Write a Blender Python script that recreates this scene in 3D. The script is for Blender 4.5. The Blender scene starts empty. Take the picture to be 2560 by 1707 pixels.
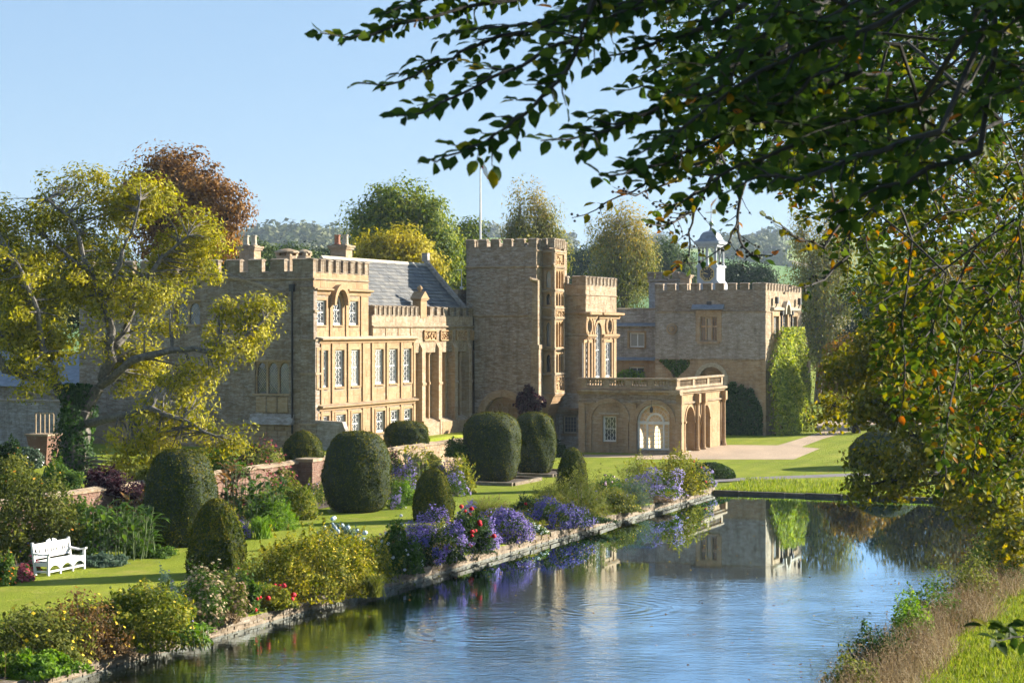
import bpy, bmesh, math, random
import numpy as np
from mathutils import Vector, Matrix

# ------------------------------------------------------------------ camera, sky, sun, exposure
SC = bpy.context.scene
COL = SC.collection
K = 4700.0            # focal length in photo pixels (photo is 2560 wide)
HC = 7.7              # camera height above the lawn
HY = 820.0            # photo row of the horizon
SUN_AZ, SUN_EL = math.radians(70), math.radians(20)

cam = bpy.data.cameras.new('camera')
cam.sensor_width = 36.0
cam.lens = K / 2560 * 36
cam.shift_y = -(853.5 - HY) / 2560
cam.clip_start, cam.clip_end = 0.5, 9000
cam.dof.use_dof = True
cam.dof.focus_distance = 100
cam.dof.aperture_fstop = 9.0
camo = bpy.data.objects.new('camera', cam)
COL.objects.link(camo)
camo.location = (0, 0, HC)
camo.rotation_euler = (math.radians(90), 0, 0)
SC.camera = camo

world = bpy.data.worlds.new('World')
SC.world = world
world.use_nodes = True
wn = world.node_tree
sky = wn.nodes.new('ShaderNodeTexSky')
sky.sky_type = 'NISHITA'
sky.sun_disc = False
sky.sun_elevation = SUN_EL
sky.sun_rotation = SUN_AZ
sky.air_density, sky.dust_density, sky.ozone_density = 1.0, 0.0, 6.0
bg = wn.nodes['Background']
bg.inputs[1].default_value = 0.0645
gm = wn.nodes.new('ShaderNodeGamma'); gm.inputs[1].default_value = .4
tn = wn.nodes.new('ShaderNodeMix'); tn.data_type = 'RGBA'; tn.blend_type = 'MULTIPLY'; tn.inputs[0].default_value = 1
tn.inputs[7].default_value = (1.56, 1.82, 2.13, 1)
wn.links.new(sky.outputs[0], gm.inputs[0]); wn.links.new(gm.outputs[0], tn.inputs[6]); wn.links.new(tn.outputs[2], bg.inputs[0])

sl = bpy.data.lights.new('sun', 'SUN')
sl.energy = 5.0
sl.angle = math.radians(0.53)
sl.color = (1.0, 0.925, 0.80)
so = bpy.data.objects.new('sun', sl)
COL.objects.link(so)
SV = Vector((math.sin(SUN_AZ) * math.cos(SUN_EL), math.cos(SUN_AZ) * math.cos(SUN_EL), math.sin(SUN_EL)))
so.rotation_euler = SV.to_track_quat('Z', 'Y').to_euler()
so.location = (60, 40, 60)

vs = SC.view_settings
vs.view_transform = 'Standard'
vs.look = 'None'
vs.exposure = 1.78
vs.gamma = 1
vs.use_curve_mapping = False
cy = SC.cycles
cy.use_denoising = True
cy.max_bounces = 6
cy.diffuse_bounces = 2
cy.glossy_bounces = 2
cy.use_adaptive_sampling = True
cy.adaptive_threshold = .03
cy.transmission_bounces = 3
cy.transparent_max_bounces = 6
cy.volume_bounces = 0
cy.caustics_reflective = False
cy.caustics_refractive = False
cy.sample_clamp_indirect = 6

# ------------------------------------------------------------------ frames: p runs to the right along the shaded fronts, q away along the sunlit ones
AN = math.radians(22.3)
CA, SA = math.cos(AN), math.sin(AN)
def W(p, q, z=0.0): return Vector((p * CA + q * SA, -p * SA + q * CA, z))
def toPQ(v): return (v[0] * CA - v[1] * SA, v[0] * SA + v[1] * CA)
def G(px, py, z=0.0):
    Y = K * (HC - z) / (py - HY)
    return Vector(((px - 1280) / K * Y, Y, z))
def AT(px, py, Y): return Vector(((px - 1280) / K * Y, Y, HC - (py - HY) / K * Y))
def qat(px, p):
    t = (px - 1280) / K
    Y = p / (t * CA - SA)
    return t * Y * SA + Y * CA
def pat(px, q):
    t = (px - 1280) / K
    Y = q / (t * SA + CA)
    return t * Y * CA - Y * SA
def zat(py, p, q): return HC - (py - HY) / K * (-p * SA + q * CA)

RNG = np.random.default_rng(7)
random.seed(7)

# ------------------------------------------------------------------ objects
ORG = {}
def put(o, parent=None):
    COL.objects.link(o)
    if parent is not None:
        o.parent = parent
        ORG[o.name] = ORG.get(parent.name)
    return o
def tag(o, label=None, cat=None, group=None, kind=None):
    if label: o['label'] = label
    if cat: o['category'] = cat
    if group: o['group'] = group
    if kind: o['kind'] = kind
    return o
def thing(name, label, cat, p, q, z=0.0, group=None):
    "an Empty at the base of a thing that is squared to the house; parts are given in (p, q, z)"
    o = bpy.data.objects.new(name, None)
    o.empty_display_size = 0.3
    o.location = W(p, q, z)
    o.rotation_euler = (0, 0, -AN)
    put(o)
    ORG[o.name] = (p, q, z)
    return tag(o, label, cat, group)
def wthing(name, label, cat, loc, group=None):
    "an Empty at a world position; parts are given in world coordinates"
    o = bpy.data.objects.new(name, None)
    o.empty_display_size = 0.3
    o.location = loc
    put(o)
    ORG[o.name] = tuple(loc)
    return tag(o, label, cat, group)

class MB:
    def __init__(s):
        s.v, s.f, s.t = [], [], []
    def add(s, verts, faces, tint=0.5):
        b = len(s.v)
        s.v.extend(verts)
        for f in faces:
            s.f.append(tuple(i + b for i in f))
            s.t.append(tint)
    def box(s, x0, x1, y0, y1, z0, z1, tint=0.5):
        if x0 > x1: x0, x1 = x1, x0
        if y0 > y1: y0, y1 = y1, y0
        s.add([(x0, y0, z0), (x1, y0, z0), (x1, y1, z0), (x0, y1, z0), (x0, y0, z1), (x1, y0, z1), (x1, y1, z1), (x0, y1, z1)],
              [(0, 3, 2, 1), (4, 5, 6, 7), (0, 1, 5, 4), (1, 2, 6, 5), (2, 3, 7, 6), (3, 0, 4, 7)], tint)
    def hexa(s, pts, tint=0.5):
        s.add(pts, [(0, 3, 2, 1), (4, 5, 6, 7), (0, 1, 5, 4), (1, 2, 6, 5), (2, 3, 7, 6), (3, 0, 4, 7)], tint)
    def prism(s, poly, off, tint=0.5):
        n = len(poly)
        top = [tuple(np.array(p) + np.array(off)) for p in poly]
        s.add([tuple(p) for p in poly] + top, [tuple(range(n - 1, -1, -1)), tuple(range(n, 2 * n))] +
              [(i, (i + 1) % n, n + (i + 1) % n, n + i) for i in range(n)], tint)
    def lathe(s, prof, c=(0, 0, 0), n=10, tint=0.5, cap=True):
        b = []
        for r, z in prof:
            for k in range(n):
                a = 2 * math.pi * k / n
                b.append((c[0] + r * math.cos(a), c[1] + r * math.sin(a), c[2] + z))
        m = len(prof)
        fs = [(i * n + k, i * n + (k + 1) % n, (i + 1) * n + (k + 1) % n, (i + 1) * n + k) for i in range(m - 1) for k in range(n)]
        if cap: fs += [tuple(range(n - 1, -1, -1)), tuple((m - 1) * n + k for k in range(n))]
        s.add(b, fs, tint)
    def tube(s, pts, rad, n=5, tint=0.5):
        pts = [np.array(p, float) for p in pts]
        if not hasattr(rad, '__len__'): rad = [rad] * len(pts)
        vs_, fs = [], []
        for i, p in enumerate(pts):
            d = pts[min(i + 1, len(pts) - 1)] - pts[max(i - 1, 0)]
            d /= (np.linalg.norm(d) + 1e-9)
            a = np.cross(d, (0, 0, 1.0) if abs(d[2]) < .9 else (1.0, 0, 0)); a /= np.linalg.norm(a)
            b = np.cross(d, a)
            for k in range(n):
                t = 2 * math.pi * k / n
                vs_.append(tuple(p + rad[i] * (math.cos(t) * a + math.sin(t) * b)))
        for i in range(len(pts) - 1):
            for k in range(n):
                fs.append((i * n + k, i * n + (k + 1) % n, (i + 1) * n + (k + 1) % n, (i + 1) * n + k))
        m = (len(pts) - 1) * n
        fs += [tuple(range(n - 1, -1, -1)), tuple(m + k for k in range(n))]
        s.add(vs_, fs, tint)
    def mesh(s, name, org=(0, 0, 0)):
        me = bpy.data.meshes.new(name)
        me.from_pydata([(v[0] - org[0], v[1] - org[1], v[2] - org[2]) for v in s.v], [], s.f)
        at = me.attributes.new('tint', 'FLOAT', 'FACE')
        at.data.foreach_set('value', np.array(s.t, dtype=np.float32))
        bm = bmesh.new(); bm.from_mesh(me)
        bmesh.ops.recalc_face_normals(bm, faces=bm.faces[:])
        bm.to_mesh(me); bm.free()
        return me
    def obj(s, name, m, parent=None, smooth=False, kind=None):
        org = ORG.get(parent.name) if parent is not None else None
        me = s.mesh(name, org or (0, 0, 0))
        me.materials.append(m)
        if smooth: me.shade_smooth()
        o = bpy.data.objects.new(name, me)
        put(o, parent)
        if kind: o['kind'] = kind
        return o

def npobj(name, V, F, m, tint=None, parent=None, kind=None, smooth=False):
    "mesh straight from numpy arrays, all faces the same size"
    org = ORG.get(parent.name) if parent is not None else None
    V = np.asarray(V, np.float32)
    if org is not None: V = V - np.array(org, np.float32)
    me = bpy.data.meshes.new(name)
    n, k = F.shape
    me.vertices.add(len(V)); me.vertices.foreach_set('co', V.ravel())
    me.loops.add(n * k); me.loops.foreach_set('vertex_index', F.astype(np.int32).ravel())
    me.polygons.add(n); me.polygons.foreach_set('loop_start', np.arange(0, n * k, k, dtype=np.int32))
    me.update(calc_edges=True)
    if tint is not None:
        at = me.attributes.new('tint', 'FLOAT', 'FACE')
        at.data.foreach_set('value', np.asarray(tint, np.float32))
    me.materials.append(m)
    if smooth: me.shade_smooth()
    o = bpy.data.objects.new(name, me)
    put(o, parent)
    if kind: o['kind'] = kind
    return o

# ------------------------------------------------------------------ materials
def newmat(name):
    m = bpy.data.materials.new(name); m.use_nodes = True
    nt = m.node_tree
    return m, nt, nt.nodes, nt.links, nt.nodes['Principled BSDF']
def node(ns, t, **kw):
    n = ns.new(t)
    for k, v in kw.items():
        if k in n.bl_rna.properties: setattr(n, k, v)
        else: n.inputs[k.replace('_', ' ')].default_value = v
    return n
def ramp(ns, stops):
    r = ns.new('ShaderNodeValToRGB')
    e = r.color_ramp.elements
    while len(e) < len(stops): e.new(0.5)
    for i, (p, c) in enumerate(stops):
        e[i].position = p
        e[i].color = (*c, 1) if len(c) == 3 else c
    return r
def mix(ns, ls, fac, a, b, mode='MIX'):
    n = ns.new('ShaderNodeMix'); n.data_type = 'RGBA'; n.blend_type = mode
    for sock, v in ((0, fac), (6, a), (7, b)):
        if isinstance(v, (int, float)): n.inputs[sock].default_value = v
        elif isinstance(v, tuple): n.inputs[sock].default_value = (*v, 1)
        else: ls.new(v, n.inputs[sock])
    return n.outputs[2]
def plain(name, col, rough=0.6, metal=0.0, noise=0.12, scale=6.0, bump=0.0):
    m, nt, ns, ls, b = newmat(name)
    tc = ns.new('ShaderNodeTexCoord')
    n = node(ns, 'ShaderNodeTexNoise', Scale=scale, Detail=5.0, Roughness=.6)
    ls.new(tc.outputs['Object'], n.inputs['Vector'])
    r = ramp(ns, [(0.3, tuple(c * (1 - noise * 1.6) for c in col)), (0.7, tuple(min(1, c * (1 + noise)) for c in col))])
    ls.new(n.outputs[0], r.inputs[0]); ls.new(r.outputs[0], b.inputs['Base Color'])
    b.inputs['Roughness'].default_value = rough; b.inputs['Metallic'].default_value = metal
    if bump:
        bp = node(ns, 'ShaderNodeBump', Strength=bump, Distance=.02)
        ls.new(n.outputs[0], bp.inputs['Height']); ls.new(bp.outputs[0], b.inputs['Normal'])
    return m
def stone(name, dark, mid, light, lichen=0.3, stain=0.3, lich_col=(.50, .47, .41), stain_col=(.07, .05, .035), fine=9.0):
    "weathered Ham stone: per-block tint, mottling, pale lichen spots and dark stains"
    m, nt, ns, ls, b = newmat(name)
    tc = ns.new('ShaderNodeNewGeometry')
    at = node(ns, 'ShaderNodeAttribute', attribute_name='tint')
    n1 = node(ns, 'ShaderNodeTexNoise', Scale=.9, Detail=6.0, Roughness=.65)
    n2 = node(ns, 'ShaderNodeTexNoise', Scale=fine, Detail=6.0, Roughness=.7)
    n3 = node(ns, 'ShaderNodeTexNoise', Scale=3.2, Detail=9.0, Roughness=.74)
    n4 = node(ns, 'ShaderNodeTexNoise', Scale=.55, Detail=8.0, Roughness=.7)
    for n in (n1, n2, n4): ls.new(tc.outputs['Position'], n.inputs['Vector'])
    mp3 = node(ns, 'ShaderNodeMapping'); mp3.inputs['Scale'].default_value = (.8, .8, 2.6); ls.new(tc.outputs['Position'], mp3.inputs[0]); ls.new(mp3.outputs[0], n3.inputs['Vector'])
    a = ns.new('ShaderNodeMath'); a.operation = 'MULTIPLY_ADD'; a.inputs[1].default_value = 1.25; ls.new(n1.outputs[0], a.inputs[0])
    th = node(ns, 'ShaderNodeMath', operation='MULTIPLY_ADD'); th.inputs[1].default_value = .42; th.inputs[2].default_value = .29; ls.new(at.outputs['Fac'], th.inputs[0]); ls.new(th.outputs[0], a.inputs[2])
    a2 = ns.new('ShaderNodeMath'); a2.operation = 'MULTIPLY_ADD'; a2.inputs[1].default_value = .5; ls.new(n2.outputs[0], a2.inputs[0]); ls.new(a.outputs[0], a2.inputs[2])
    r = ramp(ns, [(.28, dark), (.48, mid), (.78, light)])
    sc_ = ns.new('ShaderNodeMath'); sc_.operation = 'MULTIPLY'; sc_.inputs[1].default_value = .37; ls.new(a2.outputs[0], sc_.inputs[0])
    ls.new(sc_.outputs[0], r.inputs[0])
    lr = ramp(ns, [(.54 - .14 * lichen, (0, 0, 0)), (.76 - .10 * lichen, (1, 1, 1))]); ls.new(n3.outputs[0], lr.inputs[0])
    lm = ns.new('ShaderNodeMath'); lm.operation = 'MULTIPLY'; lm.inputs[1].default_value = min(.85, .25 + lichen * .65); ls.new(lr.outputs[0], lm.inputs[0])
    c = mix(ns, ls, lm.outputs[0], r.outputs[0], lich_col)
    sr = ramp(ns, [(.62 - .2 * stain, (0, 0, 0)), (.80 - .2 * stain, (1, 1, 1))]); ls.new(n4.outputs[0], sr.inputs[0])
    sm = ns.new('ShaderNodeMath'); sm.operation = 'MULTIPLY'; sm.inputs[1].default_value = .65; ls.new(sr.outputs[0], sm.inputs[0])
    sm2 = ns.new('ShaderNodeMath'); sm2.operation = 'MULTIPLY'; ls.new(sm.outputs[0], sm2.inputs[0]); ls.new(n2.outputs[0], sm2.inputs[1])
    c = mix(ns, ls, sm2.outputs[0], c, stain_col)
    mp5 = node(ns, 'ShaderNodeMapping'); mp5.inputs['Scale'].default_value = (2.2, 2.2, .22); ls.new(tc.outputs['Position'], mp5.inputs[0])
    n5 = node(ns, 'ShaderNodeTexNoise', Scale=1.0, Detail=7.0, Roughness=.68); ls.new(mp5.outputs[0], n5.inputs['Vector'])
    r5 = ramp(ns, [(.50, (0, 0, 0)), (.72, (1, 1, 1))]); ls.new(n5.outputs[0], r5.inputs[0])
    m5 = ns.new('ShaderNodeMath'); m5.operation = 'MULTIPLY'; m5.inputs[1].default_value = .25 + .55 * stain; ls.new(r5.outputs[0], m5.inputs[0])
    c = mix(ns, ls, m5.outputs[0], c, tuple(.5 * x + .5 * y for x, y in zip(stain_col, dark)))
    ls.new(c, b.inputs['Base Color'])
    b.inputs['Roughness'].default_value = .9
    b.inputs['Specular IOR Level'].default_value = .2
    bp = node(ns, 'ShaderNodeBump', Strength=.55, Distance=.03)
    ls.new(n2.outputs[0], bp.inputs['Height']); ls.new(bp.outputs[0], b.inputs['Normal'])
    return m
def leafmat(name, cols, transl=.35, rough=.6, spec=.12):
    m, nt, ns, ls, b = newmat(name)
    at = node(ns, 'ShaderNodeAttribute', attribute_name='tint')
    k = len(cols)
    r = ramp(ns, [(i / (k - 1), c) for i, c in enumerate(cols)])
    ls.new(at.outputs['Fac'], r.inputs[0])
    ls.new(r.outputs[0], b.inputs['Base Color'])
    b.inputs['Roughness'].default_value = rough
    b.inputs['Specular IOR Level'].default_value = spec
    tr = ns.new('ShaderNodeBsdfTranslucent')
    hs = node(ns, 'ShaderNodeHueSaturation', Saturation=1.12, Value=1.25)
    ls.new(r.outputs[0], hs.inputs['Color']); ls.new(hs.outputs[0], tr.inputs['Color'])
    mx = ns.new('ShaderNodeMixShader'); mx.inputs[0].default_value = transl
    ls.new(b.outputs[0], mx.inputs[1]); ls.new(tr.outputs[0], mx.inputs[2])
    ls.new(mx.outputs[0], ns['Material Output'].inputs['Surface'])
    return m

M = {}
M['ashlar'] = stone('golden_ashlar', (.215, .132, .064), (.31, .20, .105), (.40, .29, .17), lichen=.25, stain=.3, lich_col=(.50, .44, .34))
M['parapet'] = stone('weathered_parapet_stone', (.125, .085, .05), (.27, .19, .115), (.43, .335, .225), lichen=.6, stain=.6, lich_col=(.50, .45, .36), stain_col=(.045, .032, .022))
M['rubble'] = stone('lichened_rubble', (.095, .068, .045), (.205, .148, .10), (.33, .255, .185), lichen=.68, stain=.55, lich_col=(.50, .475, .45))
M['rubble_grey'] = stone('grey_rubble', (.12, .098, .08), (.25, .208, .172), (.38, .325, .28), lichen=.8, stain=.5, lich_col=(.54, .51, .48))
M['brown'] = stone('brown_ashlar', (.18, .115, .065), (.32, .215, .122), (.44, .325, .205), lichen=.6, stain=.5, lich_col=(.50, .44, .36))
M['merlon'] = stone('battlement_stone', (.085, .06, .038), (.20, .145, .092), (.36, .28, .195), lichen=.6, stain=.75, lich_col=(.47, .44, .38), stain_col=(.035, .026, .02))
M['carved'] = stone('carved_stone', (.20, .115, .055), (.36, .225, .11), (.48, .34, .19), lichen=.25, stain=.45, fine=16.0)
M['mortar'] = plain('lime_mortar', (.25, .195, .135), .95, noise=.25, scale=4)
M['white'] = plain('white_paint', (.66, .65, .62), .5, noise=.10, scale=3)
M['stonewhite'] = plain('pale_stone_trim', (.42, .36, .27), .8, noise=.2, bump=.3)
M['lead'] = plain('lead_sheet', (.20, .215, .24), .5, noise=.2, scale=3)
M['leadwhite'] = plain('white_lead_cladding', (.36, .375, .39), .55, noise=.1, scale=3)
M['iron'] = plain('black_iron', (.02, .02, .022), .5)
M['dark'] = plain('dark_interior', (.035, .028, .022), .9)
M['curtain'] = plain('cream_blind', (.55, .48, .36), .9)
M['plaster'] = plain('cream_plaster', (.72, .60, .40), .9, noise=.08)
M['gold'] = plain('gilt', (.62, .44, .13), .4, noise=.1)
M['terracotta'] = plain('terracotta', (.38, .15, .08), .85, noise=.2)
M['brick'] = stone('brick', (.10, .052, .036), (.18, .095, .066), (.26, .155, .11), lichen=.15, stain=.2)
M['soil'] = plain('soil', (.07, .045, .028), .95, noise=.4, scale=5, bump=.8)
M['bark'] = plain('bark', (.13, .105, .08), .9, noise=.35, scale=9, bump=.8)
M['bark_pale'] = plain('pale_walnut_bark', (.20, .175, .14), .9, noise=.35, scale=9, bump=.8)
M['bark_dark'] = plain('dark_bark', (.032, .027, .022), .9, noise=.3, scale=12, bump=.5)
M['wood'] = plain('weathered_wood', (.30, .22, .13), .85, noise=.2)

def glassmat():
    m, nt, ns, ls, b = newmat('window_glass')
    b.inputs['Base Color'].default_value = (.075, .08, .085, 1)
    b.inputs['Roughness'].default_value = .05
    oi = ns.new('ShaderNodeObjectInfo'); rr_g = ramp(ns, [(0, (.02, .022, .025)), (.45, (.06, .065, .07)), (.75, (.16, .165, .165)), (1, (.30, .29, .26))]); ls.new(oi.outputs['Random'], rr_g.inputs[0]); ls.new(rr_g.outputs[0], b.inputs['Base Color'])
    b.inputs['Specular IOR Level'].default_value = .8
    tc = ns.new('ShaderNodeTexCoord')
    n = node(ns, 'ShaderNodeTexNoise', Scale=2.2, Detail=2.0)
    ls.new(tc.outputs['Object'], n.inputs['Vector'])
    bp = node(ns, 'ShaderNodeBump', Strength=.25, Distance=.05)
    ls.new(n.outputs[0], bp.inputs['Height']); ls.new(bp.outputs[0], b.inputs['Normal'])
    return m
M['glass'] = glassmat()
def clearglass():
    m, nt, ns, ls, b = newmat('clear_glass')
    t = ns.new('ShaderNodeBsdfTransparent'); g = node(ns, 'ShaderNodeBsdfGlossy', Roughness=.03)
    fr = node(ns, 'ShaderNodeFresnel', IOR=1.45)
    mx = ns.new('ShaderNodeMixShader')
    ls.new(fr.outputs[0], mx.inputs[0]); ls.new(t.outputs[0], mx.inputs[1]); ls.new(g.outputs[0], mx.inputs[2])
    ls.new(mx.outputs[0], ns['Material Output'].inputs['Surface'])
    return m
M['clear'] = clearglass()
# ------------------------------------------------------------------ the ground: lawn, pond basin, garden terrace, camera bank
POND_P0, POND_P1, POND_Q0, POND_Q1 = -25.6, -8.6, 14.0, 88.0
WZ = -0.30
TER_P, TER_Q1, TER_Z = -41.7, 97.0, 1.3
def sstep(a, b, x):
    t = np.clip((x - a) / (b - a), 0, 1)
    return t * t * (3 - 2 * t)
def hgt(p, q):
    p = np.asarray(p, float); q = np.asarray(q, float)
    z = np.zeros(np.broadcast(p, q).shape)
    z = np.where((p > POND_P0) & (p < POND_P1) & (q > POND_Q0) & (q < POND_Q1), -1.4, z)
    # bank on the right of the pond, rising to where the camera stands
    b = -.40 + np.clip((p - POND_P1) * .22, 0, 2.6)
    k = 1 - sstep(60, 86, q)
    bank = b * k + 0.0 * (1 - k)
    bank = bank + (6.0 - bank) * sstep(-5.5, -.5, p) * (1 - sstep(8, 24, q))
    z = np.where(p >= POND_P1, bank, z)
    z = np.where((p < POND_P1) & (q <= POND_Q0), -.2, z)
    z = np.where((q >= POND_Q1) & (p > POND_P0 - 2), z - .19 * (1 - sstep(88.2, 93.5, q)) * sstep(POND_P0 - 1.5, POND_P0, p), z)
    ter = (((p < TER_P) & (q < TER_Q1)) | ((p < -45.5) & (q < 108.6))) & (p > -80)
    z = np.where(ter, TER_Z, z)
    # gently rising park behind the house on the right
    X = p * CA + q * SA; Y = -p * SA + q * CA
    z = z + 1.6 * sstep(190, 330, Y)
    return z
def axis(bps, lo, hi, fine):
    a = [lo]
    pts = sorted(bps)
    xs = set()
    for b in pts: xs.add(b)
    for lo_, hi_, st in fine:
        for x in np.arange(lo_, hi_, st): xs.add(float(x))
    return np.array(sorted(xs))
E = .004
P_ = axis([POND_P0, POND_P0 + E, POND_P1 - E, POND_P1, TER_P, TER_P - E, -45.5, -45.5 - E, -80, -80 - E], 0, 0,
          [(-600, -90, 40), (-88, -26, 2.0), (-25, -9, 3), (-8.5, 8, .5), (8, 60, 4), (60, 700, 40)])
Q_ = axis([POND_Q0, POND_Q0 + E, POND_Q1 - E, POND_Q1, TER_Q1, TER_Q1 - E, 108.6, 108.6 - E], 0, 0,
          [(-60, 0, 6), (0, 60, 1.0), (60, 130, 2.5), (130, 480, 12), (480, 900, 60), (88.5, 95, 1.0)])
PP, QQ = np.meshgrid(P_, Q_, indexing='ij')
ZZ = hgt(PP, QQ)
nearb = (PP > POND_P1 + .3) & (QQ < 60)
ZZ = ZZ + nearb * (.07 * np.sin(PP * 2.1 + QQ * .7) + .06 * np.sin(QQ * 1.7 - PP) + .03 * np.sin(QQ * 4.3 + PP * 3.1))
Vg = np.stack([PP * CA + QQ * SA, -PP * SA + QQ * CA, ZZ], -1).reshape(-1, 3)
ni, nj = PP.shape
ii, jj = np.meshgrid(np.arange(ni - 1), np.arange(nj - 1), indexing='ij')
Fg = np.stack([ii * nj + jj, (ii + 1) * nj + jj, (ii + 1) * nj + jj + 1, ii * nj + jj + 1], -1).reshape(-1, 4)

def grassmat(name, a, b_, c, scale=1.0, dry=(.16, .13, .05), dryf=.5):
    m, nt, ns, ls, b = newmat(name)
    ge = ns.new('ShaderNodeNewGeometry')
    n1 = node(ns, 'ShaderNodeTexNoise', Scale=.10 * scale, Detail=5.0, Roughness=.6)
    n2 = node(ns, 'ShaderNodeTexNoise', Scale=9.0 * scale, Detail=6.0, Roughness=.75)
    n3 = node(ns, 'ShaderNodeTexNoise', Scale=.7 * scale, Detail=6.0, Roughness=.7)
    for n in (n1, n2, n3): ls.new(ge.outputs['Position'], n.inputs['Vector'])
    r1 = ramp(ns, [(.32, a), (.5, b_), (.7, c)])
    mm = ns.new('ShaderNodeMath'); mm.operation = 'MULTIPLY_ADD'; mm.inputs[1].default_value = .55
    m2 = ns.new('ShaderNodeMath'); m2.operation = 'MULTIPLY'; m2.inputs[1].default_value = .5
    ls.new(n1.outputs[0], m2.inputs[0]); ls.new(n2.outputs[0], mm.inputs[0]); ls.new(m2.outputs[0], mm.inputs[2]); ls.new(mm.outputs[0], r1.inputs[0])
    r3 = ramp(ns, [(.52, (0, 0, 0)), (.72, (1, 1, 1))]); ls.new(n3.outputs[0], r3.inputs[0])
    f = ns.new('ShaderNodeMath'); f.operation = 'MULTIPLY'; f.inputs[1].default_value = dryf; ls.new(r3.outputs[0], f.inputs[0])
    col = mix(ns, ls, f.outputs[0], r1.outputs[0], dry)
    pd = ns.new('ShaderNodeVectorMath'); pd.operation = 'DOT_PRODUCT'; pd.inputs[1].default_value = (CA * 3.6, -SA * 3.6, 0); ls.new(ge.outputs['Position'], pd.inputs[0])
    sn = ns.new('ShaderNodeMath'); sn.operation = 'SINE'; ls.new(pd.outputs['Value'], sn.inputs[0])
    mb_ = node(ns, 'ShaderNodeMapRange', From_Min=-.4, From_Max=.4, To_Min=.0, To_Max=.14); ls.new(sn.outputs[0], mb_.inputs['Value'])
    col = mix(ns, ls, mb_.outputs[0], col, tuple(.55 * x for x in a))
    ls.new(col, b.inputs['Base Color'])
    b.inputs['Roughness'].default_value = .9; b.inputs['Specular IOR Level'].default_value = .1
    bp = node(ns, 'ShaderNodeBump', Strength=1.0, Distance=.06); ls.new(n2.outputs[0], bp.inputs['Height']); ls.new(bp.outputs[0], b.inputs['Normal'])
    return m
M['lawn'] = grassmat('mown_lawn', (.095, .145, .010), (.19, .232, .017), (.295, .305, .034), dry=(.36, .29, .085), dryf=.6)
g = npobj('ground', Vg, Fg, M['lawn']); g['kind'] = 'structure'

def sheet(name, pts, m, z, kind='structure'):
    mb = MB()
    mb.add([(v[0], v[1], z) for v in pts], [tuple(range(len(pts)))])
    o = mb.obj(name, m); o['kind'] = kind
    if o.data.polygons[0].normal.z < 0: o.data.flip_normals()
    return o

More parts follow.
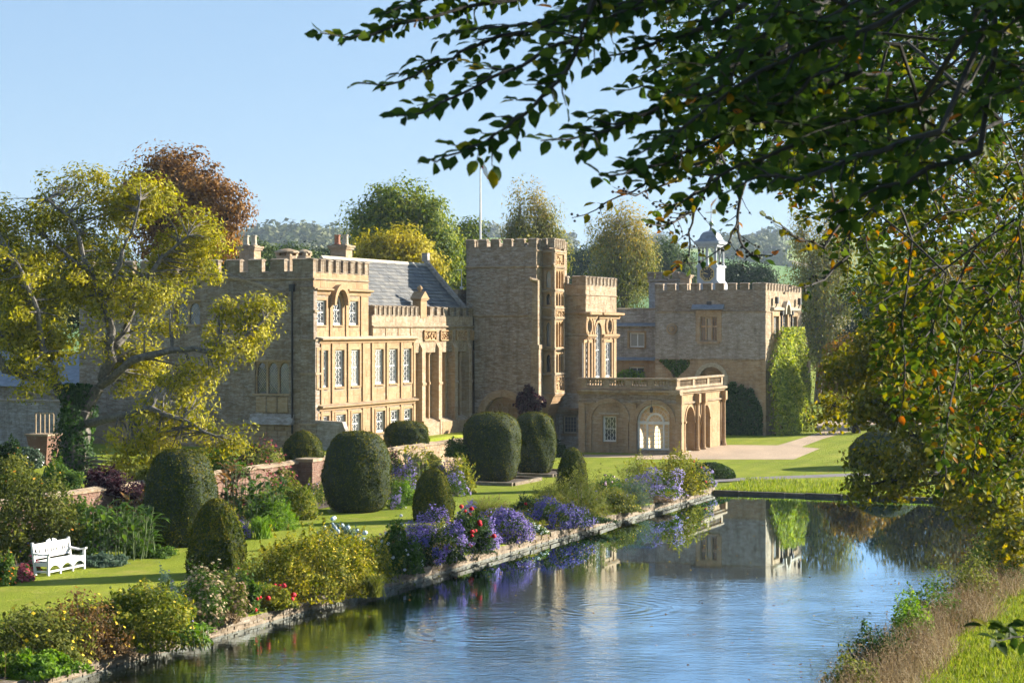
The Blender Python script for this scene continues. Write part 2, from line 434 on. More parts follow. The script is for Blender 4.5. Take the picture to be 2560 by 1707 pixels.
# water
def watermat():
    m, nt, ns, ls, b = newmat('pond_water')
    df = node(ns, 'ShaderNodeBsdfDiffuse'); df.inputs[0].default_value = (.010, .016, .008, 1)
    gl = node(ns, 'ShaderNodeBsdfGlossy', Roughness=.0); gl.inputs[0].default_value = (.70, .87, 1.0, 1)
    fr = node(ns, 'ShaderNodeFresnel', IOR=1.33)
    fs_ = node(ns, 'ShaderNodeMath', operation='MULTIPLY', use_clamp=True); fs_.inputs[1].default_value = 2.4; ls.new(fr.outputs[0], fs_.inputs[0])
    mx = ns.new('ShaderNodeMixShader')
    ls.new(fs_.outputs[0], mx.inputs[0]); ls.new(df.outputs[0], mx.inputs[1]); ls.new(gl.outputs[0], mx.inputs[2])
    ls.new(mx.outputs[0], ns['Material Output'].inputs['Surface'])
    ge = ns.new('ShaderNodeNewGeometry')
    # long low ripples lying across the view
    mp = node(ns, 'ShaderNodeMapping'); mp.inputs['Scale'].default_value = (.62, 1.6, 1); mp.inputs['Rotation'].default_value = (0, 0, .12)
    ls.new(ge.outputs['Position'], mp.inputs[0])
    n1 = node(ns, 'ShaderNodeTexNoise', Scale=2.9, Detail=4.0, Roughness=.6, Distortion=.6); ls.new(mp.outputs[0], n1.inputs['Vector'])
    n2 = node(ns, 'ShaderNodeTexNoise', Scale=.35, Detail=2.0); ls.new(ge.outputs['Position'], n2.inputs['Vector'])
    # where the breeze touches the surface: open water to the near right, still strip by the far kerb and along the border
    mask = ns.new('ShaderNodeSeparateXYZ'); ls.new(ge.outputs['Position'], mask.inputs[0])
    d = node(ns, 'ShaderNodeMapRange', From_Min=63.0, From_Max=46.0, To_Min=.012, To_Max=1.0); ls.new(mask.outputs['Y'], d.inputs['Value'])
    # q and p from position
    pd = ns.new('ShaderNodeVectorMath'); pd.operation = 'DOT_PRODUCT'; pd.inputs[1].default_value = (CA, -SA, 0); ls.new(ge.outputs['Position'], pd.inputs[0])
    e = node(ns, 'ShaderNodeMapRange', From_Min=-25.6, From_Max=-19.5, To_Min=.35, To_Max=1.0); ls.new(pd.outputs['Value'], e.inputs['Value'])
    pn = node(ns, 'ShaderNodeMapRange', From_Min=.35, From_Max=.62, To_Min=.35, To_Max=1.0); ls.new(n2.outputs[0], pn.inputs['Value'])
    k1 = ns.new('ShaderNodeMath'); k1.operation = 'MULTIPLY'; ls.new(d.outputs[0], k1.inputs[0]); ls.new(e.outputs[0], k1.inputs[1])
    k2 = ns.new('ShaderNodeMath'); k2.operation = 'MULTIPLY'; ls.new(k1.outputs[0], k2.inputs[0]); ls.new(pn.outputs[0], k2.inputs[1])
    h = ns.new('ShaderNodeMath'); h.operation = 'MULTIPLY'; ls.new(n1.outputs[0], h.inputs[0]); ls.new(k2.outputs[0], h.inputs[1])
    total = h.outputs[0]
    # rings where fish have risen
    for (cx, cy_), R, wl in ((G(1515, 1518, WZ)[:2], 3.4, .42), (G(1225, 1575, WZ)[:2], 3.8, .46), (G(2130, 1545, WZ)[:2], 2.2, .38)):
        v = ns.new('ShaderNodeVectorMath'); v.operation = 'DISTANCE'; v.inputs[1].default_value = (cx, cy_, WZ); ls.new(ge.outputs['Position'], v.inputs[0])
        s = ns.new('ShaderNodeMath'); s.operation = 'MULTIPLY'; s.inputs[1].default_value = 2 * math.pi / wl; ls.new(v.outputs['Value'], s.inputs[0])
        sn = ns.new('ShaderNodeMath'); sn.operation = 'SINE'; ls.new(s.outputs[0], sn.inputs[0])
        fo = node(ns, 'ShaderNodeMapRange', From_Min=R * .25, From_Max=R, To_Min=.15, To_Max=0.0); ls.new(v.outputs['Value'], fo.inputs['Value'])
        mu = ns.new('ShaderNodeMath'); mu.operation = 'MULTIPLY'; ls.new(sn.outputs[0], mu.inputs[0]); ls.new(fo.outputs[0], mu.inputs[1])
        br = node(ns, 'ShaderNodeMapRange', From_Min=.42, From_Max=.6, To_Min=0.0, To_Max=1.0); nb = node(ns, 'ShaderNodeTexNoise', Scale=.55, Detail=2.0); ls.new(ge.outputs['Position'], nb.inputs['Vector']); ls.new(nb.outputs[0], br.inputs['Value'])
        mu2 = ns.new('ShaderNodeMath'); mu2.operation = 'MULTIPLY'; ls.new(mu.outputs[0], mu2.inputs[0]); ls.new(br.outputs[0], mu2.inputs[1]); mu = mu2
        ad = ns.new('ShaderNodeMath'); ad.operation = 'ADD'; ls.new(total, ad.inputs[0]); ls.new(mu.outputs[0], ad.inputs[1]); total = ad.outputs[0]
    bp = node(ns, 'ShaderNodeBump', Strength=1.0, Distance=.020); ls.new(total, bp.inputs['Height']); ls.new(bp.outputs[0], gl.inputs['Normal']); ls.new(bp.outputs[0], fr.inputs['Normal']); ns.remove(b)
    return m
M['water'] = watermat()
sheet('water', [W(POND_P0 - .01, POND_Q0), W(POND_P1 + 1.0, POND_Q0), W(POND_P1 + 1.0, POND_Q1 + .01), W(POND_P0 - .01, POND_Q1 + .01)], M['water'], WZ)

# gravel and paving by the house, border soil, paths
def gravelmat(name, col):
    m, nt, ns, ls, b = newmat(name)
    ge = ns.new('ShaderNodeNewGeometry')
    n = node(ns, 'ShaderNodeTexNoise', Scale=14.0, Detail=6.0, Roughness=.8); n2 = node(ns, 'ShaderNodeTexNoise', Scale=.5, Detail=5.0)
    mp = node(ns, 'ShaderNodeMapping'); mp.inputs['Scale'].default_value = (1, .35, 1); mp.inputs['Rotation'].default_value = (0, 0, AN)
    ls.new(ge.outputs['Position'], mp.inputs[0]); ls.new(mp.outputs[0], n2.inputs['Vector']); ls.new(ge.outputs['Position'], n.inputs['Vector'])
    r = ramp(ns, [(.3, tuple(c * .68 for c in col)), (.7, tuple(c * 1.2 for c in col))])
    a = ns.new('ShaderNodeMath'); a.operation = 'MULTIPLY_ADD'; a.inputs[1].default_value = .5; ls.new(n.outputs[0], a.inputs[0])
    h = ns.new('ShaderNodeMath'); h.operation = 'MULTIPLY'; h.inputs[1].default_value = .5; ls.new(n2.outputs[0], h.inputs[0]); ls.new(h.outputs[0], a.inputs[2])
    ls.new(a.outputs[0], r.inputs[0]); ls.new(r.outputs[0], b.inputs['Base Color'])
    b.inputs['Roughness'].default_value = .95
    bp = node(ns, 'ShaderNodeBump', Strength=.8, Distance=.03); ls.new(n.outputs[0], bp.inputs['Height']); ls.new(bp.outputs[0], b.inputs['Normal'])
    return m
M['gravel'] = gravelmat('drive_gravel', (.40, .29, .19))
M['tarmac'] = gravelmat('path_tarmac', (.17, .15, .145))
def gp(*pts): return [G(a, b) for a, b in pts]
sheet('gravel_drive', gp((1590, 1148), (1985, 1148), (2050, 1121), (2003, 1117), (2060, 1096), (2185, 1062), (2420, 1060), (2420, 1036), (2150, 1036), (2001, 1066),
      (2001, 1073), (2063, 1076), (2015, 1092), (1945, 1113), (1800, 1112), (1700, 1100), (1590, 1100)), M['gravel'], .008)
sheet('garden_path', gp((1745, 1207), (1900, 1199), (2100, 1191), (2300, 1184), (2560, 1176), (2700, 1172), (2700, 1166), (2560, 1170), (2300, 1177), (2100, 1184), (1900, 1192), (1745, 1199)), M['tarmac'], .006)
sheet('garden_path_strip', gp((1390, 1143), (1590, 1143), (1590, 1136), (1390, 1136)), M['gravel'], .004)
bq0, bq1 = 20, 87.6
sheet('border_soil', [W(-29.2, bq0), W(POND_P0 - .3, bq0), W(POND_P0 - .3, bq1), W(-29.2, bq1)], M['soil'], .02)
sheet('border_soil_back', [W(-41.6, 30), W(-37.6, 30), W(-37.9, 62), W(-38.0, 84), W(-41.6, 84)], M['soil'], .02)
# kerb stones along the pond: one stone after another
def course(name, label, cat, p0, p1, q0, q1, z0, z1, along, mat, step, group=None, off=.03, mat2=None):
    t = thing(name, label, cat, (p0 + p1) / 2, q0, z0)
    core = MB(); core.box(p0 + .04, p1 - .04, q0 + .04, q1 - .04, z0 - 1.0, z1 - .05)
    core.obj('wall_core', M['mortar'], t)
    x = q0 if along == 'q' else p0
    end = q1 if along == 'q' else p1
    rr = random.Random(int(abs(p0 * 10 + q0)))
    while x < end - .05:
        l = min(step * rr.uniform(.55, 1.6), end - x)
        a, b = x + .008, x + l - .008
        j1, j2, j3 = rr.uniform(-off, off), rr.uniform(-off, off), rr.uniform(-.02, .02)
        for k, (za, zb) in enumerate(((z1 - .13 - abs(j3), z1 + j3),) if along == 'q' else ((z1 - .16, z1 + j3), (z0 - .5, z1 - .17))):
            mb = MB()
            if along == 'q':
                mb.hexa([(p0 + j1, a, za), (p1 + j1, a, za), (p1 + j2, b, za), (p0 + j2, b, za), (p0 + j1 + .01, a + .01, zb), (p1 + j1 - .015, a + .01, zb), (p1 + j2 - .015, b - .01, zb), (p0 + j2 + .01, b - .01, zb)], rr.random())
            else:
                mb.hexa([(a, p1 + 0, za)] and [(a, q0 + j1, za), (b, q0 + j2, za), (b, q1 + j2, za), (a, q1 + j1, za), (a + .01, q0 + j1 + .01, zb), (b - .01, q0 + j2 + .01, zb), (b - .01, q1 + j2 - .01, zb), (a + .01, q1 + j1 - .01, zb)], rr.random())
            mb.obj('kerb_stone', mat if k == 0 else (mat2 or mat), t)
        x += l
    return t
M['kerb'] = stone('pond_kerb_stone', (.085, .062, .038), (.17, .128, .082), (.27, .215, .15), lichen=.5, stain=.8)
M['kerb_dark'] = stone('mossy_kerb_stone', (.05, .042, .026), (.10, .085, .055), (.17, .15, .10), lichen=.1, stain=.6)
course('pond_wall', 'low stone pond wall along the flower border', 'wall', POND_P0 - .32, POND_P0 + .06, 30.0, POND_Q1 + .3, WZ, .0, 'q', M['kerb'], .62, mat2=M['kerb'])
course('pond_kerb', 'dark mossy stone kerb along the far end of the pond', 'kerb', POND_P0 + .08, POND_P1 + 8, POND_Q1 - .06, POND_Q1 + .28, WZ, -.165, 'p', M['kerb_dark'], 1.6)
# ------------------------------------------------------------------ masonry helpers
class Fr:
    "a wall face: L looks along +p (sunlit), S looks along -q (shaded, towards the camera); (s, z, d) with d outwards"
    def __init__(s, kind, at): s.k, s.at = kind, at
    def pt(s, a, z, d): return (s.at + d, a, z) if s.k == 'L' else (a, s.at - d, z)
    def box(s, mb, a0, a1, z0, z1, d0, d1, tint=.5):
        p, q = s.pt(a0, z0, d0), s.pt(a1, z1, d1)
        mb.box(p[0], q[0], p[1], q[1], z0, z1, tint)
    def quad(s, mb, pts, d0, d1, tint=.5):
        lo = [s.pt(a, z, d0) for a, z in pts]
        hi = [s.pt(a, z, d1) for a, z in pts]
        n = len(pts)
        mb.add(lo + hi, [tuple(range(n)), tuple(range(2 * n - 1, n - 1, -1))] + [(i, (i + 1) % n, n + (i + 1) % n, n + i) for i in range(n)], tint)
    def prof(s, mb, a0, a1, prof, tint=.5):
        "moulding: profile [(d, z)] swept along the wall"
        n = len(prof)
        A = [s.pt(a0, z, d) for d, z in prof]; B = [s.pt(a1, z, d) for d, z in prof]
        mb.add(A + B, [tuple(range(n)), tuple(range(2 * n - 1, n - 1, -1))] + [(i, (i + 1) % n, n + (i + 1) % n, n + i) for i in range(n)], tint)
    def bar(s, mb, a, b, w, d0, d1):
        dx, dz = b[0] - a[0], b[1] - a[1]
        l = math.hypot(dx, dz) + 1e-9
        nx, nz = -dz / l * w / 2, dx / l * w / 2
        s.quad(mb, [(a[0] - nx, a[1] - nz), (b[0] - nx, b[1] - nz), (b[0] + nx, b[1] + nz), (a[0] + nx, a[1] + nz)], d0, d1)
    def ring(s, mb, c, z, r0, r1, d0, d1, a0=0.0, a1=math.pi, n=14, sq=1.0, tint=.5):
        for k in range(n):
            t0, t1 = a0 + (a1 - a0) * k / n, a0 + (a1 - a0) * (k + 1) / n
            s.quad(mb, [(c + r0 * math.cos(t0), z + sq * r0 * math.sin(t0)), (c + r1 * math.cos(t0), z + sq * r1 * math.sin(t0)),
                        (c + r1 * math.cos(t1), z + sq * r1 * math.sin(t1)), (c + r0 * math.cos(t1), z + sq * r0 * math.sin(t1))], d0, d1, tint)

def rect(a0, a1, z0, z1): return dict(a0=a0, a1=a1, z0=z0, z1=z1, hw=None)
def arch(a0, a1, z0, zs, rise=None):
    r = (a1 - a0) / 2; rs = rise or r
    return dict(a0=a0, a1=a1, z0=z0, z1=zs + rs, hw=lambda z: r if z <= zs else r * math.sqrt(max(0, 1 - ((z - zs) / rs) ** 2)))
def disc(c, z, r):
    return dict(a0=c - r, a1=c + r, z0=z - r, z1=z + r, hw=lambda zz: math.sqrt(max(0, r * r - (zz - z) ** 2)))

def wall(root, F, a0, a1, z0, z1, holes=(), m='mortar', thick=.45, d=0.0, name='wall'):
    mb = MB()
    zs = sorted({z0, z1} | {h[k] for h in holes for k in ('z0', 'z1') if z0 < h[k] < z1})
    for za, zb in zip(zs[:-1], zs[1:]):
        zm = (za + zb) / 2
        cuts = sorted((h['a0'], h['a1']) for h in holes if h['z0'] < zm < h['z1'])
        x = a0
        for c0, c1 in cuts:
            if c0 > x: F.box(mb, x, c0, za, zb, d - thick, d)
            x = max(x, c1)
        if x < a1: F.box(mb, x, a1, za, zb, d - thick, d)
    for h in holes:
        if h['hw']:
            c = (h['a0'] + h['a1']) / 2
            n = 18
            for k in range(n):
                za, zb = h['z0'] + (h['z1'] - h['z0']) * k / n, h['z0'] + (h['z1'] - h['z0']) * (k + 1) / n
                wa, wb = h['hw'](za), h['hw'](zb)
                if wa > h['a1'] - c - 1e-3 and wb > h['a1'] - c - 1e-3: continue
                F.quad(mb, [(h['a0'], za), (c - wa, za), (c - wb, zb), (h['a0'], zb)], d - thick, d)
                F.quad(mb, [(c + wa, za), (h['a1'], za), (h['a1'], zb), (c + wb, zb)], d - thick, d)
    return mb.obj(name, M[m], root)

def facing(root, F, a0, a1, z0, z1, holes=(), m='rubble', ch=(.12, .2), ln=(.22, .5), proud=(.008, .035), d=0.0, gap=.012, seed=1, top=None, name='stone_facing'):
    "individual blocks laid in courses round the openings, each proud of the wall by its own amount"
    rr = random.Random(seed)
    mb = MB()
    z = z0
    while z < z1 - .02:
        h = min(rr.uniform(*ch), z1 - z)
        if z1 - z - h < ch[0] * .5: h = z1 - z
        za, zb = z + gap / 2, z + h - gap / 2
        bl = []
        for o in holes:
            if o['z0'] < zb and o['z1'] > za:
                c = (o['a0'] + o['a1']) / 2
                if o['hw']:
                    hw = max(o['hw'](min(max(t, o['z0']), o['z1'])) for t in (za, (za + zb) / 2, zb))
                    bl.append((c - hw, c + hw))
                else: bl.append((o['a0'], o['a1']))
        bl.sort()
        runs, x = [], a0
        for c0, c1 in bl:
            if c0 > x: runs.append((x, c0))
            x = max(x, c1)
        if x < a1: runs.append((x, a1))
        for r0, r1 in runs:
            x = r0
            while x < r1 - .01:
                l = rr.uniform(*ln)
                if r1 - x - l < ln[0] * .6: l = r1 - x
                xa, xb = x + gap / 2, x + l - gap / 2
                pr = d + rr.uniform(*proud)
                b = min(.014, h * .12)
                tw = rr.uniform(-.004, .004)
                if top is None or zb <= top((xa + xb) / 2):
                    q = [F.pt(xa, za, d), F.pt(xb, za, d), F.pt(xb, zb, d), F.pt(xa, zb, d),
                         F.pt(xa + b, za + b, pr + tw), F.pt(xb - b, za + b, pr - tw), F.pt(xb - b, zb - b, pr - tw), F.pt(xa + b, zb - b, pr + tw)]
                    mb.add(q, [(4, 5, 6, 7), (0, 1, 5, 4), (1, 2, 6, 5), (2, 3, 7, 6), (3, 0, 4, 7)], rr.random())
                x += l
        z += h
    return mb.obj(name, M[m], root, kind='stuff')

def merlons(root, F, a0, a1, z, h, n, ratio=.8, thick=.38, m='merlon', d=0.0, first=True, last=True):
    nn = n
    slots = n - 1 + (0 if first else 1) + (0 if last else 1)
    w = (a1 - a0) / (n + ratio * slots)
    g = w * ratio
    me = None
    x = a0 + (0 if first else g)
    side = Fr(F.k, 0.0)
    mb = MB()
    side.box(mb, 0, w, 0, h - .09, -thick, 0)
    side.prof(mb, -.045, w + .045, [(-thick - .05, h - .089), (.05, h - .089), (.05, h - .03), (-thick / 2, h + .03), (-thick - .05, h - .03)])
    for s_ in (0, w):
        side.box(mb, s_ - .03, s_ + .03, 0, h - .09, -.06, .025)
    me = mb.mesh('merlon'); me.materials.append(M[m])
    ox, oy, oz = ORG[root.name]
    for i in range(nn):
        o = bpy.data.objects.new('merlon', me); put(o, root)
        a = x + i * (w + g)
        p = F.pt(a, z, d)
        o.location = (p[0] - ox, p[1] - oy, z - oz)
    for i in range(nn + 1):
        a = x + i * (w + g) - g
        if (i == 0 and first) or (i == nn and last): continue
        cb = MB(); F.prof(cb, a + .05, a + g - .05, [(d - thick - .04, z), (d + .045, z), (d + .045, z + .05), (d - thick / 2, z + .09), (d - thick - .04, z + .05)])
        cb.obj('crenel_coping', M[m], root)

def string(root, F, a0, a1, z, h=.14, pr=.12, m='parapet', d=0.0, name='string_course'):
    mb = MB()
    F.prof(mb, a0, a1, [(d - .1, z - h * .5), (d + pr * .45, z - h * .5), (d + pr, z - h * .1), (d + pr, z + h * .1), (d - .02 + .03, z + h * .5), (d - .1, z + h * .5)])
    return mb.obj(name, M[m], root)

def window(root, F, a0, a1, z0, z1, d=-.15, style='hex', nx=3, nz=5, arched=False, fr='white', fw=.08, bw=.028, blind=False, sill=True, surround=None, glass='glass', openb=0.0, back=.06):
    W_ = a1 - a0; c = (a0 + a1) / 2; r = W_ / 2
    zs = z1 - r if arched else z1
    mb = MB()
    F.box(mb, a0, a0 + fw, z0, zs, d, d + .07); F.box(mb, a1 - fw, a1, z0, zs, d, d + .07)
    F.box(mb, a0 + fw, a1 - fw, z0, z0 + fw * 1.2, d, d + .07)
    if arched: F.ring(mb, c, zs, r - fw, r, d, d + .07, n=12)
    else: F.box(mb, a0 + fw, a1 - fw, z1 - fw, z1, d, d + .07)
    w = mb.obj('window', M[fr], root)
    bb = MB()
    i0, i1, j0 = a0 + fw, a1 - fw, z0 + fw * 1.2
    j1 = z1 - fw
    inside = (lambda a, z: True) if not arched else (lambda a, z: z <= zs or (a - c) ** 2 + (z - zs) ** 2 < (r - fw) ** 2)
    def seg(p, q, wd=bw):
        k = 3 if arched else 1
        for t in range(k):
            u = (p[0] + (q[0] - p[0]) * t / k, p[1] + (q[1] - p[1]) * t / k); v = (p[0] + (q[0] - p[0]) * (t + 1) / k, p[1] + (q[1] - p[1]) * (t + 1) / k)
            if inside(*u) and inside(*v): F.bar(bb, u, v, wd, d + .012, d + .048)
    if style == 'hex':
        cw = (i1 - i0) / nx; chh = (j1 - j0) / nz
        am = cw * .34
        for i in range(nx + 1):
            x = i0 + i * cw
            for j in range(nz):
                sgn = 1 if (i % 2 == 0) else -1
                zz = j0 + j * chh
                for (ta, xa), (tb, xb) in (((0, 0), (.22, 1)), ((.22, 1), (.5, 1)), ((.5, 1), (.72, 0)), ((.72, 0), (1, 0))):
                    xl, xr = x + sgn * am * (xa - .5), x + sgn * am * (xb - .5)
                    xl, xr = min(max(xl, i0), i1), min(max(xr, i0), i1)
                    seg((xl, zz + ta * chh), (xr, zz + tb * chh))
        seg((i0, (j0 + j1) / 2), (i1, (j0 + j1) / 2), .05)
    else:
        for i in range(1, nx): seg((i0 + (i1 - i0) * i / nx, j0), (i0 + (i1 - i0) * i / nx, j1))
        for j in range(1, nz): seg((i0, j0 + (j1 - j0) * j / nz), (i1, j0 + (j1 - j0) * j / nz))
    if bb.v: bb.obj('glazing_bars', M[fr], w)
    pb = MB()
    if arched:
        F.quad(pb, [(i0, j0), (i1, j0), (i1, zs)] + [(c + (r - fw) * math.cos(t), zs + (r - fw) * math.sin(t)) for t in np.linspace(0, math.pi, 11)[1:-1]] + [(i0, zs)], d + .015, d + .022)
    else: F.box(pb, i0, i1, j0, j1, d + .015, d + .022)
    pb.obj('pane', M[glass], w)
    if blind:
        kb = MB(); F.box(kb, i0, i1, j0 + (j1 - j0) * blind, j1, d - .06, d - .05); kb.obj('blind', M['curtain'], w)
    if sill:
        sb = MB(); F.prof(sb, a0 - .06, a1 + .06, [(d + .07, z0 - .1), (.10, z0 - .1), (.10, z0 - .04), (d + .07, z0 + .0)]); sb.obj('sill', M['ashlar'], w)
    if surround:
        sb = MB(); wd, pr = surround
        F.box(sb, a0 - wd, a0 - .005, z0 - .1, zs, .0, pr); F.box(sb, a1 + .005, a1 + wd, z0 - .1, zs, .0, pr)
        if arched: F.ring(sb, c, zs, r + .005, r + wd, 0, pr, n=14)
        else: F.box(sb, a0 - wd, a1 + wd, z1 + .005, z1 + wd, .0, pr)
        sb.obj('surround', M['ashlar'], w)
    return w

def part(root, name, m, fn):
    mb = MB(); fn(mb)
    return mb.obj(name, M[m], root)
def pbox(root, name, m, *b): return part(root, name, m, lambda mb: mb.box(*b))

def carving(root, F, a0, a1, z0, z1, d, seed, n=46, name='carved_panel'):
    rr = random.Random(seed); mb = MB()
    F.box(mb, a0, a1, z0, z1, d - .06, d)
    for k in range(n):
        a, z = rr.uniform(a0 + .06, a1 - .06), rr.uniform(z0 + .05, z1 - .05)
        w, h = rr.uniform(.025, .07), rr.uniform(.05, .17)
        F.quad(mb, [(a - w, z), (a, z - h / 2), (a + w, z), (a, z + h / 2)], d, d + rr.uniform(.03, .09), rr.random())
    for s_ in (a0, a1): F.box(mb, s_ - .04, s_ + .04, z0, z1, d, d + .09)
    F.box(mb, a0, a1, z1, z1 + .07, d - .05, d + .1); F.box(mb, a0, a1, z0 - .07, z0, d - .05, d + .1)
    return mb.obj(name, M['carved'], root)

pw = [o for o in COL.objects if o.name == 'pond_wall'][0]
facing(pw, Fr('L', POND_P0 - .0), 30.05, POND_Q1, WZ - .4, -.10, [], 'kerb', (.07, .11), (.14, .38), (.005, .05), seed=61, gap=.014)
# ------------------------------------------------------------------ A: the three-storey west wing
PA, QA = -47.3, 87.7
QA1 = qat(921, PA)
ZG = TER_Z
aZ = lambda y: zat(y, PA, QA)
wing = thing('west_wing', 'three-storey golden stone wing with white lattice windows behind the walnut tree', 'building', PA - 5, QA, ZG)
L, S = Fr('L', PA), Fr('S', QA)
PL = -62.0
zt, zc = aZ(646), aZ(681)                      # merlon tops, crenel bottoms
up = [(qat(789.5, PA - .15) - .27, qat(808, PA - .15)), (qat(831, PA - .15) - .27, qat(848.4, PA - .15)), (qat(870.7, PA - .15) - .27, qat(888, PA - .15))]
uz0, uz1 = aZ(812), aZ(750)
hu = [rect(up[0][0], up[0][1], uz0, uz1), arch(up[1][0], up[1][1], uz0, uz1 - .25), rect(up[2][0], up[2][1], uz0, uz1)]
PB = PA + .26                                   # lower storeys stand proud
QB1 = qat(1034, PB)
fw_ = [(794, 812.7), (836, 853), (876, 892), (936, 951.5), (970.7, 987), (1006.4, 1021)]
first = [(qat(a, PB - .15) - .27, qat(b, PB - .15)) for a, b in fw_]
fz0, fz1 = aZ(969), aZ(876)
gr_ = [(797, 815), (838.6, 856.4), (878.7, 895.5), (938.6, 955.5), (975, 991.5), (1008, 1023.5)]
gnd = [(qat(a, PB - .15) - .27, qat(b, PB - .15)) for a, b in gr_]
gz0, gz1 = ZG + .55, aZ(1041)
zl1, zl2 = aZ(847), aZ(1017)                    # ledges above first and ground floors
LB = Fr('L', PB)
wall(wing, L, QA, QA1, zl1, zc, hu)
facing(wing, L, QA, QA1, zl1 + .1, zc, hu, 'ashlar', (.28, .36), (.45, .9), (.004, .012), seed=3, gap=.008)
hb = [rect(a, b, fz0, fz1) for a, b in first] + [rect(a, b, gz0, gz1) for a, b in gnd]
wall(wing, LB, QA + .25, QB1, ZG - .2, zl1, hb, thick=.6)
facing(wing, LB, QA + .25, QB1, ZG, zl1, hb, 'ashlar', (.30, .38), (.5, 1.0), (.003, .010), seed=4, gap=.007)
pbox(wing, 'interior', 'dark', PL + .5, PA - .6, QA + .6, QA1 - .02, ZG, zc - .3)
pbox(wing, 'roof', 'lead', PL + .4, PA - .4, QA + .45, QA1 - .01, zc - .29, zc - .12)
pbox(wing, 'wall', 'rubble', PL, PA - .46, QA1 + .0, QA1 + .4, ZG, zc)
pbox(wing, 'wall', 'rubble', PA - .62, PB - .61, QA1 + .41, QB1 - .01, ZG, zl1 - .02)
# shaded west front with its own quoins, leaded windows and low gable line
gabz = lambda a: aZ(693) + 0 * a
ww = [(pat(637, QA), pat(722, QA), aZ(985), aZ(905)), (pat(640, QA), pat(722, QA), aZ(1032), aZ(988))]
uw = (pat(436, QA), pat(500, QA), aZ(810), aZ(752))
hs = [rect(ww[0][0], ww[0][1], ww[0][2], ww[0][3]), rect(*uw[:2], uw[2], uw[3])]
wall(wing, S, PL, PA - .45, ZG - .2, zc, hs)
facing(wing, S, PL, PA + .01, aZ(1062), zc, hs, 'rubble', (.13, .22), (.22, .6), (.005, .022), seed=5)
facing(wing, S, PL, PA + .01, ZG - .2, aZ(1062), hs, 'brown', (.2, .3), (.35, .8), (.03, .06), seed=6)
merlons(wing, L, QA - .02, QA1, zc, zt - zc, 8, .85)
merlons(wing, S, PL, PA - .4, zc, zt - zc, 11, .72)
string(wing, L, QA - .1, QA1, aZ(697), .12, .1)
string(wing, S, PL, PA + .1, aZ(697), .12, .1)
# upper entablature breaking into an arch over the middle window
ez = aZ(722)
cm = (up[1][0] + up[1][1]) / 2; ru = (up[1][1] - up[1][0]) / 2
for a0, a1 in ((QA - .05, cm - ru - .35), (cm + ru + .35, QA1 + .12)):
    part(wing, 'cornice', 'ashlar', lambda mb, a0=a0, a1=a1: L.prof(mb, a0, a1, [(-.05, ez - .3), (.06, ez - .3), (.10, ez - .12), (.30, ez - .05), (.30, ez + .03), (-.05, ez + .08)]))
def hood(mb):
    L.ring(mb, cm, uz1 - .25, ru + .14, ru + .36, -.02, .34, n=14, sq=1.25)
part(wing, 'arched_hood', 'ashlar', hood)
for i, (a, b) in enumerate(up):
    window(wing, L, a, b, uz0, hu[i]['z1'], arched=(i == 1), nz=4 if i != 1 else 5, surround=(.16, .05))
for a in (QA + .12, (up[0][1] + up[1][0]) / 2 + .12, (up[1][1] + up[2][0]) / 2 + .12, up[2][1] + .42):
    part(wing, 'pilaster', 'ashlar', lambda mb, a=a: L.box(mb, a - .13, a + .13, zl1 + .1, ez - .31, -.02, .075))
# ledges with lead tops
for z, nm in ((zl1, 'ledge'), (zl2, 'ledge')):
    part(wing, nm, 'ashlar', lambda mb, z=z: LB.prof(mb, QA + .1, QB1 + .1, [(-.3, z - .25), (.05, z - .25), (.10, z - .12), (.28, z - .06), (.28, z + .0), (-.3, z + .03)]))
    part(wing, 'ledge_capping', 'stonewhite' if z == zl1 else 'parapet', lambda mb, z=z: LB.prof(mb, QA + .08, QB1 + .12, [(-.35, z + .031), (.30, z + .005), (.30, z + .03), (-.35, z + .14)]))
for i, (a, b) in enumerate(first):
    window(wing, LB, a, b, fz0, fz1, nz=6, surround=(.17, .05), blind=(.7, .55, .8, .62, .72, .5)[i], d=-.15)
for i, (a, b) in enumerate(gnd):
    window(wing, LB, a, b, gz0, gz1, nz=4, surround=(.15, .05), d=-.15)
edges = [QA + .4]
for i in range(5):
    if i == 2: edges += [first[2][1] + .42, first[3][0] - .36]
    else: edges.append((first[i][1] + first[i + 1][0]) / 2 + .10)
edges.append(first[5][1] + .36)
for a in edges:
    part(wing, 'pilaster', 'ashlar', lambda mb, a=a: (LB.box(mb, a - .12, a + .12, zl2 + .15, zl1 - .26, -.02, .085), LB.box(mb, a - .12, a + .12, ZG, zl2 - .26, -.02, .085)))
# corner buttress, drainpipe, offsets
part(wing, 'corner_buttress', 'rubble', lambda mb: (mb.box(PA - .62, PA + .34, QA - .32, QA + .22, ZG - .2, aZ(1060)), mb.box(PA - .6, PA + .28, QA - .26, QA + .2, aZ(1060), aZ(850)), mb.box(PA - .58, PA + .14, QA - .2, QA + .18, aZ(850), aZ(720))))
for z, e in ((aZ(1060), .36), (aZ(934), .30), (aZ(850), .30), (aZ(778), .18), (aZ(720), .18)):
    part(wing, 'buttress_offset', 'parapet', lambda mb, z=z, e=e: mb.box(PA - .66, PA + e + .04, QA - e - .04, QA + .3, z - .06, z + .05))
def pipe(mb):
    x = pat(733, QA)
    mb.tube([(x, QA - .12, aZ(1085)), (x, QA - .12, aZ(715))], .055, 8); mb.box(x - .13, x + .13, QA - .26, QA - .03, aZ(728), aZ(710))
part(wing, 'drainpipe', 'iron', pipe)
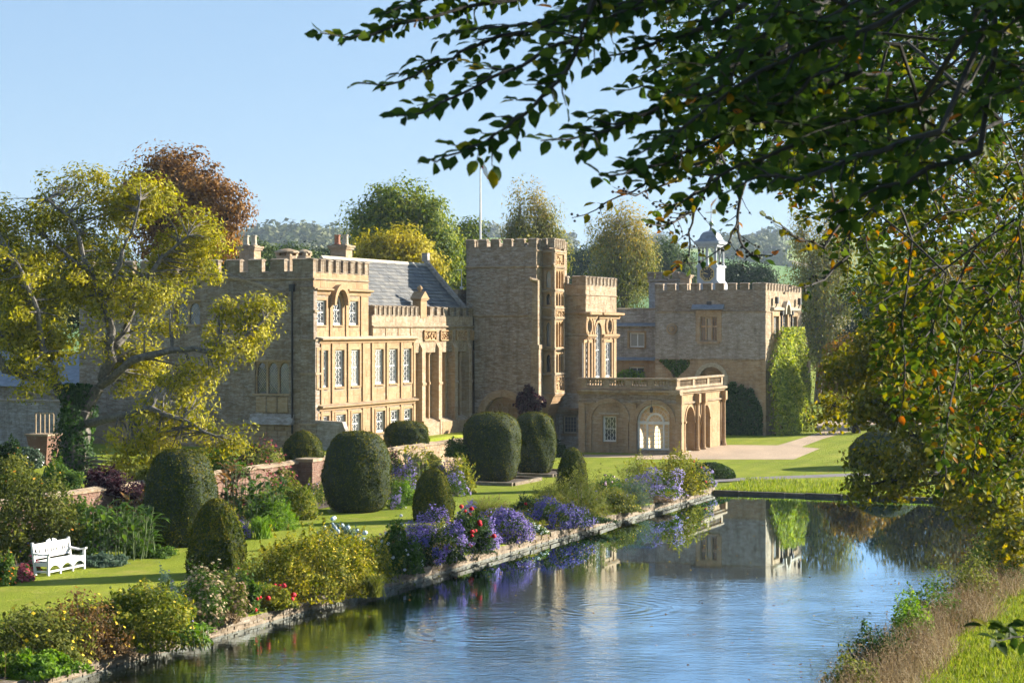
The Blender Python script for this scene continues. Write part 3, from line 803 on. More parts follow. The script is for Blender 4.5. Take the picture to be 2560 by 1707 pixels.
def leaded(root, F, a0, a1, z0, z1, nl, mul='brown', d=-.25):
    "stone-mullioned window with diamond leading"
    mb = MB(); w = (a1 - a0) / nl
    for i in range(nl + 1): F.box(mb, a0 + i * w - .06, a0 + i * w + .06, z0, z1, d - .05, d + .12)
    F.box(mb, a0 - .1, a1 + .1, z1, z1 + .1, d - .05, .05); F.box(mb, a0 - .1, a1 + .1, z0 - .1, z0, d - .05, .08)
    o = mb.obj('window', M[mul], root)
    for i in range(nl):
        x0, x1 = a0 + i * w + .06, a0 + (i + 1) * w - .06
        pb = MB(); F.box(pb, x0, x1, z0, z1, d, d + .01); pb.obj('pane', M['glass'], o)
        lb = MB(); n = int((z1 - z0) / .16)
        for k in range(-3, n + 3):
            for sg in (1, -1):
                za = z0 + k * .16; pts = [(x0, za), (x1, za + sg * (x1 - x0) * 1.4)]
                if min(pts[0][1], pts[1][1]) >= z0 and max(pts[0][1], pts[1][1]) <= z1: F.bar(lb, pts[0], pts[1], .014, d + .012, d + .022)
        if lb.v: lb.obj('leading', M['stonewhite'], o)
        F2 = MB(); F.ring(F2, (x0 + x1) / 2, z1 - (x1 - x0) / 2, (x1 - x0) / 2 * .82, (x1 - x0) / 2 * 1.3, d, d + .1, n=6); F2.obj('tracery', M[mul], o)
    return o
leaded(wing, S, ww[0][0], ww[0][1], ww[0][2], ww[0][3], 3)
leaded(wing, S, uw[0], uw[1], uw[2], uw[3], 2)
for i in range(3):
    a = ww[1][0] + (ww[1][1] - ww[1][0]) * i / 3
    part(wing, 'blind_panel', 'brown', lambda mb, a=a: S.box(mb, a + .04, a + (ww[1][1] - ww[1][0]) / 3 - .04, ww[1][2], ww[1][3] - .12, .0, .07))
part(wing, 'sloping_sill', 'rubble_grey', lambda mb: S.prof(mb, ww[1][0] - .3, ww[1][1] + .35, [(0, aZ(1062)), (.4, aZ(1062)), (.02, aZ(1036)), (0, aZ(1036))]))
# shallow gable moulding on the west front
gx = np.linspace(pat(380, QA), pat(718, QA), 12)
part(wing, 'gable_moulding', 'parapet', lambda mb: [S.bar(mb, (gx[i], aZ(738) + 1.0 * math.sin(math.pi * min(1, max(0, (i) / 11)))), (gx[i + 1], aZ(738) + 1.0 * math.sin(math.pi * min(1, (i + 1) / 11))), .14, 0, .13) for i in range(11)])
# curved terrace parapet stepping down from the corner
def scroll(mb):
    pts = [(PA + .3, ZG - .2), (PA + 3.2, ZG - .2), (PA + 3.2, ZG + .1), (PA + 2.6, ZG + .35), (PA + 2.1, ZG + .9), (PA + 1.85, ZG + 1.5), (PA + .3, ZG + 1.55)]
    mb.prism([(a, QA - .25, z) for a, z in pts], (0, .4, 0))
part(wing, 'curved_parapet', 'rubble_grey', scroll)

# chimneys of the wing
def chimney(name, label, px0, px1, ytop, ybot, Y, pots, m='brown', group=None, potmat=('terracotta', 'stonewhite')):
    a, b = AT(px0, ytop, Y), AT(px1, ybot, Y)
    c = (a + b) / 2
    p, q = toPQ(c); w = (px1 - px0) / K * Y * .46
    t = thing(name, label, 'chimney', p, q, b.z - .6, group)
    facs = MB(); facs.box(p - w, p + w, q - w * .8, q + w * .8, b.z - .6, a.z - .28)
    facs.obj('stack', M[m], t)
    cp = MB(); cp.box(p - w - .08, p + w + .08, q - w * .8 - .08, q + w * .8 + .08, a.z - .28, a.z - .16); cp.box(p - w - .14, p + w + .14, q - w * .8 - .14, q + w * .8 + .14, a.z - .16, a.z - .05); cp.box(p - w * .9, p + w * .9, q - w * .7, q + w * .7, a.z - .05, a.z)
    cp.obj('cap', M['parapet'], t)
    for i in range(pots):
        x = p + (i - (pots - 1) / 2) * w * 1.05
        pb = MB(); pb.lathe([(.19, 0), (.21, .04), (.17, .1), (.155, .5), (.19, .52), (.19, .58), (.13, .58), (.12, .3)], (x, q, a.z), 10)
        pb.obj('chimney_pot', M[potmat[i % len(potmat)]], t)
    return t
chimney('chimney', 'tall chimney with two cream pots rising behind the walnut tree', 602, 648, 614, 668, 108, 2, potmat=('stonewhite', 'stonewhite'))
chimney('chimney', 'brown chimney with one red and one cream pot above the west wing', 830, 877, 612, 660, 110, 2)
def domed_stack(label, px0, px1, ytop, ybot, Y):
    a, b = AT(px0, ytop, Y), AT(px1, ybot, Y); c = (a + b) / 2; p, q = toPQ(c); w = (px1 - px0) / K * Y / 2
    t = thing('capped_stack', label, 'chimney', p, q, b.z - .6)
    h = a.z - b.z
    body = MB(); body.lathe([(w * .86, -.6), (w * .86, h * .45), (w * .62, h * .45)], (p, q, b.z), 8); body.obj('stack', M['brown'], t)
    for k in range(4):
        pb = MB(); an = math.pi / 4 + k * math.pi / 2; pb.box(p + math.cos(an) * w * .7 - .12, p + math.cos(an) * w * .7 + .12, q + math.sin(an) * w * .7 - .12, q + math.sin(an) * w * .7 + .12, b.z + h * .45, b.z + h * .68); pb.obj('pier', M['brown'], t)
    cap = MB(); cap.lathe([(w, h * .68), (w, h * .78), (w * .85, h * .86), (w * .4, h * .97), (.12, h * 1.02)], (p, q, b.z), 12); cap.obj('cap', M['parapet'], t, smooth=False)
domed_stack('low round-capped stone vent at the corner of the west parapet', 686, 748, 622, 655, 104)
domed_stack('smaller round-capped stone vent behind the larger one', 738, 780, 624, 652, 108)

# ------------------------------------------------------------------ B: the great hall with slate roof
PH = PA
QH0, QH1 = QA1 + .42, 108.8
hZ = lambda y, q: zat(y, PH, q)
hall = thing('great_hall', 'hall range with battlements, slate roof and tall arched windows', 'building', PH - 3, QH0, ZG)
LH = Fr('L', PH)
hzt, hzc, hzs = zat(763, PH, qat(930, PH)), zat(789, PH, qat(930, PH)), zat(816, PH, qat(930, PH))
bays = [(1043, 1061), (1084.5, 1101), (1124, 1138), (1160, 1172)]
PR = PH - .45                                   # window plane
bq = [(qat(a, PR), qat(b, PR)) for a, b in bays]
wz1, wzt, wz0 = zat(875, PR, bq[1][0]), zat(957, PR, bq[1][0]), zat(1036, PR, bq[1][0])
hh = [arch(a - .05, b + .05, wz0, wz1 - .25, .42) for a, b in bq]
fz = zat(848, PH, bq[1][0]); fzt = zat(826, PH, bq[1][0])
pz = zl1 + .12
wall(hall, LH, QH0, QH1, pz if False else hzs - 1.55, hzc, [])
LHr = Fr('L', PR + .12)
wall(hall, LHr, QB1 + .02, QH1, -.1, hzs - 1.56, hh, thick=.5)
pbox(hall, 'wall', 'ashlar', PR - .4, PR + .1, QH0, QB1 + .01, zl1 - .1, hzs - 1.56)
facing(hall, LH, QH0, QH1, hzs - 1.55, hzc, [], 'parapet', (.26, .34), (.4, .9), (.004, .014), seed=8, gap=.008)
facing(hall, LHr, QB1 + .05, QH1, ZG, hzs - 1.56, hh, 'brown', (.22, .3), (.3, .7), (.003, .012), seed=9, gap=.008)
string(hall, LH, QH0, QH1, hzs, .14, .14)
qx = qat(1058, PH)
merlons(hall, LH, QH0 + .05, qx - .5, hzc, hzt - hzc, 10, .9, .34, first=False, last=False)
merlons(hall, LH, qx + .5, QH1 - .1, hzc, hzt - hzc, 7, .9, .34, first=False, last=True)
def aed(mb):
    LH.box(mb, qx - .42, qx + .42, hzc - .1, hzc + .95, -.5, .04); LH.box(mb, qx - .5, qx + .5, hzc + .95, hzc + 1.03, -.55, .1)
    LH.quad(mb, [(qx - .62, hzc + 1.03), (qx + .62, hzc + 1.03), (qx, hzc + 1.5)], -.6, .14)
    mb.lathe([(.1, 0), (.08, .08), (.17, .2), (.17, .3), (.05, .42)], (PH - .22, qx, hzc + 1.42), 8)
part(hall, 'pedimented_finial', 'ashlar', aed)
pbox(hall, 'interior', 'dark', -54.5, PR - .55, QH0 + .1, QH1 - .05, 0, hzc - .25)
# bays: buttress, frieze panel, tracery, sloping sill
for i, (a, b) in enumerate(bq):
    pb = MB()
    c = a - .42
    fwid = .23
    LHr.box(pb, c - fwid, c + fwid, ZG, hzs - 1.3, 0, .52); LHr.box(pb, c - fwid - .04, c + fwid + .04, wzt - .06, wzt + .08, 0, .57)
    LHr.prof(pb, c - fwid, c + fwid, [(0, hzs - 1.3), (.52, hzs - 1.3), (.30, hzs - .9), (.30, hzs - .45), (0, hzs - .2)])
    LHr.box(pb, c - fwid - .08, c + fwid + .08, ZG, ZG + .9, 0, .66)
    pb.obj('buttress', M['brown'], hall)
    b1 = (bq[i + 1][0] - .68) if i < 3 else QH1 - .05
    carving(hall, LH, a - .12, min(b1, b + .55), fz - .02, fzt - .05, .03, 20 + i)
    w = MB()
    ww_ = b - a
    for k in range(1, 3): LHr.box(w, a + ww_ * k / 3 - .045, a + ww_ * k / 3 + .045, wz0, wz1 - .1, -.42, -.2)
    LHr.box(w, a - .02, b + .02, wzt - .07, wzt + .07, -.42, -.12)
    for zz in (wz1 - .32, wzt - .3):
        for k in range(3): LHr.ring(w, a + ww_ * (k + .5) / 3, zz, ww_ / 6 - .06, ww_ / 6 - .005, -.38, -.18, n=6, sq=1.5)
    o = w.obj('window', M['ashlar'], hall)
    for sx in (a - .13, b + .02):
        sh_ = MB(); LHr.box(sh_, sx, sx + .11, ZG + .9, wz1 - .1, 0, .17); LHr.box(sh_, sx - .05, sx + .16, wzt - .05, wzt + .1, 0, .23); LHr.box(sh_, sx - .05, sx + .16, wz1 - .22, wz1 - .08, 0, .23); sh_.obj('shaft', M['ashlar'], o)
    for k in range(3):
        pb = MB(); LHr.box(pb, a + ww_ * k / 3 + .045, a + ww_ * (k + 1) / 3 - .045, wz0, wz1 + .2, -.35, -.34); pb.obj('pane', M['glass'], o)
    sb = MB(); LHr.prof(sb, a - .18, b + .62, [(-.3, 0), (.62, 0), (.62, ZG + .75), (-.3, wz0 + .02)]); sb.obj('sloping_sill', M['parapet'], o)
    hb_ = MB(); LHr.ring(hb_, (a + b) / 2, wz1 - .25, ww_ / 2 + .06, ww_ / 2 + .22, 0, .12, n=10, sq=.9); hb_.obj('hood_mould', M['ashlar'], o)
# upper wall panels beside the frieze
for k in range(4):
    a = QH0 + .05 + k * (QB1 - QH0) / 3.0
    part(hall, 'pilaster', 'ashlar', lambda mb, a=a: LH.box(mb, a, a + .09, hzs - 1.3, hzs - .1, 0, .05))
pbox(hall, 'plinth', 'ashlar', PH + .05, PH + .35, qat(1094, PH), QH1 - .1, ZG - .2, ZG + .74)
# roof: slates laid one by one
RP, RZ, EP, EZ = -50.5, 11.72, PH - .35, hzc + .12
slope = math.hypot(RP - EP, RZ - EZ)
up_ = np.array([(RP - EP), 0, (RZ - EZ)]) / slope
nrm = np.array([(RZ - EZ), 0, -(RP - EP)]) / slope
part(hall, 'roof', 'lead', lambda mb: mb.add([(EP, QH0, EZ), (EP, QH1, EZ), (RP, QH1, RZ), (RP, QH0, RZ), (2 * RP - EP, QH0, EZ), (2 * RP - EP, QH1, EZ)],
                                             [(0, 1, 2, 3), (3, 2, 5, 4), (0, 3, 4), (1, 5, 2), (0, 4, 5, 1)]))
def slatemat():
    m, nt, ns, ls, b = newmat('roof_slate')
    oi = ns.new('ShaderNodeObjectInfo'); tc = ns.new('ShaderNodeTexCoord')
    n = node(ns, 'ShaderNodeTexNoise', Scale=7.0, Detail=6.0, Roughness=.7); ls.new(tc.outputs['Object'], n.inputs['Vector'])
    a = ns.new('ShaderNodeMath'); a.operation = 'MULTIPLY_ADD'; a.inputs[1].default_value = .5; ls.new(oi.outputs['Random'], a.inputs[0])
    h = ns.new('ShaderNodeMath'); h.operation = 'MULTIPLY'; h.inputs[1].default_value = .5; ls.new(n.outputs[0], h.inputs[0]); ls.new(h.outputs[0], a.inputs[2])
    r = ramp(ns, [(.2, (.065, .068, .07)), (.5, (.105, .104, .10)), (.85, (.165, .155, .135))]); ls.new(a.outputs[0], r.inputs[0]); ls.new(r.outputs[0], b.inputs['Base Color'])
    b.inputs['Roughness'].default_value = .62
    bp = node(ns, 'ShaderNodeBump', Strength=.4, Distance=.02); ls.new(n.outputs[0], bp.inputs['Height']); ls.new(bp.outputs[0], b.inputs['Normal'])
    return m
M['slate'] = slatemat()
roof_obj = [o for o in hall.children if o.name.startswith('roof')][0]
rows, sw = 15, .62
sh = slope / rows
ncol = int((QH1 - QH0) / sw)
smesh = []
for v in range(4):
    mb = MB(); rr = random.Random(v)
    t0, t1 = .022 + rr.uniform(-.006, .01), .006
    L_ = sh * 1.18
    def rp(x, u, h): return (up_[0] * u + nrm[0] * h, x, up_[2] * u + nrm[2] * h)
    x0, x1 = .006, sw - .006
    mb.hexa([rp(x0, 0, .004), rp(x1, 0, .004), rp(x1, L_, .002), rp(x0, L_, .002), rp(x0, 0 + rr.uniform(-.012, .012), t0 + .022), rp(x1, 0, t0 + .022), rp(x1, L_, t1), rp(x0, L_, t1)])
    me = mb.mesh('slate'); me.materials.append(M['slate']); smesh.append(me)
ox, oy, oz = ORG[hall.name]
rr = random.Random(5)
nsl = 0
for i in range(rows):
    for j in range(ncol + 1):
        qj = QH0 + (j - (.5 if i % 2 else 0)) * sw
        if qj < QH0 - .01 or qj + sw > QH1 + .25: continue
        o = bpy.data.objects.new('slate', smesh[rr.randrange(4)]); put(o, roof_obj)
        u = i * sh
        o.location = (EP + up_[0] * u - ox, qj - oy, EZ + up_[2] * u - oz)
        nsl += 1
part(hall, 'ridge_tiles', 'stonewhite', lambda mb: mb.prism([(RP + .16, QH0, RZ - .08), (RP, QH0, RZ + .1), (RP - .16, QH0, RZ - .08)], (0, QH1 - QH0 - .3, 0)))
part(hall, 'gable_coping', 'rubble_grey', lambda mb: (mb.hexa([(RP - .05, QH1 - .3, RZ + .05), (EP + .1, QH1 - .3, EZ + .02), (EP + .1, QH1 + .06, EZ + .02), (RP - .05, QH1 + .06, RZ + .05), (RP - .05, QH1 - .3, RZ + .42), (EP + .1, QH1 - .3, EZ + .34), (EP + .1, QH1 + .06, EZ + .34), (RP - .05, QH1 + .06, RZ + .42)]), mb.box(RP - .2, RP + .2, QH1 - .32, QH1 + .08, RZ + .2, RZ + .75)))
# low range behind the hall against the tower
pbox(hall, 'back_range', 'rubble', -60, -48.4, QH1 + .1, QH1 + 5.5, ZG, zat(735, -49, QH1))
part(hall, 'back_range_parapet', 'parapet', lambda mb: mb.box(-60.05, -48.35, QH1 + .05, QH1 + 5.55, zat(735, -49, QH1) + .002, zat(724, -49, QH1)))
def aerial(mb):
    x, y, z = pat(1154, QH1 + .5), QH1 + .5, zat(724, -48.5, QH1)
    mb.tube([(x, y, z), (x, y, z + 1.3)], .025, 6); mb.tube([(x - .35, y, z + 1.25), (x + .05, y, z + 1.25)], .02, 6); mb.box(x - .1, x + .1, y - .05, y + .05, z + .05, z + .2)
part(hall, 'aerial', 'white', aerial)

# ------------------------------------------------------------------ T: the entrance tower with oriel
PT, QT = -43.0, 108.8
PT0 = pat(1166, QT); PT1 = pat(1186, QT)
tZ = lambda y: zat(y, PT, QT)
tower = thing('porch_tower', 'tall square battlemented stone tower with projecting oriel window', 'tower', (PT + PT0) / 2, QT, 0)
TS, TL = Fr('S', QT), Fr('L', PT)
QT1 = 114.2
tzt, tzc = tZ(596), tZ(618)
ac, ar = pat(1258, QT), 1.3
az_ = tZ(1040)
hT = [arch(ac - ar, ac + ar, .0, az_ - .1)]
wall(tower, TS, PT1, PT - .45, 0, tZ(790), hT)
wall(tower, TS, PT0, PT - .45, tZ(790), tzc)
wall(tower, TL, QT, QT1, 0, tzc)
facing(tower, TS, PT1, PT + .02, 0, tZ(790), hT, 'rubble', (.13, .2), (.22, .6), (.005, .022), seed=11)
facing(tower, TS, PT0, PT + .02, tZ(790), tzc, [], 'rubble', (.12, .18), (.2, .5), (.005, .024), seed=12)
facing(tower, TL, QT + .0, QT1, 0, tzc, [], 'parapet', (.2, .3), (.3, .6), (.006, .02), seed=13)
pbox(tower, 'interior', 'dark', PT0 + .1, PT - .5, QT + .8, QT1, 0, tzc - .4)
pbox(tower, 'wall', 'rubble', PT0, PT0 + .3, QT + .5, QT1, hzc - 1.0, tzc)
pbox(tower, 'wall', 'rubble', PT0 + .31, PT - .46, QT1 - .3, QT1 + .0, 0, tzc)
pbox(tower, 'roof', 'lead', PT0 + .3, PT - .45, QT + .46, QT1 - .31, tzc - .39, tzc - .25)
merlons(tower, TS, PT0, PT, tzc, tzt - tzc, 6, .68)
TBk = Fr('S', QT1)
merlons(tower, TBk, PT0, PT - .5, tzc, tzt - tzc, 6, .68)
merlons(tower, TL, QT + .42, QT1, tzc, tzt - tzc, 6, .7, first=False)
TLw = Fr('L', PT0 + .38)
merlons(tower, TLw, QT + .5, QT1 - .5, tzc, tzt - tzc, 5, .7, first=False)
for z, pr in ((tZ(666), .14), (tZ(789), .1)): string(tower, TS, (PT0 if z > 9 else PT1) - .05, PT + .1, z, .16, pr)
for z in (tZ(626), tZ(666), tZ(840)): string(tower, TL, QT - .1, QT + .9, z, .14, .12)
part(tower, 'corner_buttress', 'parapet', lambda mb: (mb.box(PT - .3, PT + .22, QT - .12, QT + .5, 0, tZ(868)), mb.box(PT - .25, PT + .14, QT - .07, QT + .45, tZ(868), tZ(700))))
for y_ in (872, 1010): part(tower, 'buttress_offset', 'parapet', lambda mb: mb.box(PT - .32, PT + .27, QT - .18, QT + .55, tZ(y_), tZ(y_ - 10)))
def gargoyle(mb):
    mb.tube([(PT + .05, QT - .05, tZ(702)), (PT - .15, QT - .35, tZ(700)), (PT - .22, QT - .6, tZ(697))], [.16, .14, .06], 6); mb.lathe([(.05, -.12), (.14, 0), (.05, .12)], (PT - .2, QT - .55, tZ(697)), 6)
part(tower, 'gargoyle', 'parapet', gargoyle)
# door arch with fan tracery
def fan(mb):
    TS.ring(mb, ac, az_ - .1, ar - .02, ar + .26, -.25, .1, n=16); TS.ring(mb, ac, az_ - .1, ar + .26, ar + .42, -.02, .16, n=16)
    for k in range(4):
        x = ac - ar + .1 + (2 * ar - .2) * k / 3
        if 0 < k < 3: TS.box(mb, x - .05, x + .05, 0, az_ + .2, -.34, -.24)
    for cx in (ac - .65, ac, ac + .65):
        TS.ring(mb, cx, az_ - .25, .28, .34, -.33, -.22, n=8, sq=1.5); TS.ring(mb, cx, az_ + .32, .17, .23, -.33, -.22, 0, 2 * math.pi, 10)
    for s_ in (-1, 1): TS.ring(mb, ac + s_ * .33, az_ + .62, .13, .18, -.33, -.22, 0, 2 * math.pi, 8)
    TS.box(mb, ac - ar, ac + ar, az_ - .3, az_ - .18, -.34, -.22)
part(tower, 'tracery', 'brown', fan)
pbox(tower, 'door_recess', 'ashlar', ac - ar - .02, ac + ar + .02, QT + .44, QT + .5, 0, az_ + ar)
# oriel: shaded side, sunlit front, panels and lights
QO0, QO1, PO = qat(1386, PT + .85), qat(1410.5, PT + .85), PT + .85
oS, oL = Fr('S', QO0), Fr('L', PO)
ozb = tZ(985)
oriel = pbox(tower, 'oriel', 'carved', PT + .02, PO - .16, QO0 + .16, QO1 - .05, ozb, tzc - .05)
lev = [tZ(985), tZ(966), tZ(938), tZ(880), tZ(808), tZ(790), tZ(762), tZ(725), tZ(668), tZ(628), tzc]
for z in (tZ(985), tZ(936), tZ(872), tZ(795), tZ(770), tZ(726), tZ(666), tZ(628)):
    part(oriel, 'string_course', 'parapet', lambda mb, z=z: (oL.prof(mb, QO0 - .08, QO1 + .06, [(-.2, z - .09), (.04, z - .09), (.10, z), (.03, z + .09), (-.2, z + .09)]), oS.prof(mb, PT + .03, PO + .07, [(-.2, z - .088), (.04, z - .088), (.09, z), (.03, z + .088), (-.2, z + .088)])))
def lights(F, a0, a1, z0, z1, n, blank=False, nm='window'):
    mb = MB(); w = (a1 - a0) / n
    F.box(mb, a0 - .09, a0 - .0, z0, z1, -.15, .02); F.box(mb, a1, a1 + .09, z0, z1, -.15, .02)
    for k in range(1, n): F.box(mb, a0 + k * w - .04, a0 + k * w + .04, z0, z1, -.15, .015)
    for k in range(n): F.ring(mb, a0 + (k + .5) * w, z1 - w * .55, w * .38, w * .56, -.15, .01, n=6, sq=1.3)
    F.box(mb, a0 - .09, a1 + .09, z1, z1 + .07, -.15, .04); F.box(mb, a0 - .09, a1 + .09, z0 - .07, z0, -.15, .05)
    o = mb.obj(nm, M['carved'], oriel)
    if not blank:
        for k in range(n):
            pb = MB(); F.box(pb, a0 + k * w + .04, a0 + (k + 1) * w - .04, z0, z1, -.10, -.09); pb.obj('pane', M['glass'], o)
    return o
la0, la1 = QO0 + .22, QO1 - .2
for z0, z1, bl in ((tZ(933), tZ(884), False), (tZ(868), tZ(803), True), (tZ(764), tZ(731), False), (tZ(721), tZ(674), True)):
    lights(oL, la0, la1, z0, z1, 3, bl, 'window' if not bl else 'blind_panel')
    lights(oS, PT + .28, PO - .22, z0 + .05, z1 - .05, 1, False)
carving(oriel, oL, QO0 + .15, QO1 - .15, tZ(984) + .12, tZ(944), -.02, 31, 30)
carving(oriel, oL, QO0 + .15, QO1 - .15, tZ(792), tZ(777), -.02, 32, 24)
carving(oriel, oL, QO0 + .15, QO1 - .15, tZ(660), tZ(634), -.02, 33, 26)
for F, a0, a1 in ((oL, QO0 - .06, QO1), (oS, PO - .16, PO + .06)):
    part(oriel, 'shaft', 'parapet', lambda mb, F=F, a0=a0: F.box(mb, a0, a0 + .14, ozb, tzc - .05, -.14, .045))
part(oriel, 'shaft', 'parapet', lambda mb: oL.box(mb, QO1 - .12, QO1 + .02, ozb, tzc - .05, -.14, .045))
part(oriel, 'corbel', 'ashlar', lambda mb: [mb.hexa([(PT - .02, QO0 + .02 + k * .0, tZ(1056)), (PT + .06, QO0 + .02, tZ(1056)), (PT + .06, QO1, tZ(1056)), (PT - .02, QO1, tZ(1056)), (PT - .02, QO0 - .04, ozb), (PO + .05, QO0 - .04, ozb), (PO + .05, QO1 + .04, ozb), (PT - .02, QO1 + .04, ozb)]) for k in range(1)] + [oL.prof(mb, QO0 - .08 + k * .02, QO1 + .06, [(-.5, ozb - .15 - k * .36), (.04 - k * .2, ozb - .15 - k * .36), (.08 - k * .2, ozb - .05 - k * .36), (-.5, ozb - .02 - k * .36)]) for k in range(4)])
merlons(tower, oL, QO0 - .02, QO1, tzc, tzt - tzc + .03, 5, .75, .2)
merlons(tower, oS, PT + .05, PO - .2, tzc, tzt - tzc + .03, 2, .9, .2)
part(tower, 'gargoyle', 'parapet', lambda mb: mb.tube([(PO - .1, QO0, tZ(666)), (PO + .05, QO0 - .3, tZ(662)), (PO + .1, QO0 - .5, tZ(658))], [.14, .12, .05], 6))

# flag and pole on the tower
fpx, fq = pat(1201, QT + 2.4), QT + 2.4
flag = thing('flagpole', 'slender white flagpole with limp white and red flag on the tower', 'flagpole', fpx, fq, tzc - .25)
ftz = zat(390, fpx, fq)
part(flag, 'pole', 'white', lambda mb: mb.tube([(fpx, fq, tzc - .25), (fpx, fq, (tzc + ftz) / 2), (fpx, fq, ftz)], [.075, .06, .04], 8))
part(flag, 'finial', 'gold', lambda mb: mb.lathe([(.03, 0), (.09, .06), (.09, .12), (.02, .18)], (fpx, fq, ftz), 8))
def cloth(mb, c0, c1, red):
    n = 9
    for i in range(n):
        for j in range(c0, c1):
            def P(i_, j_):
                u, v = i_ / n, j_ / 10
                return (fpx + .05 + .50 * u + .12 * math.sin(v * 6 + u * 3), fq - .06 * math.sin(u * 9 + v * 4), ftz - .22 - 1.15 * u - .42 * v * (1 - .3 * u))
            mb.add([P(i, j), P(i + 1, j), P(i + 1, j + 1), P(i, j + 1)], [(0, 1, 2, 3)], 0)
M['flagwhite'] = plain('white_flag_cloth', (.75, .74, .72), .8, noise=.03); M['flagred'] = plain('red_flag_cloth', (.55, .03, .05), .8, noise=.03)
part(flag, 'flag_cloth', 'flagwhite', lambda mb: (cloth(mb, 0, 4, 0), cloth(mb, 6, 10, 0)))
part(flag, 'flag_stripe', 'flagred', lambda mb: cloth(mb, 4, 6, 1))

# ------------------------------------------------------------------ C: the saloon block with the Venetian window
PC, QC = -41.0, 112.3
QC1 = qat(1541, PC)
cZ = lambda y: zat(y, PC, QC)
south = thing('saloon_block', 'square golden block with arched and oval windows beside the tower', 'building', PC - 3, QC, 0)
CL, CS = Fr('L', PC), Fr('S', QC)
czt, czc = cZ(690), cZ(713)
PC0 = -47.5
tall = [(qat(1458.8, PC - .15) - .27, qat(1471.5, PC - .15)), (qat(1485.5, PC - .15) - .27, qat(1497, PC - .15)), (qat(1510.5, PC - .15) - .27, qat(1522, PC - .15))]
tz0, tz1 = cZ(946), cZ(857)
ccx = (tall[1][0] + tall[1][1]) / 2
ovz = cZ(815); ovr = .42
ov = [(tall[0][0] + tall[0][1]) / 2 + .25, (tall[2][0] + tall[2][1]) / 2 + .2]
hC = [rect(*tall[0], tz0, tz1), arch(*tall[1], tz0, cZ(835) + .15, .95), rect(*tall[2], tz0, tz1)] + [disc(o, ovz, ovr) for o in ov]
wc = (pat(1407, QC), pat(1441, QC), cZ(1084), cZ(1040))
hcs = [rect(*wc)]
wall(south, CL, QC, QC1, 0, czc, hC)
wall(south, CS, PC0, PC - .45, 0, czc, hcs)
facing(south, CL, QC, QC1, 0, cZ(783), hC, 'ashlar', (.3, .38), (.5, 1.0), (.003, .010), seed=14, gap=.007)
facing(south, CL, QC, QC1, cZ(783), czc, [], 'parapet', (.25, .32), (.4, .9), (.004, .014), seed=15, gap=.008)
facing(south, CS, PC0, PC + .01, cZ(983), czc, hcs, 'brown', (.16, .26), (.25, .6), (.006, .024), seed=16)
facing(south, CS, PC0, PC + .01, 0, cZ(983), hcs, 'rubble_grey', (.22, .32), (.4, .9), (.003, .014), seed=17)
pbox(south, 'interior', 'dark', PC0, PC - .55, QC + .7, QC1 - .1, 0, czc - .3)
pbox(south, 'roof', 'lead', PC0, PC - .45, QC + .45, QC1, czc - .29, czc - .15)
pbox(south, 'wall', 'brown', PC0, PC - .46, QC1 - .09, QC1 - .0, 0, czc)
merlons(south, CL, QC, QC1, czc, czt - czc, 9, .8)
merlons(south, CS, PC0 + 3, PC - .4, czc, czt - czc, 4, .8)
for F, a0, a1 in ((CL, QC - .1, QC1), (CS, PC0, PC + .08)): string(south, F, a0, a1, cZ(737), .1, .08)
zcor = cZ(783)
for a0, a1 in ((QC - .05, ccx - .35), (ccx + .05, QC1 + .5)):
    part(south, 'cornice', 'ashlar', lambda mb, a0=a0, a1=a1: CL.prof(mb, a0, a1, [(-.05, zcor - .34), (.08, zcor - .34), (.12, zcor - .15), (.42, zcor - .08), (.42, zcor + .04), (-.05, zcor + .1)]))
string(south, CS, PC0, PC + .4, zcor, .2, .2, 'ashlar')
zim = cZ(838)
for a0, a1 in ((QC + .05, tall[1][0] - .12), (tall[1][1] + .12, QC1 + .15)):
    part(south, 'impost_cornice', 'ashlar', lambda mb, a0=a0, a1=a1: CL.prof(mb, a0, a1, [(-.05, zim - .22), (.06, zim - .22), (.2, zim - .06), (.2, zim + .04), (-.05, zim + .08)]))
string(south, CS, PC0, PC + .2, zim, .12, .1)
window(south, CL, *tall[0], tz0, tz1, nz=6, surround=(.2, .06)); window(south, CL, *tall[2], tz0, tz1, nz=6, surround=(.2, .06))
window(south, CL, *tall[1], tz0, cZ(835) + .15 + (tall[1][1] - tall[1][0]) / 2, nz=8, arched=True, surround=(.16, .06))
for a in (tall[0][1] + .45, tall[1][0] - .3, tall[1][1] + .3, tall[2][0] - .4, tall[2][1] + .42, QC + .35):
    part(south, 'pilaster', 'ashlar', lambda mb, a=a: (CL.box(mb, a - .12, a + .12, tz0 - .3, zim - .24, 0, .1), CL.box(mb, a - .16, a + .16, zim - .45, zim - .3, 0, .14)))
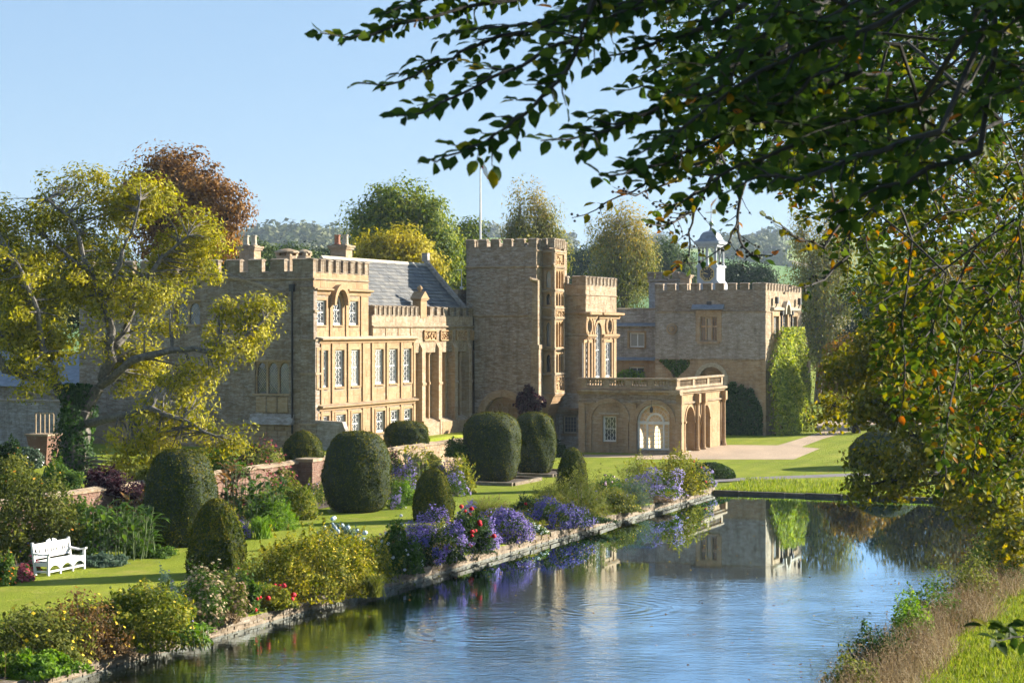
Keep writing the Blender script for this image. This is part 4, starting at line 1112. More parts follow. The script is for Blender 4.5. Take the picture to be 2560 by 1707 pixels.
for o in ov:
    mb = MB(); CL.ring(mb, o, ovz, ovr - .07, ovr, -.28, -.2, 0, 2 * math.pi, 18); wv = mb.obj('window', M['white'], south)
    bb = MB(); CL.ring(bb, o, ovz, .12, .15, -.27, -.23, 0, 2 * math.pi, 10)
    for k in range(6): t = k * math.pi / 3; CL.bar(bb, (o + .14 * math.cos(t), ovz + .14 * math.sin(t)), (o + .37 * math.cos(t), ovz + .37 * math.sin(t)), .03, -.27, -.23)
    bb.obj('glazing_bars', M['white'], wv)
    pb = MB(); CL.quad(pb, [(o + .38 * math.cos(t), ovz + .38 * math.sin(t)) for t in np.linspace(0, 2 * math.pi, 17)[:-1]], -.26, -.255); pb.obj('pane', M['glass'], wv)
    sb = MB(); CL.ring(sb, o, ovz, ovr + .01, ovr + .17, 0, .07, 0, 2 * math.pi, 18); CL.ring(sb, o, ovz, ovr + .28, ovr + .36, 0, .09, 0, 2 * math.pi, 18)
    for t in (math.pi / 2, -math.pi / 2): CL.box(sb, o - .08, o + .08, ovz + math.sin(t) * (ovr + .2) - .22, ovz + math.sin(t) * (ovr + .2) + .22, 0, .13)
    sb.obj('surround', M['ashlar'], wv)
window(south, CS, *wc, style='grid', nx=4, nz=4, d=-.25, fr='stonewhite', bw=.02)
part(south, 'hood_ledge', 'parapet', lambda mb: CS.prof(mb, wc[0] - .35, wc[1] + .25, [(0, wc[3] + .12), (.2, wc[3] + .12), (.42, wc[3] + .35), (.42, wc[3] + .42), (0, wc[3] + .55)]))
part(south, 'shafts', 'rubble_grey', lambda mb: [mb.tube([(wc[0] - .2 - k * .18, QC - .06, 0), (wc[0] - .2 - k * .18, QC - .06, cZ(1030))], .07, 6) for k in range(2)])

# ------------------------------------------------------------------ Lo: the garden arcade with balustraded roof
PLo, QLo, PLo0, QLo1 = -34.2, 109.8, pat(1447, 109.8), 119.9
lZ = lambda y: zat(y, PLo, QLo)
log = thing('garden_arcade', 'low arcaded garden room with balustraded roof terrace', 'building', PLo - 3, QLo, 0)
OS, OL = Fr('S', QLo), Fr('L', PLo)
zb0, zb1, zk = lZ(981), lZ(946), lZ(988)
bx0, bx1 = pat(1474, QLo), pat(1572, QLo)         # blind arch
gx0, gx1 = pat(1592, QLo), pat(1681, QLo)         # glazed arch
gs = lZ(1057); gr2 = (gx1 - gx0) / 2; gc = (gx0 + gx1) / 2
bs = lZ(1054); br = (bx1 - bx0) / 2; bc = (bx0 + bx1) / 2
sw0, sw1, sz0, sz1 = pat(1507, QLo), pat(1541, QLo), lZ(1108), lZ(1043)
hO = [arch(gx0, gx1, lZ(1126), gs)]
wall(log, OS, PLo0, PLo - .45, 0, zk, hO + [rect(sw0, sw1, sz0, sz1)])
facing(log, OS, PLo0, PLo + .01, 0, zk - .5, hO + [rect(sw0, sw1, sz0, sz1)], 'brown', (.17, .27), (.28, .7), (.004, .02), seed=18)
facing(log, OS, PLo0, PLo + .01, zk - .5, zk, [], 'rubble', (.2, .25), (.3, .8), (.02, .03), seed=19)
def blind(mb):
    OS.ring(mb, bc, bs, br - .16, br, 0, .13, n=20); OS.ring(mb, bc, bs, br, br + .09, 0, .17, n=20)
    for s_ in (bc - br, bc + br - .16): OS.box(mb, s_, s_ + .16, .12, bs, 0, .13)
    OS.box(mb, bc - br - .06, bc - br + .2, bs - .08, bs + .04, 0, .19); OS.box(mb, bc + br - .2, bc + br + .06, bs - .08, bs + .04, 0, .19)
part(log, 'blind_arch', 'brown', blind)
part(log, 'arch_moulding', 'brown', lambda mb: (OS.ring(mb, gc, gs, gr2 + .0, gr2 + .16, -.02, .12, n=20), OS.ring(mb, gc, gs, gr2 + .16, gr2 + .25, -.02, .17, n=20)))
for a0 in (PLo0 + .02, bx1 + .08, gx1 + .2):
    part(log, 'pilaster', 'brown', lambda mb, a0=a0: (OS.box(mb, a0, a0 + .42, 0, zk - .55, 0, .1), OS.box(mb, a0 - .05, a0 + .47, 0, .3, 0, .14), OS.box(mb, a0 - .04, a0 + .46, gs - .08, gs + .05, 0, .14)))
window(log, OS, sw0, sw1, sz0, sz1, d=-.2, style='hex', nx=4, nz=4, surround=(.1, .06), blind=.02, fw=.09)
part(log, 'window_lintel', 'stonewhite', lambda mb: OS.box(mb, sw0 - .2, sw1 + .2, sz1 + .11, sz1 + .2, 0, .12))
# the glazed arch: white joinery, door leaf, fanlight
gw = MB(); gz = lZ(1126)
OS.ring(gw, gc, gs, gr2 - .12, gr2, -.3, -.2, n=20)
for a in (gx0, gx1 - .12): OS.box(gw, a, a + .12, gz, gs, -.3, -.2)
OS.box(gw, gx0, gx1, gs - .12, gs + .06, -.31, -.18); OS.box(gw, gx0, gx1, gz, gz + .1, -.3, -.2)
dw = .48
for a in (gc - dw - .1, gc + dw): OS.box(gw, a, a + .1, gz, gs - .1, -.31, -.17)
OS.ring(gw, gc, gs, dw - .02, dw + .1, -.31, -.18, n=14)
go = gw.obj('arched_window', M['white'], log)
gb = MB()
for r_ in (dw + .1 + (gr2 - dw - .2) * .5,): OS.ring(gb, gc, gs, r_ - .012, r_ + .012, -.28, -.24, n=20)
for k in range(1, 10): t = math.pi * k / 10; OS.bar(gb, (gc + (dw + .08) * math.cos(t), gs + (dw + .08) * math.sin(t)), (gc + (gr2 - .1) * math.cos(t), gs + (gr2 - .1) * math.sin(t)), .025, -.28, -.24)
for k in range(1, 6): t = math.pi * k / 6; OS.bar(gb, (gc + .1 * math.cos(t), gs + .1 * math.sin(t)), (gc + dw * math.cos(t), gs + dw * math.sin(t)), .025, -.28, -.24)
OS.ring(gb, gc, gs, .24, .265, -.28, -.24, n=10)
for a0, a1, n in ((gx0 + .12, gc - dw - .1, 2), (gc - dw, gc + dw, 3), (gc + dw + .1, gx1 - .12, 2)):
    for k in range(1, n): OS.bar(gb, (a0 + (a1 - a0) * k / n, gz + .1), (a0 + (a1 - a0) * k / n, gs - .1), .028, -.28, -.24)
    for k in range(1, 6): z = gz + .1 + (gs - .2 - gz) * k / 6; OS.bar(gb, (a0, z), (a1, z), .028, -.28, -.24)
gb.obj('glazing_bars', M['white'], go)
pb = MB(); OS.quad(pb, [(gx0 + .1, gz + .1), (gx1 - .1, gz + .1)] + [(gc + (gr2 - .1) * math.cos(t), gs + (gr2 - .1) * math.sin(t)) for t in np.linspace(0, math.pi, 17)], -.262, -.257); pb.obj('pane', M['clear'], go)
lan = thing('hanging_lantern', 'small black iron lantern hanging in front of the arched garden window', 'lantern', gc - .1, QLo - .32, gs + gr2 - .42)
def lantern(mb):
    x, y, z = gc - .1, QLo - .32, gs + gr2 - .42
    mb.lathe([(.02, -.1), (.09, -.08), (.12, .16), (.02, .27)], (x, y, z), 6); mb.tube([(x, y, z + .25), (x, y, z + .62)], .012, 5); mb.tube([(x, y, z + .6), (x, QLo - .02, z + .62)], .015, 5)
part(lan, 'body', 'iron', lantern)
# open arcade on the sunlit side
aq = [(qat(1713, PLo), qat(1734.5, PLo)), (qat(1739.5, PLo), qat(1750.5, PLo)), (qat(1755, PLo), qat(1773.5, PLo))]
asz = [lZ(1058), lZ(1058) - .05, lZ(1058) + .05]
hL = [arch(aq[i][0], aq[i][1], .0, asz[i]) for i in range(3)]
hL[1] = arch(aq[1][0], aq[1][1], 0.0, asz[1] - .15)
wall(log, OL, QLo, QLo1, 0, zk, hL, m='ashlar')
facing(log, OL, QLo, QLo1, 0, zk, hL, 'ashlar', (.3, .4), (.4, .9), (.003, .008), seed=21, gap=.006)
for i, h in enumerate(hL):
    c, r_ = (h['a0'] + h['a1']) / 2, (h['a1'] - h['a0']) / 2
    zz = h['z1'] - r_
    part(log, 'arch_moulding', 'ashlar', lambda mb, c=c, r_=r_, zz=zz: (OL.ring(mb, c, zz, r_, r_ + .14, -.02, .06, n=14), OL.box(mb, c - r_ - .14, c - r_, 0, zz, -.02, .05), OL.box(mb, c + r_, c + r_ + .14, 0, zz, -.02, .05), OL.box(mb, c - r_ - .2, c - r_ + .04, zz - .08, zz + .04, -.3, .1), OL.box(mb, c + r_ - .04, c + r_ + .2, zz - .08, zz + .04, -.3, .1)))
for a in (QLo + .15, (aq[0][1] + aq[1][0]) / 2, (aq[1][1] + aq[2][0]) / 2, QLo1 - .2):
    part(log, 'column', 'ashlar', lambda mb, a=a: (mb.lathe([(.2, 0), (.2, .12), (.15, .2), (.13, .35), (.12, zk - .75), (.16, zk - .68), (.19, zk - .58)], (PLo + .16, a, 0), 12), mb.box(PLo - .02, PLo + .36, a - .2, a + .2, zk - .58, zk - .02)))
# inside: floor, cream back wall, ceiling
pbox(log, 'back_wall', 'plaster', PLo0 + 3.6, PLo0 + 3.8, QLo + .46, QLo1, 0, zk - .05)
pbox(log, 'end_wall', 'ashlar', PLo0 + 3.81, PLo, QLo1 + .001, QLo1 + .3, 0, zk)
pbox(log, 'ceiling', 'plaster', PLo0, PLo - .46, QLo + .46, QLo1, zk - .04, zk - .0)
pbox(log, 'paved_floor', 'stonewhite', PLo0 + 3.8, PLo - .1, QLo + .4, QLo1, 0, .03)
pbox(log, 'wall', 'brown', PLo0, PLo0 + .3, QLo + .46, QC - .05, 0, zk - .05)
# cornice and balustrade
for F, a0, a1 in ((OS, PLo0 - .05, PLo + .28), (OL, QLo - .28, QLo1 + .2)):
    part(log, 'cornice', 'parapet', lambda mb, F=F, a0=a0, a1=a1: F.prof(mb, a0, a1, [(-.4, zk + .001), (.10, zk + .001), (.16, zk + .1), (.30, zk + .16), (.30, zb0 + .12), (-.4, zb0 + .2)]))
    part(log, 'string_course', 'parapet', lambda mb, F=F, a0=a0, a1=a1: F.prof(mb, a0, a1 - .1, [(0, zk - .58), (.12, zk - .58), (.14, zk - .5), (0, zk - .46)]))
    part(log, 'balustrade_base', 'parapet', lambda mb, F=F, a0=a0, a1=a1: F.box(mb, a0, a1 - .3, zb0 + .2, zb0 + .34, -.26, .06))
    part(log, 'balustrade_rail', 'parapet', lambda mb, F=F, a0=a0, a1=a1: F.prof(mb, a0, a1 - .14, [(-.32, zb1 - .13), (.10, zb1 - .13), (.14, zb1 - .05), (.10, zb1), (-.32, zb1)]))
pbox(log, 'roof', 'lead', PLo0, PLo - .28, QLo + .28, QLo1, zb0 + .02, zb0 + .1)
bz0, bz1 = zb0 + .34, zb1 - .13
bh = bz1 - bz0
bmb = MB(); bmb.lathe([(.085, 0), (.085, .05), (.05, .08), (.085, .2), (.09, .28), (.05, bh - .14), (.045, bh - .1), (.08, bh - .05), (.08, bh)], (0, 0, 0), 8)
bme = bmb.mesh('baluster'); bme.materials.append(M['parapet'])
ox, oy, oz = ORG[log.name]
def balrow(F, a0, a1, groups, per):
    gw_ = (a1 - a0) / groups
    for g in range(groups + 1):
        a = a0 + g * gw_
        part(log, 'pedestal', 'parapet', lambda mb, a=a: F.box(mb, a - .2, a + .2, bz0, bz1, -.25, .05))
    for g in range(groups):
        for k in range(per):
            a = a0 + g * gw_ + .2 + (gw_ - .4) * (k + .5) / per
            o = bpy.data.objects.new('baluster', bme); put(o, log)
            p = F.pt(a, bz0, -.1); o.location = (p[0] - ox, p[1] - oy, bz0 - oz)
balrow(OS, PLo0 + .35, PLo - .15, 4, 6)
balrow(OL, QLo + .3, QLo1 - .2, 3, 9)

# ------------------------------------------------------------------ E: the recessed link range
QE = 133.2
PE0, PE1 = -52.0, pat(1637, 131.5) + .3
eZ = lambda y: zat(y, -45, QE)
link = thing('link_range', 'recessed two-storey range with white casements between saloon and clock range', 'building', (PE0 + PE1) / 2, QE, 0)
ES = Fr('S', QE)
e1 = (pat(1574, QE), pat(1611, QE), eZ(868), eZ(832)); e2 = (pat(1573, QE), pat(1610, QE), eZ(946), eZ(917))
hE = [rect(*e1), rect(*e2)]
wall(link, ES, PE0, PE1, 0, eZ(775), hE)
facing(link, ES, PE0, PE1, 0, eZ(897), hE, 'ashlar', (.25, .35), (.4, .9), (.004, .012), seed=23)
facing(link, ES, PE0, PE1, eZ(897), eZ(775), hE, 'rubble_grey', (.16, .24), (.25, .6), (.008, .03), seed=24)
pbox(link, 'interior', 'dark', PE0, PE1, QE + .7, QE + 6, 0, eZ(776) - .05)
pbox(link, 'roof', 'lead', PE0, PE1, QE + .45, QE + 6.1, eZ(776) - .04, eZ(775) - .02)
for w_ in (e1, e2): window(link, ES, *w_, style='grid', nx=2, nz=1, d=-.2, bw=.08, surround=(.16, .05)); 
for w_ in (e1, e2):
    part(link, 'hood_ledge', 'lead', lambda mb, w_=w_: ES.prof(mb, w_[0] - 1.2, PE1 - .02, [(0, w_[3] + .48), (.34, w_[3] + .48), (.34, w_[3] + .54), (0, w_[3] + .74)]))
part(link, 'coping', 'parapet', lambda mb: ES.prof(mb, PE0, PE1 - .02, [(-.5, eZ(775)), (.06, eZ(775)), (.06, eZ(772)), (-.2, eZ(770)), (-.5, eZ(772))]))

# ------------------------------------------------------------------ D: the battlemented clock range
PD, QD = -34.3, 131.5
PD0, QD1 = pat(1638, QD), 142.3
dZ = lambda y: zat(y, PD, QD)
clk = thing('clock_range', 'battlemented stone range with clock cupola at the right end', 'building', (PD0 + PD) / 2, QD, 0)
DS, DL = Fr('S', QD), Fr('L', PD)
dzt, dzc = dZ(707), dZ(726)
dw0, dw1, dwz0, dwz1 = pat(1751, QD), pat(1793, QD), dZ(850), dZ(793)
rc, rz_, rr_ = pat(1779, QD), dZ(951), .95
mc, mz_ = pat(1680, QD), dZ(822)
hD = [rect(dw0, dw1, dwz0, dwz1), disc(rc, rz_, rr_)]
wall(clk, DS, PD0, PD - .45, 0, dzc, hD)
lw = [(qat(1928.5, PD - .15) - .27, qat(1940, PD - .15)), (qat(1951.5, PD - .15) - .27, qat(1962, PD - .15)), (qat(1976.5, PD - .15) - .27, qat(1985, PD - .15))]
lz0, lz1 = dZ(850), dZ(790)
hDL = [rect(*lw[0], lz0, lz1), arch(*lw[1], lz0, lz1), rect(*lw[2], lz0, lz1)]
wall(clk, DL, QD, QD1, 0, dzc, hDL)
facing(clk, DS, PD0, PD + .01, dZ(899), dZ(778), hD, 'rubble_grey', (.11, .16), (.2, .45), (.005, .022), seed=25)
facing(clk, DS, PD0, PD + .01, dZ(778), dzc, hD, 'rubble', (.13, .2), (.22, .55), (.005, .022), seed=26)
facing(clk, DS, PD0, PD + .01, 0, dZ(899), hD, 'brown', (.2, .3), (.35, .8), (.004, .016), seed=27)
facing(clk, DL, QD, QD1, 0, dzc, hDL, 'parapet', (.2, .28), (.3, .7), (.004, .016), seed=28)
pbox(clk, 'interior', 'dark', PD0 + .1, PD - .75, QD + .8, QD1, 0, dzc - .3)
pbox(clk, 'wall', 'rubble', PD0, PD0 + .09, QD + .46, QD1, 0, dzc)
pbox(clk, 'wall', 'rubble', PD0 + .1, PD - .46, QD1 + .001, QD1 + .2, 0, dzc)
pbox(clk, 'roof', 'lead', PD0 + .1, PD - .45, QD + .46, QD1, dzc - .29, dzc - .15)
merlons(clk, DS, PD0, PD - .38, dzc, dzt - dzc, 9, .62)
merlons(clk, DL, QD - .0, QD1, dzc, dzt - dzc, 13, .75)
string(clk, DS, PD0, PD + .08, dZ(779), .12, .1); string(clk, DL, QD, QD1, dZ(779), .12, .1)
string(clk, DS, PD0, PD, dZ(899), .12, .08)
def dsur(mb):
    for a in (dw0 - .34, dw1 + .02): DS.box(mb, a, a + .32, dwz0 - .15, dwz1 + .5, 0, .06)
    DS.box(mb, dw0 - .34, dw1 + .34, dwz1 + .05, dwz1 + .5, .061, .1); DS.box(mb, dw0 - .2, dw1 + .2, dwz0 - .28, dwz0 - .12, 0, .16)
part(clk, 'window_surround', 'brown', dsur)
wD = MB(); wd3 = (dw1 - dw0) / 3
for k in range(4): DS.box(wD, dw0 + k * wd3 - .06, dw0 + k * wd3 + .06, dwz0, dwz1, -.22, -.04)
DS.box(wD, dw0, dw1, (dwz0 + dwz1) / 2 + .1, (dwz0 + dwz1) / 2 + .22, -.22, -.05); DS.ring(wD, (dw0 + dw1) / 2, dwz1 - .22, .17, .3, -.2, -.05, n=8)
wDo = wD.obj('window', M['brown'], clk)
for k in range(3):
    pb = MB(); DS.box(pb, dw0 + k * wd3 + .06, dw0 + (k + 1) * wd3 - .06, dwz0, dwz1, -.16, -.15); pb.obj('pane', M['glass'], wDo)
part(clk, 'hood_ledge', 'lead', lambda mb: DS.prof(mb, dw0 - .6, dw1 + .55, [(0, dwz1 + .55), (.4, dwz1 + .55), (.4, dwz1 + .62), (0, dwz1 + .95)]))
pbox(clk, 'vent', 'iron', pat(1767, QD), pat(1779, QD), QD - .06, QD, dZ(762), dZ(753))
part(clk, 'medallion', 'brown', lambda mb: (DS.ring(mb, mc, mz_, .3, .42, 0, .1, 0, 2 * math.pi, 16), DS.ring(mb, mc, mz_, .0, .2, 0, .09, 0, 2 * math.pi, 12)))
part(clk, 'round_window_surround', 'stonewhite', lambda mb: (DS.ring(mb, rc, rz_, rr_, rr_ + .22, -.02, .1, 0, 2 * math.pi, 24), DS.ring(mb, rc, rz_, rr_ + .22, rr_ + .3, -.02, .14, 0, 2 * math.pi, 24)))
part(clk, 'round_window_tracery', 'brown', lambda mb: [DS.ring(mb, rc + .48 * math.cos(t), rz_ + .48 * math.sin(t), .2, .28, -.4, -.3, 0, 2 * math.pi, 10) for t in np.linspace(0, 2 * math.pi, 7)[:-1]] + [DS.ring(mb, rc, rz_, .1, .2, -.4, -.3, 0, 2 * math.pi, 10)])
part(clk, 'window_back', 'brown', lambda mb: DS.box(mb, rc - 1, rc + 1, rz_ - 1, rz_ + 1, -.5, -.46))
for i, (a, b) in enumerate(lw): window(clk, DL, a, b, lz0, hDL[i]['z1'], arched=(i == 1), style='grid', nx=2, nz=4, fr='brown', surround=(.3, .08))
dcm = (lw[1][0] + lw[1][1]) / 2
for a0, a1 in ((lw[0][0] - .5, lw[1][0] - .25), (lw[1][1] + .25, lw[2][1] + .5)):
    part(clk, 'cornice', 'stonewhite', lambda mb, a0=a0, a1=a1: DL.prof(mb, a0, a1, [(0, lz1 + .35), (.25, lz1 + .45), (.3, lz1 + .6), (0, lz1 + .7)]))
part(clk, 'arched_hood', 'stonewhite', lambda mb: DL.ring(mb, dcm, lz1 + .15, .62, .85, 0, .35, n=12, sq=1.2))
for a in (lw[0][1] + .55, lw[2][0] - .5):
    part(clk, 'drainpipe', 'iron', lambda mb, a=a: (mb.tube([(PD + .12, a, 2), (PD + .12, a, lz1 + .3)], .07, 6), mb.box(PD + .03, PD + .28, a - .18, a + .18, lz1 + .1, lz1 + .4)))
for a in (lw[0][0] + .1, lw[2][1] - .1):
    part(clk, 'floodlight', 'iron', lambda mb, a=a: (mb.box(PD + .2, PD + .42, a - .2, a + .2, lz1 + .9, lz1 + 1.4), mb.tube([(PD + .2, a, lz1 + .62), (PD + .3, a, lz1 + .92)], .04, 5)))
part(clk, 'end_buttress', 'ashlar', lambda mb: (mb.box(PD - .2, PD + .65, QD1 - .45, QD1 + .3, 0, dZ(908)), mb.box(PD - .2, PD + .4, QD1 - .4, QD1 + .28, dZ(908), dZ(845))))
# turret and chimney behind the parapet
q_ = 139.5
t0, t1 = pat(1622, q_), pat(1692, q_)
tz_t, tz_c, tz_b = zat(681, t0, q_), zat(699, t0, q_), zat(775, t0, q_)
tur = thing('stair_turret', 'small battlemented stair turret left of the clock cupola', 'tower', (t0 + t1) / 2, q_, 0)
pbox(tur, 'wall', 'rubble_grey', t0, t1 - .02, q_ + .02, q_ + 1.9, 4, tz_c)
facing(tur, Fr('S', q_ + .02), t0, t1 - .02, tz_b - 1, tz_c, [], 'rubble_grey', (.16, .24), (.25, .6), (.006, .02), seed=29)
string(tur, Fr('S', q_ + .02), t0 - .1, t1 + .1, zat(703, t0, q_), .14, .14); string(tur, Fr('L', t1 - .02), q_ - .1, q_ + 1.9, zat(703, t0, q_), .14, .14)
merlons(tur, Fr('S', q_), t0 - .08, t1 + .08, tz_c, tz_t - tz_c, 4, .5, .25); merlons(tur, Fr('L', t1 + .08), q_ + .3, q_ + 1.9, tz_c, tz_t - tz_c, 3, .6, .25)
chimney('chimney', 'plain square stone chimney between the turret and the clock cupola', 1702, 1728, 686, 726, 141, 0)
# clock cupola
q_ = 141.0
c0, c1 = pat(1743, q_), pat(1792, q_)
cd = c1 - c0
kz = lambda y: zat(y, (c0 + c1) / 2, q_)
cup = thing('clock_cupola', 'white clock cupola with slender columns and lead dome', 'cupola', (c0 + c1) / 2, q_ + cd / 2, dzc - .15)
q1_ = q_ + 2.3
part(cup, 'clock_stage', 'leadwhite', lambda mb: (mb.box(c0, c1, q_, q1_, dzc - .3, kz(668)), mb.box(c0 - .08, c1 + .08, q_ - .08, q1_ + .08, kz(668), kz(663)), mb.box(c0 - .03, c1 + .03, q_ - .03, q1_ + .03, dzc - .3, dzc + .15)))
part(cup, 'flared_skirt', 'leadwhite', lambda mb: mb.prism([(c1, q_ + .02, kz(700)), (c1, q_ + .02, kz(730)), (c1 + .75, q_ + .02, kz(730)), (c1 + .3, q_ + .02, kz(712))], (0, 2.26, 0)))
for ix, a in enumerate((c0 + .12, (c0 + c1) / 2, c1 - .12)):
    for b in (q_ + .12, (q_ + q1_) / 2, q1_ - .12):
        if ix == 1 and abs(b - (q_ + q1_) / 2) < .1: continue
        cz0, cz1 = kz(663), kz(617)
        o = part(cup, 'column', 'leadwhite', lambda mb, a=a, b=b: mb.lathe([(.15, 0), (.15, .08), (.10, .16), (.085, cz1 - cz0 - .14), (.12, cz1 - cz0 - .08), (.13, cz1 - cz0)], (a, b, cz0), 8))
part(cup, 'entablature', 'leadwhite', lambda mb: (mb.box(c0 - .05, c1 + .05, q_ - .05, q1_ + .05, kz(617), kz(610)), mb.box(c0 - .22, c1 + .22, q_ - .22, q1_ + .22, kz(610), kz(604))))
cx_, cy_ = (c0 + c1) / 2, (q_ + q1_) / 2
def dome(mb):
    pr = [(1.0, kz(603.9)), (.78, kz(600)), (.66, kz(595)), (.6, kz(588)), (.48, kz(581)), (.28, kz(577)), (.1, kz(575))]
    h0, h1 = cd / 2 + .24, (q1_ - q_) / 2 + .24
    V = []
    for s_, z in pr: V += [(cx_ - h0 * s_, cy_ - h1 * s_, z), (cx_ + h0 * s_, cy_ - h1 * s_, z), (cx_ + h0 * s_, cy_ + h1 * s_, z), (cx_ - h0 * s_, cy_ + h1 * s_, z)]
    mb.add(V, [(i * 4 + k, i * 4 + (k + 1) % 4, i * 4 + 4 + (k + 1) % 4, i * 4 + 4 + k) for i in range(len(pr) - 1) for k in range(4)] + [(3, 2, 1, 0)])
part(cup, 'dome', 'lead', dome)
part(cup, 'finial', 'lead', lambda mb: (mb.lathe([(.18, 0), (.08, .3), (.16, .5), (.16, .62), (.06, .8), (.035, 1.0), (.02, 2.0)], (cx_, cy_, kz(576)), 8)))
part(cup, 'weathervane', 'gold', lambda mb: (mb.box(cx_ - .45, cx_ + .35, cy_ - .01, cy_ + .01, kz(530), kz(528)), mb.box(cx_ + .1, cx_ + .4, cy_ - .01, cy_ + .01, kz(533), kz(522)), mb.tube([(cx_, cy_, kz(520)), (cx_, cy_, kz(505))], .02, 5)))
# clock face: black octagon, gilt chapter marks, ten to ten
KF = Fr('S', q_)
kc, kzc, kr = cx_ + .02, kz(684.5), .58
clockface = part(cup, 'clock_face', 'iron', lambda mb: KF.quad(mb, [(kc + kr * math.cos(t), kzc + kr * math.sin(t)) for t in np.linspace(math.pi / 8, 2 * math.pi + math.pi / 8, 9)[:-1]], .0, .05))
part(clockface, 'bezel', 'gold', lambda mb: [KF.bar(mb, (kc + kr * math.cos(t), kzc + kr * math.sin(t)), (kc + kr * math.cos(t + math.pi / 4), kzc + kr * math.sin(t + math.pi / 4)), .07, .051, .09) for t in np.linspace(math.pi / 8, 2 * math.pi + math.pi / 8, 9)[:-1]])
ROM = ['XII', 'I', 'II', 'III', 'IIII', 'V', 'VI', 'VII', 'VIII', 'IX', 'X', 'XI']
def numerals(mb):
    for h_, txt in enumerate(ROM):
        th = math.pi / 2 - h_ * math.pi / 6
        rx, rz = math.cos(th), math.sin(th); tx, tz = math.sin(th), -math.cos(th)
        def P(u, v): return (kc + rx * (.40 + v) + tx * u, kzc + rz * (.40 + v) + tz * u)
        wd = {'I': .042, 'V': .085, 'X': .085}
        tot = sum(wd[c] for c in txt); x = -tot / 2
        for c in txt:
            w = wd[c]
            if c == 'I': KF.bar(mb, P(x + w / 2, -.08), P(x + w / 2, .08), .022, .052, .066)
            elif c == 'V': KF.bar(mb, P(x + .01, .08), P(x + w / 2, -.08), .022, .052, .066); KF.bar(mb, P(x + w - .01, .08), P(x + w / 2, -.08), .018, .052, .067)
            else: KF.bar(mb, P(x + .01, .08), P(x + w - .01, -.08), .022, .052, .066); KF.bar(mb, P(x + w - .01, .08), P(x + .01, -.08), .018, .052, .067)
            x += w
part(clockface, 'numerals', 'gold', numerals)
for nm, ang, ln, wd in (('hour_hand', 293, .27, .05), ('minute_hand', 280, .42, .035)):
    th = math.pi / 2 - math.radians(ang)
    part(clockface, nm, 'gold', lambda mb, th=th, ln=ln, wd=wd: KF.bar(mb, (kc - .08 * math.cos(th), kzc - .08 * math.sin(th)), (kc + ln * math.cos(th), kzc + ln * math.sin(th)), wd, .07 if ln < .3 else .08, .078 if ln < .3 else .09))

# ------------------------------------------------------------------ terrace retaining wall (brick and stone), garden walls on the left
M['terrace_cap'] = M['parapet']
tw = thing('terrace_wall', 'brick retaining wall with stone coping between the yews and the house', 'wall', TER_P, 62, 0)
RW = Fr('L', TER_P + .02)
wall(tw, RW, 40, TER_Q1, -.2, 1.62, thick=.4)
facing(tw, RW, 40, 84.2, 0, 1.5, [], 'brick', (.075, .08), (.2, .24), (.004, .014), seed=41, gap=.010, name='brickwork')
facing(tw, RW, 84.2, TER_Q1, 0, 1.5, [], 'brown', (.14, .2), (.25, .5), (.004, .02), seed=42)
for k in range(57):
    a = 40 + k * 1.0
    pb = MB(); RW.prof(pb, a + .01, a + .99, [(-.46, 1.5), (.08, 1.5), (.09, 1.57), (-.19, 1.66 + .01 * (k % 3)), (-.47, 1.57)], random.random()); pb.obj('coping_stone', M['parapet'], tw)
bq_ = qat(772, TER_P + .4)
pier = thing('brick_pier', 'red brick garden pier with stone cap beside the large clipped yew', 'pier', TER_P + .35, bq_, 0)
pbox(pier, 'core', 'mortar', TER_P + .0, TER_P + .78, bq_ - .38, bq_ + .4, 0, 1.6)
facing(pier, Fr('L', TER_P + .78), bq_ - .38, bq_ + .4, 0, 1.58, [], 'brick', (.078, .08), (.2, .25), (.004, .015), seed=43, gap=.01, name='brickwork')
facing(pier, Fr('S', bq_ - .38), TER_P, TER_P + .78, 0, 1.58, [], 'brick', (.078, .08), (.2, .25), (.004, .015), seed=44, gap=.01, name='brickwork')
pbox(pier, 'cap', 'parapet', TER_P - .06, TER_P + .86, bq_ - .46, bq_ + .48, 1.6, 1.74)
# far left: garden wall and outbuilding in shade
gq = 84.0
gw0, gw1 = pat(-60, gq), pat(190, gq)
gwl = thing('garden_wall', 'shaded stone garden wall at the far left behind the walnut', 'wall', (gw0 + gw1) / 2, gq, ZG)
GS = Fr('S', gq)
wall(gwl, GS, gw0, gw1, ZG - .3, zat(1006, gw1, gq), thick=.5)
facing(gwl, GS, gw0, gw1, ZG - .2, zat(1006, gw1, gq), [], 'rubble_grey', (.13, .22), (.2, .5), (.008, .03), seed=45)
part(gwl, 'coping', 'parapet', lambda mb: GS.prof(mb, gw0, gw1, [(-.56, zat(1006, gw1, gq)), (.07, zat(1006, gw1, gq)), (.07, zat(1003, gw1, gq)), (-.25, zat(1000, gw1, gq)), (-.56, zat(1003, gw1, gq))]))
ob0, ob1, oq = pat(-120, 92), pat(345, 92), 92.0
obz = zat(965, ob1, oq); obr = zat(880, ob1, oq + 3)
outb = thing('outbuilding', 'low slate-roofed outbuilding at the far left behind the garden wall', 'building', (ob0 + ob1) / 2, oq, ZG)
pbox(outb, 'wall', 'rubble', ob0, ob1, oq, oq + 6, ZG - .3, obz)
facing(outb, Fr('S', oq), ob0, ob1, ZG, obz, [], 'rubble', (.15, .22), (.25, .6), (.008, .03), seed=46)
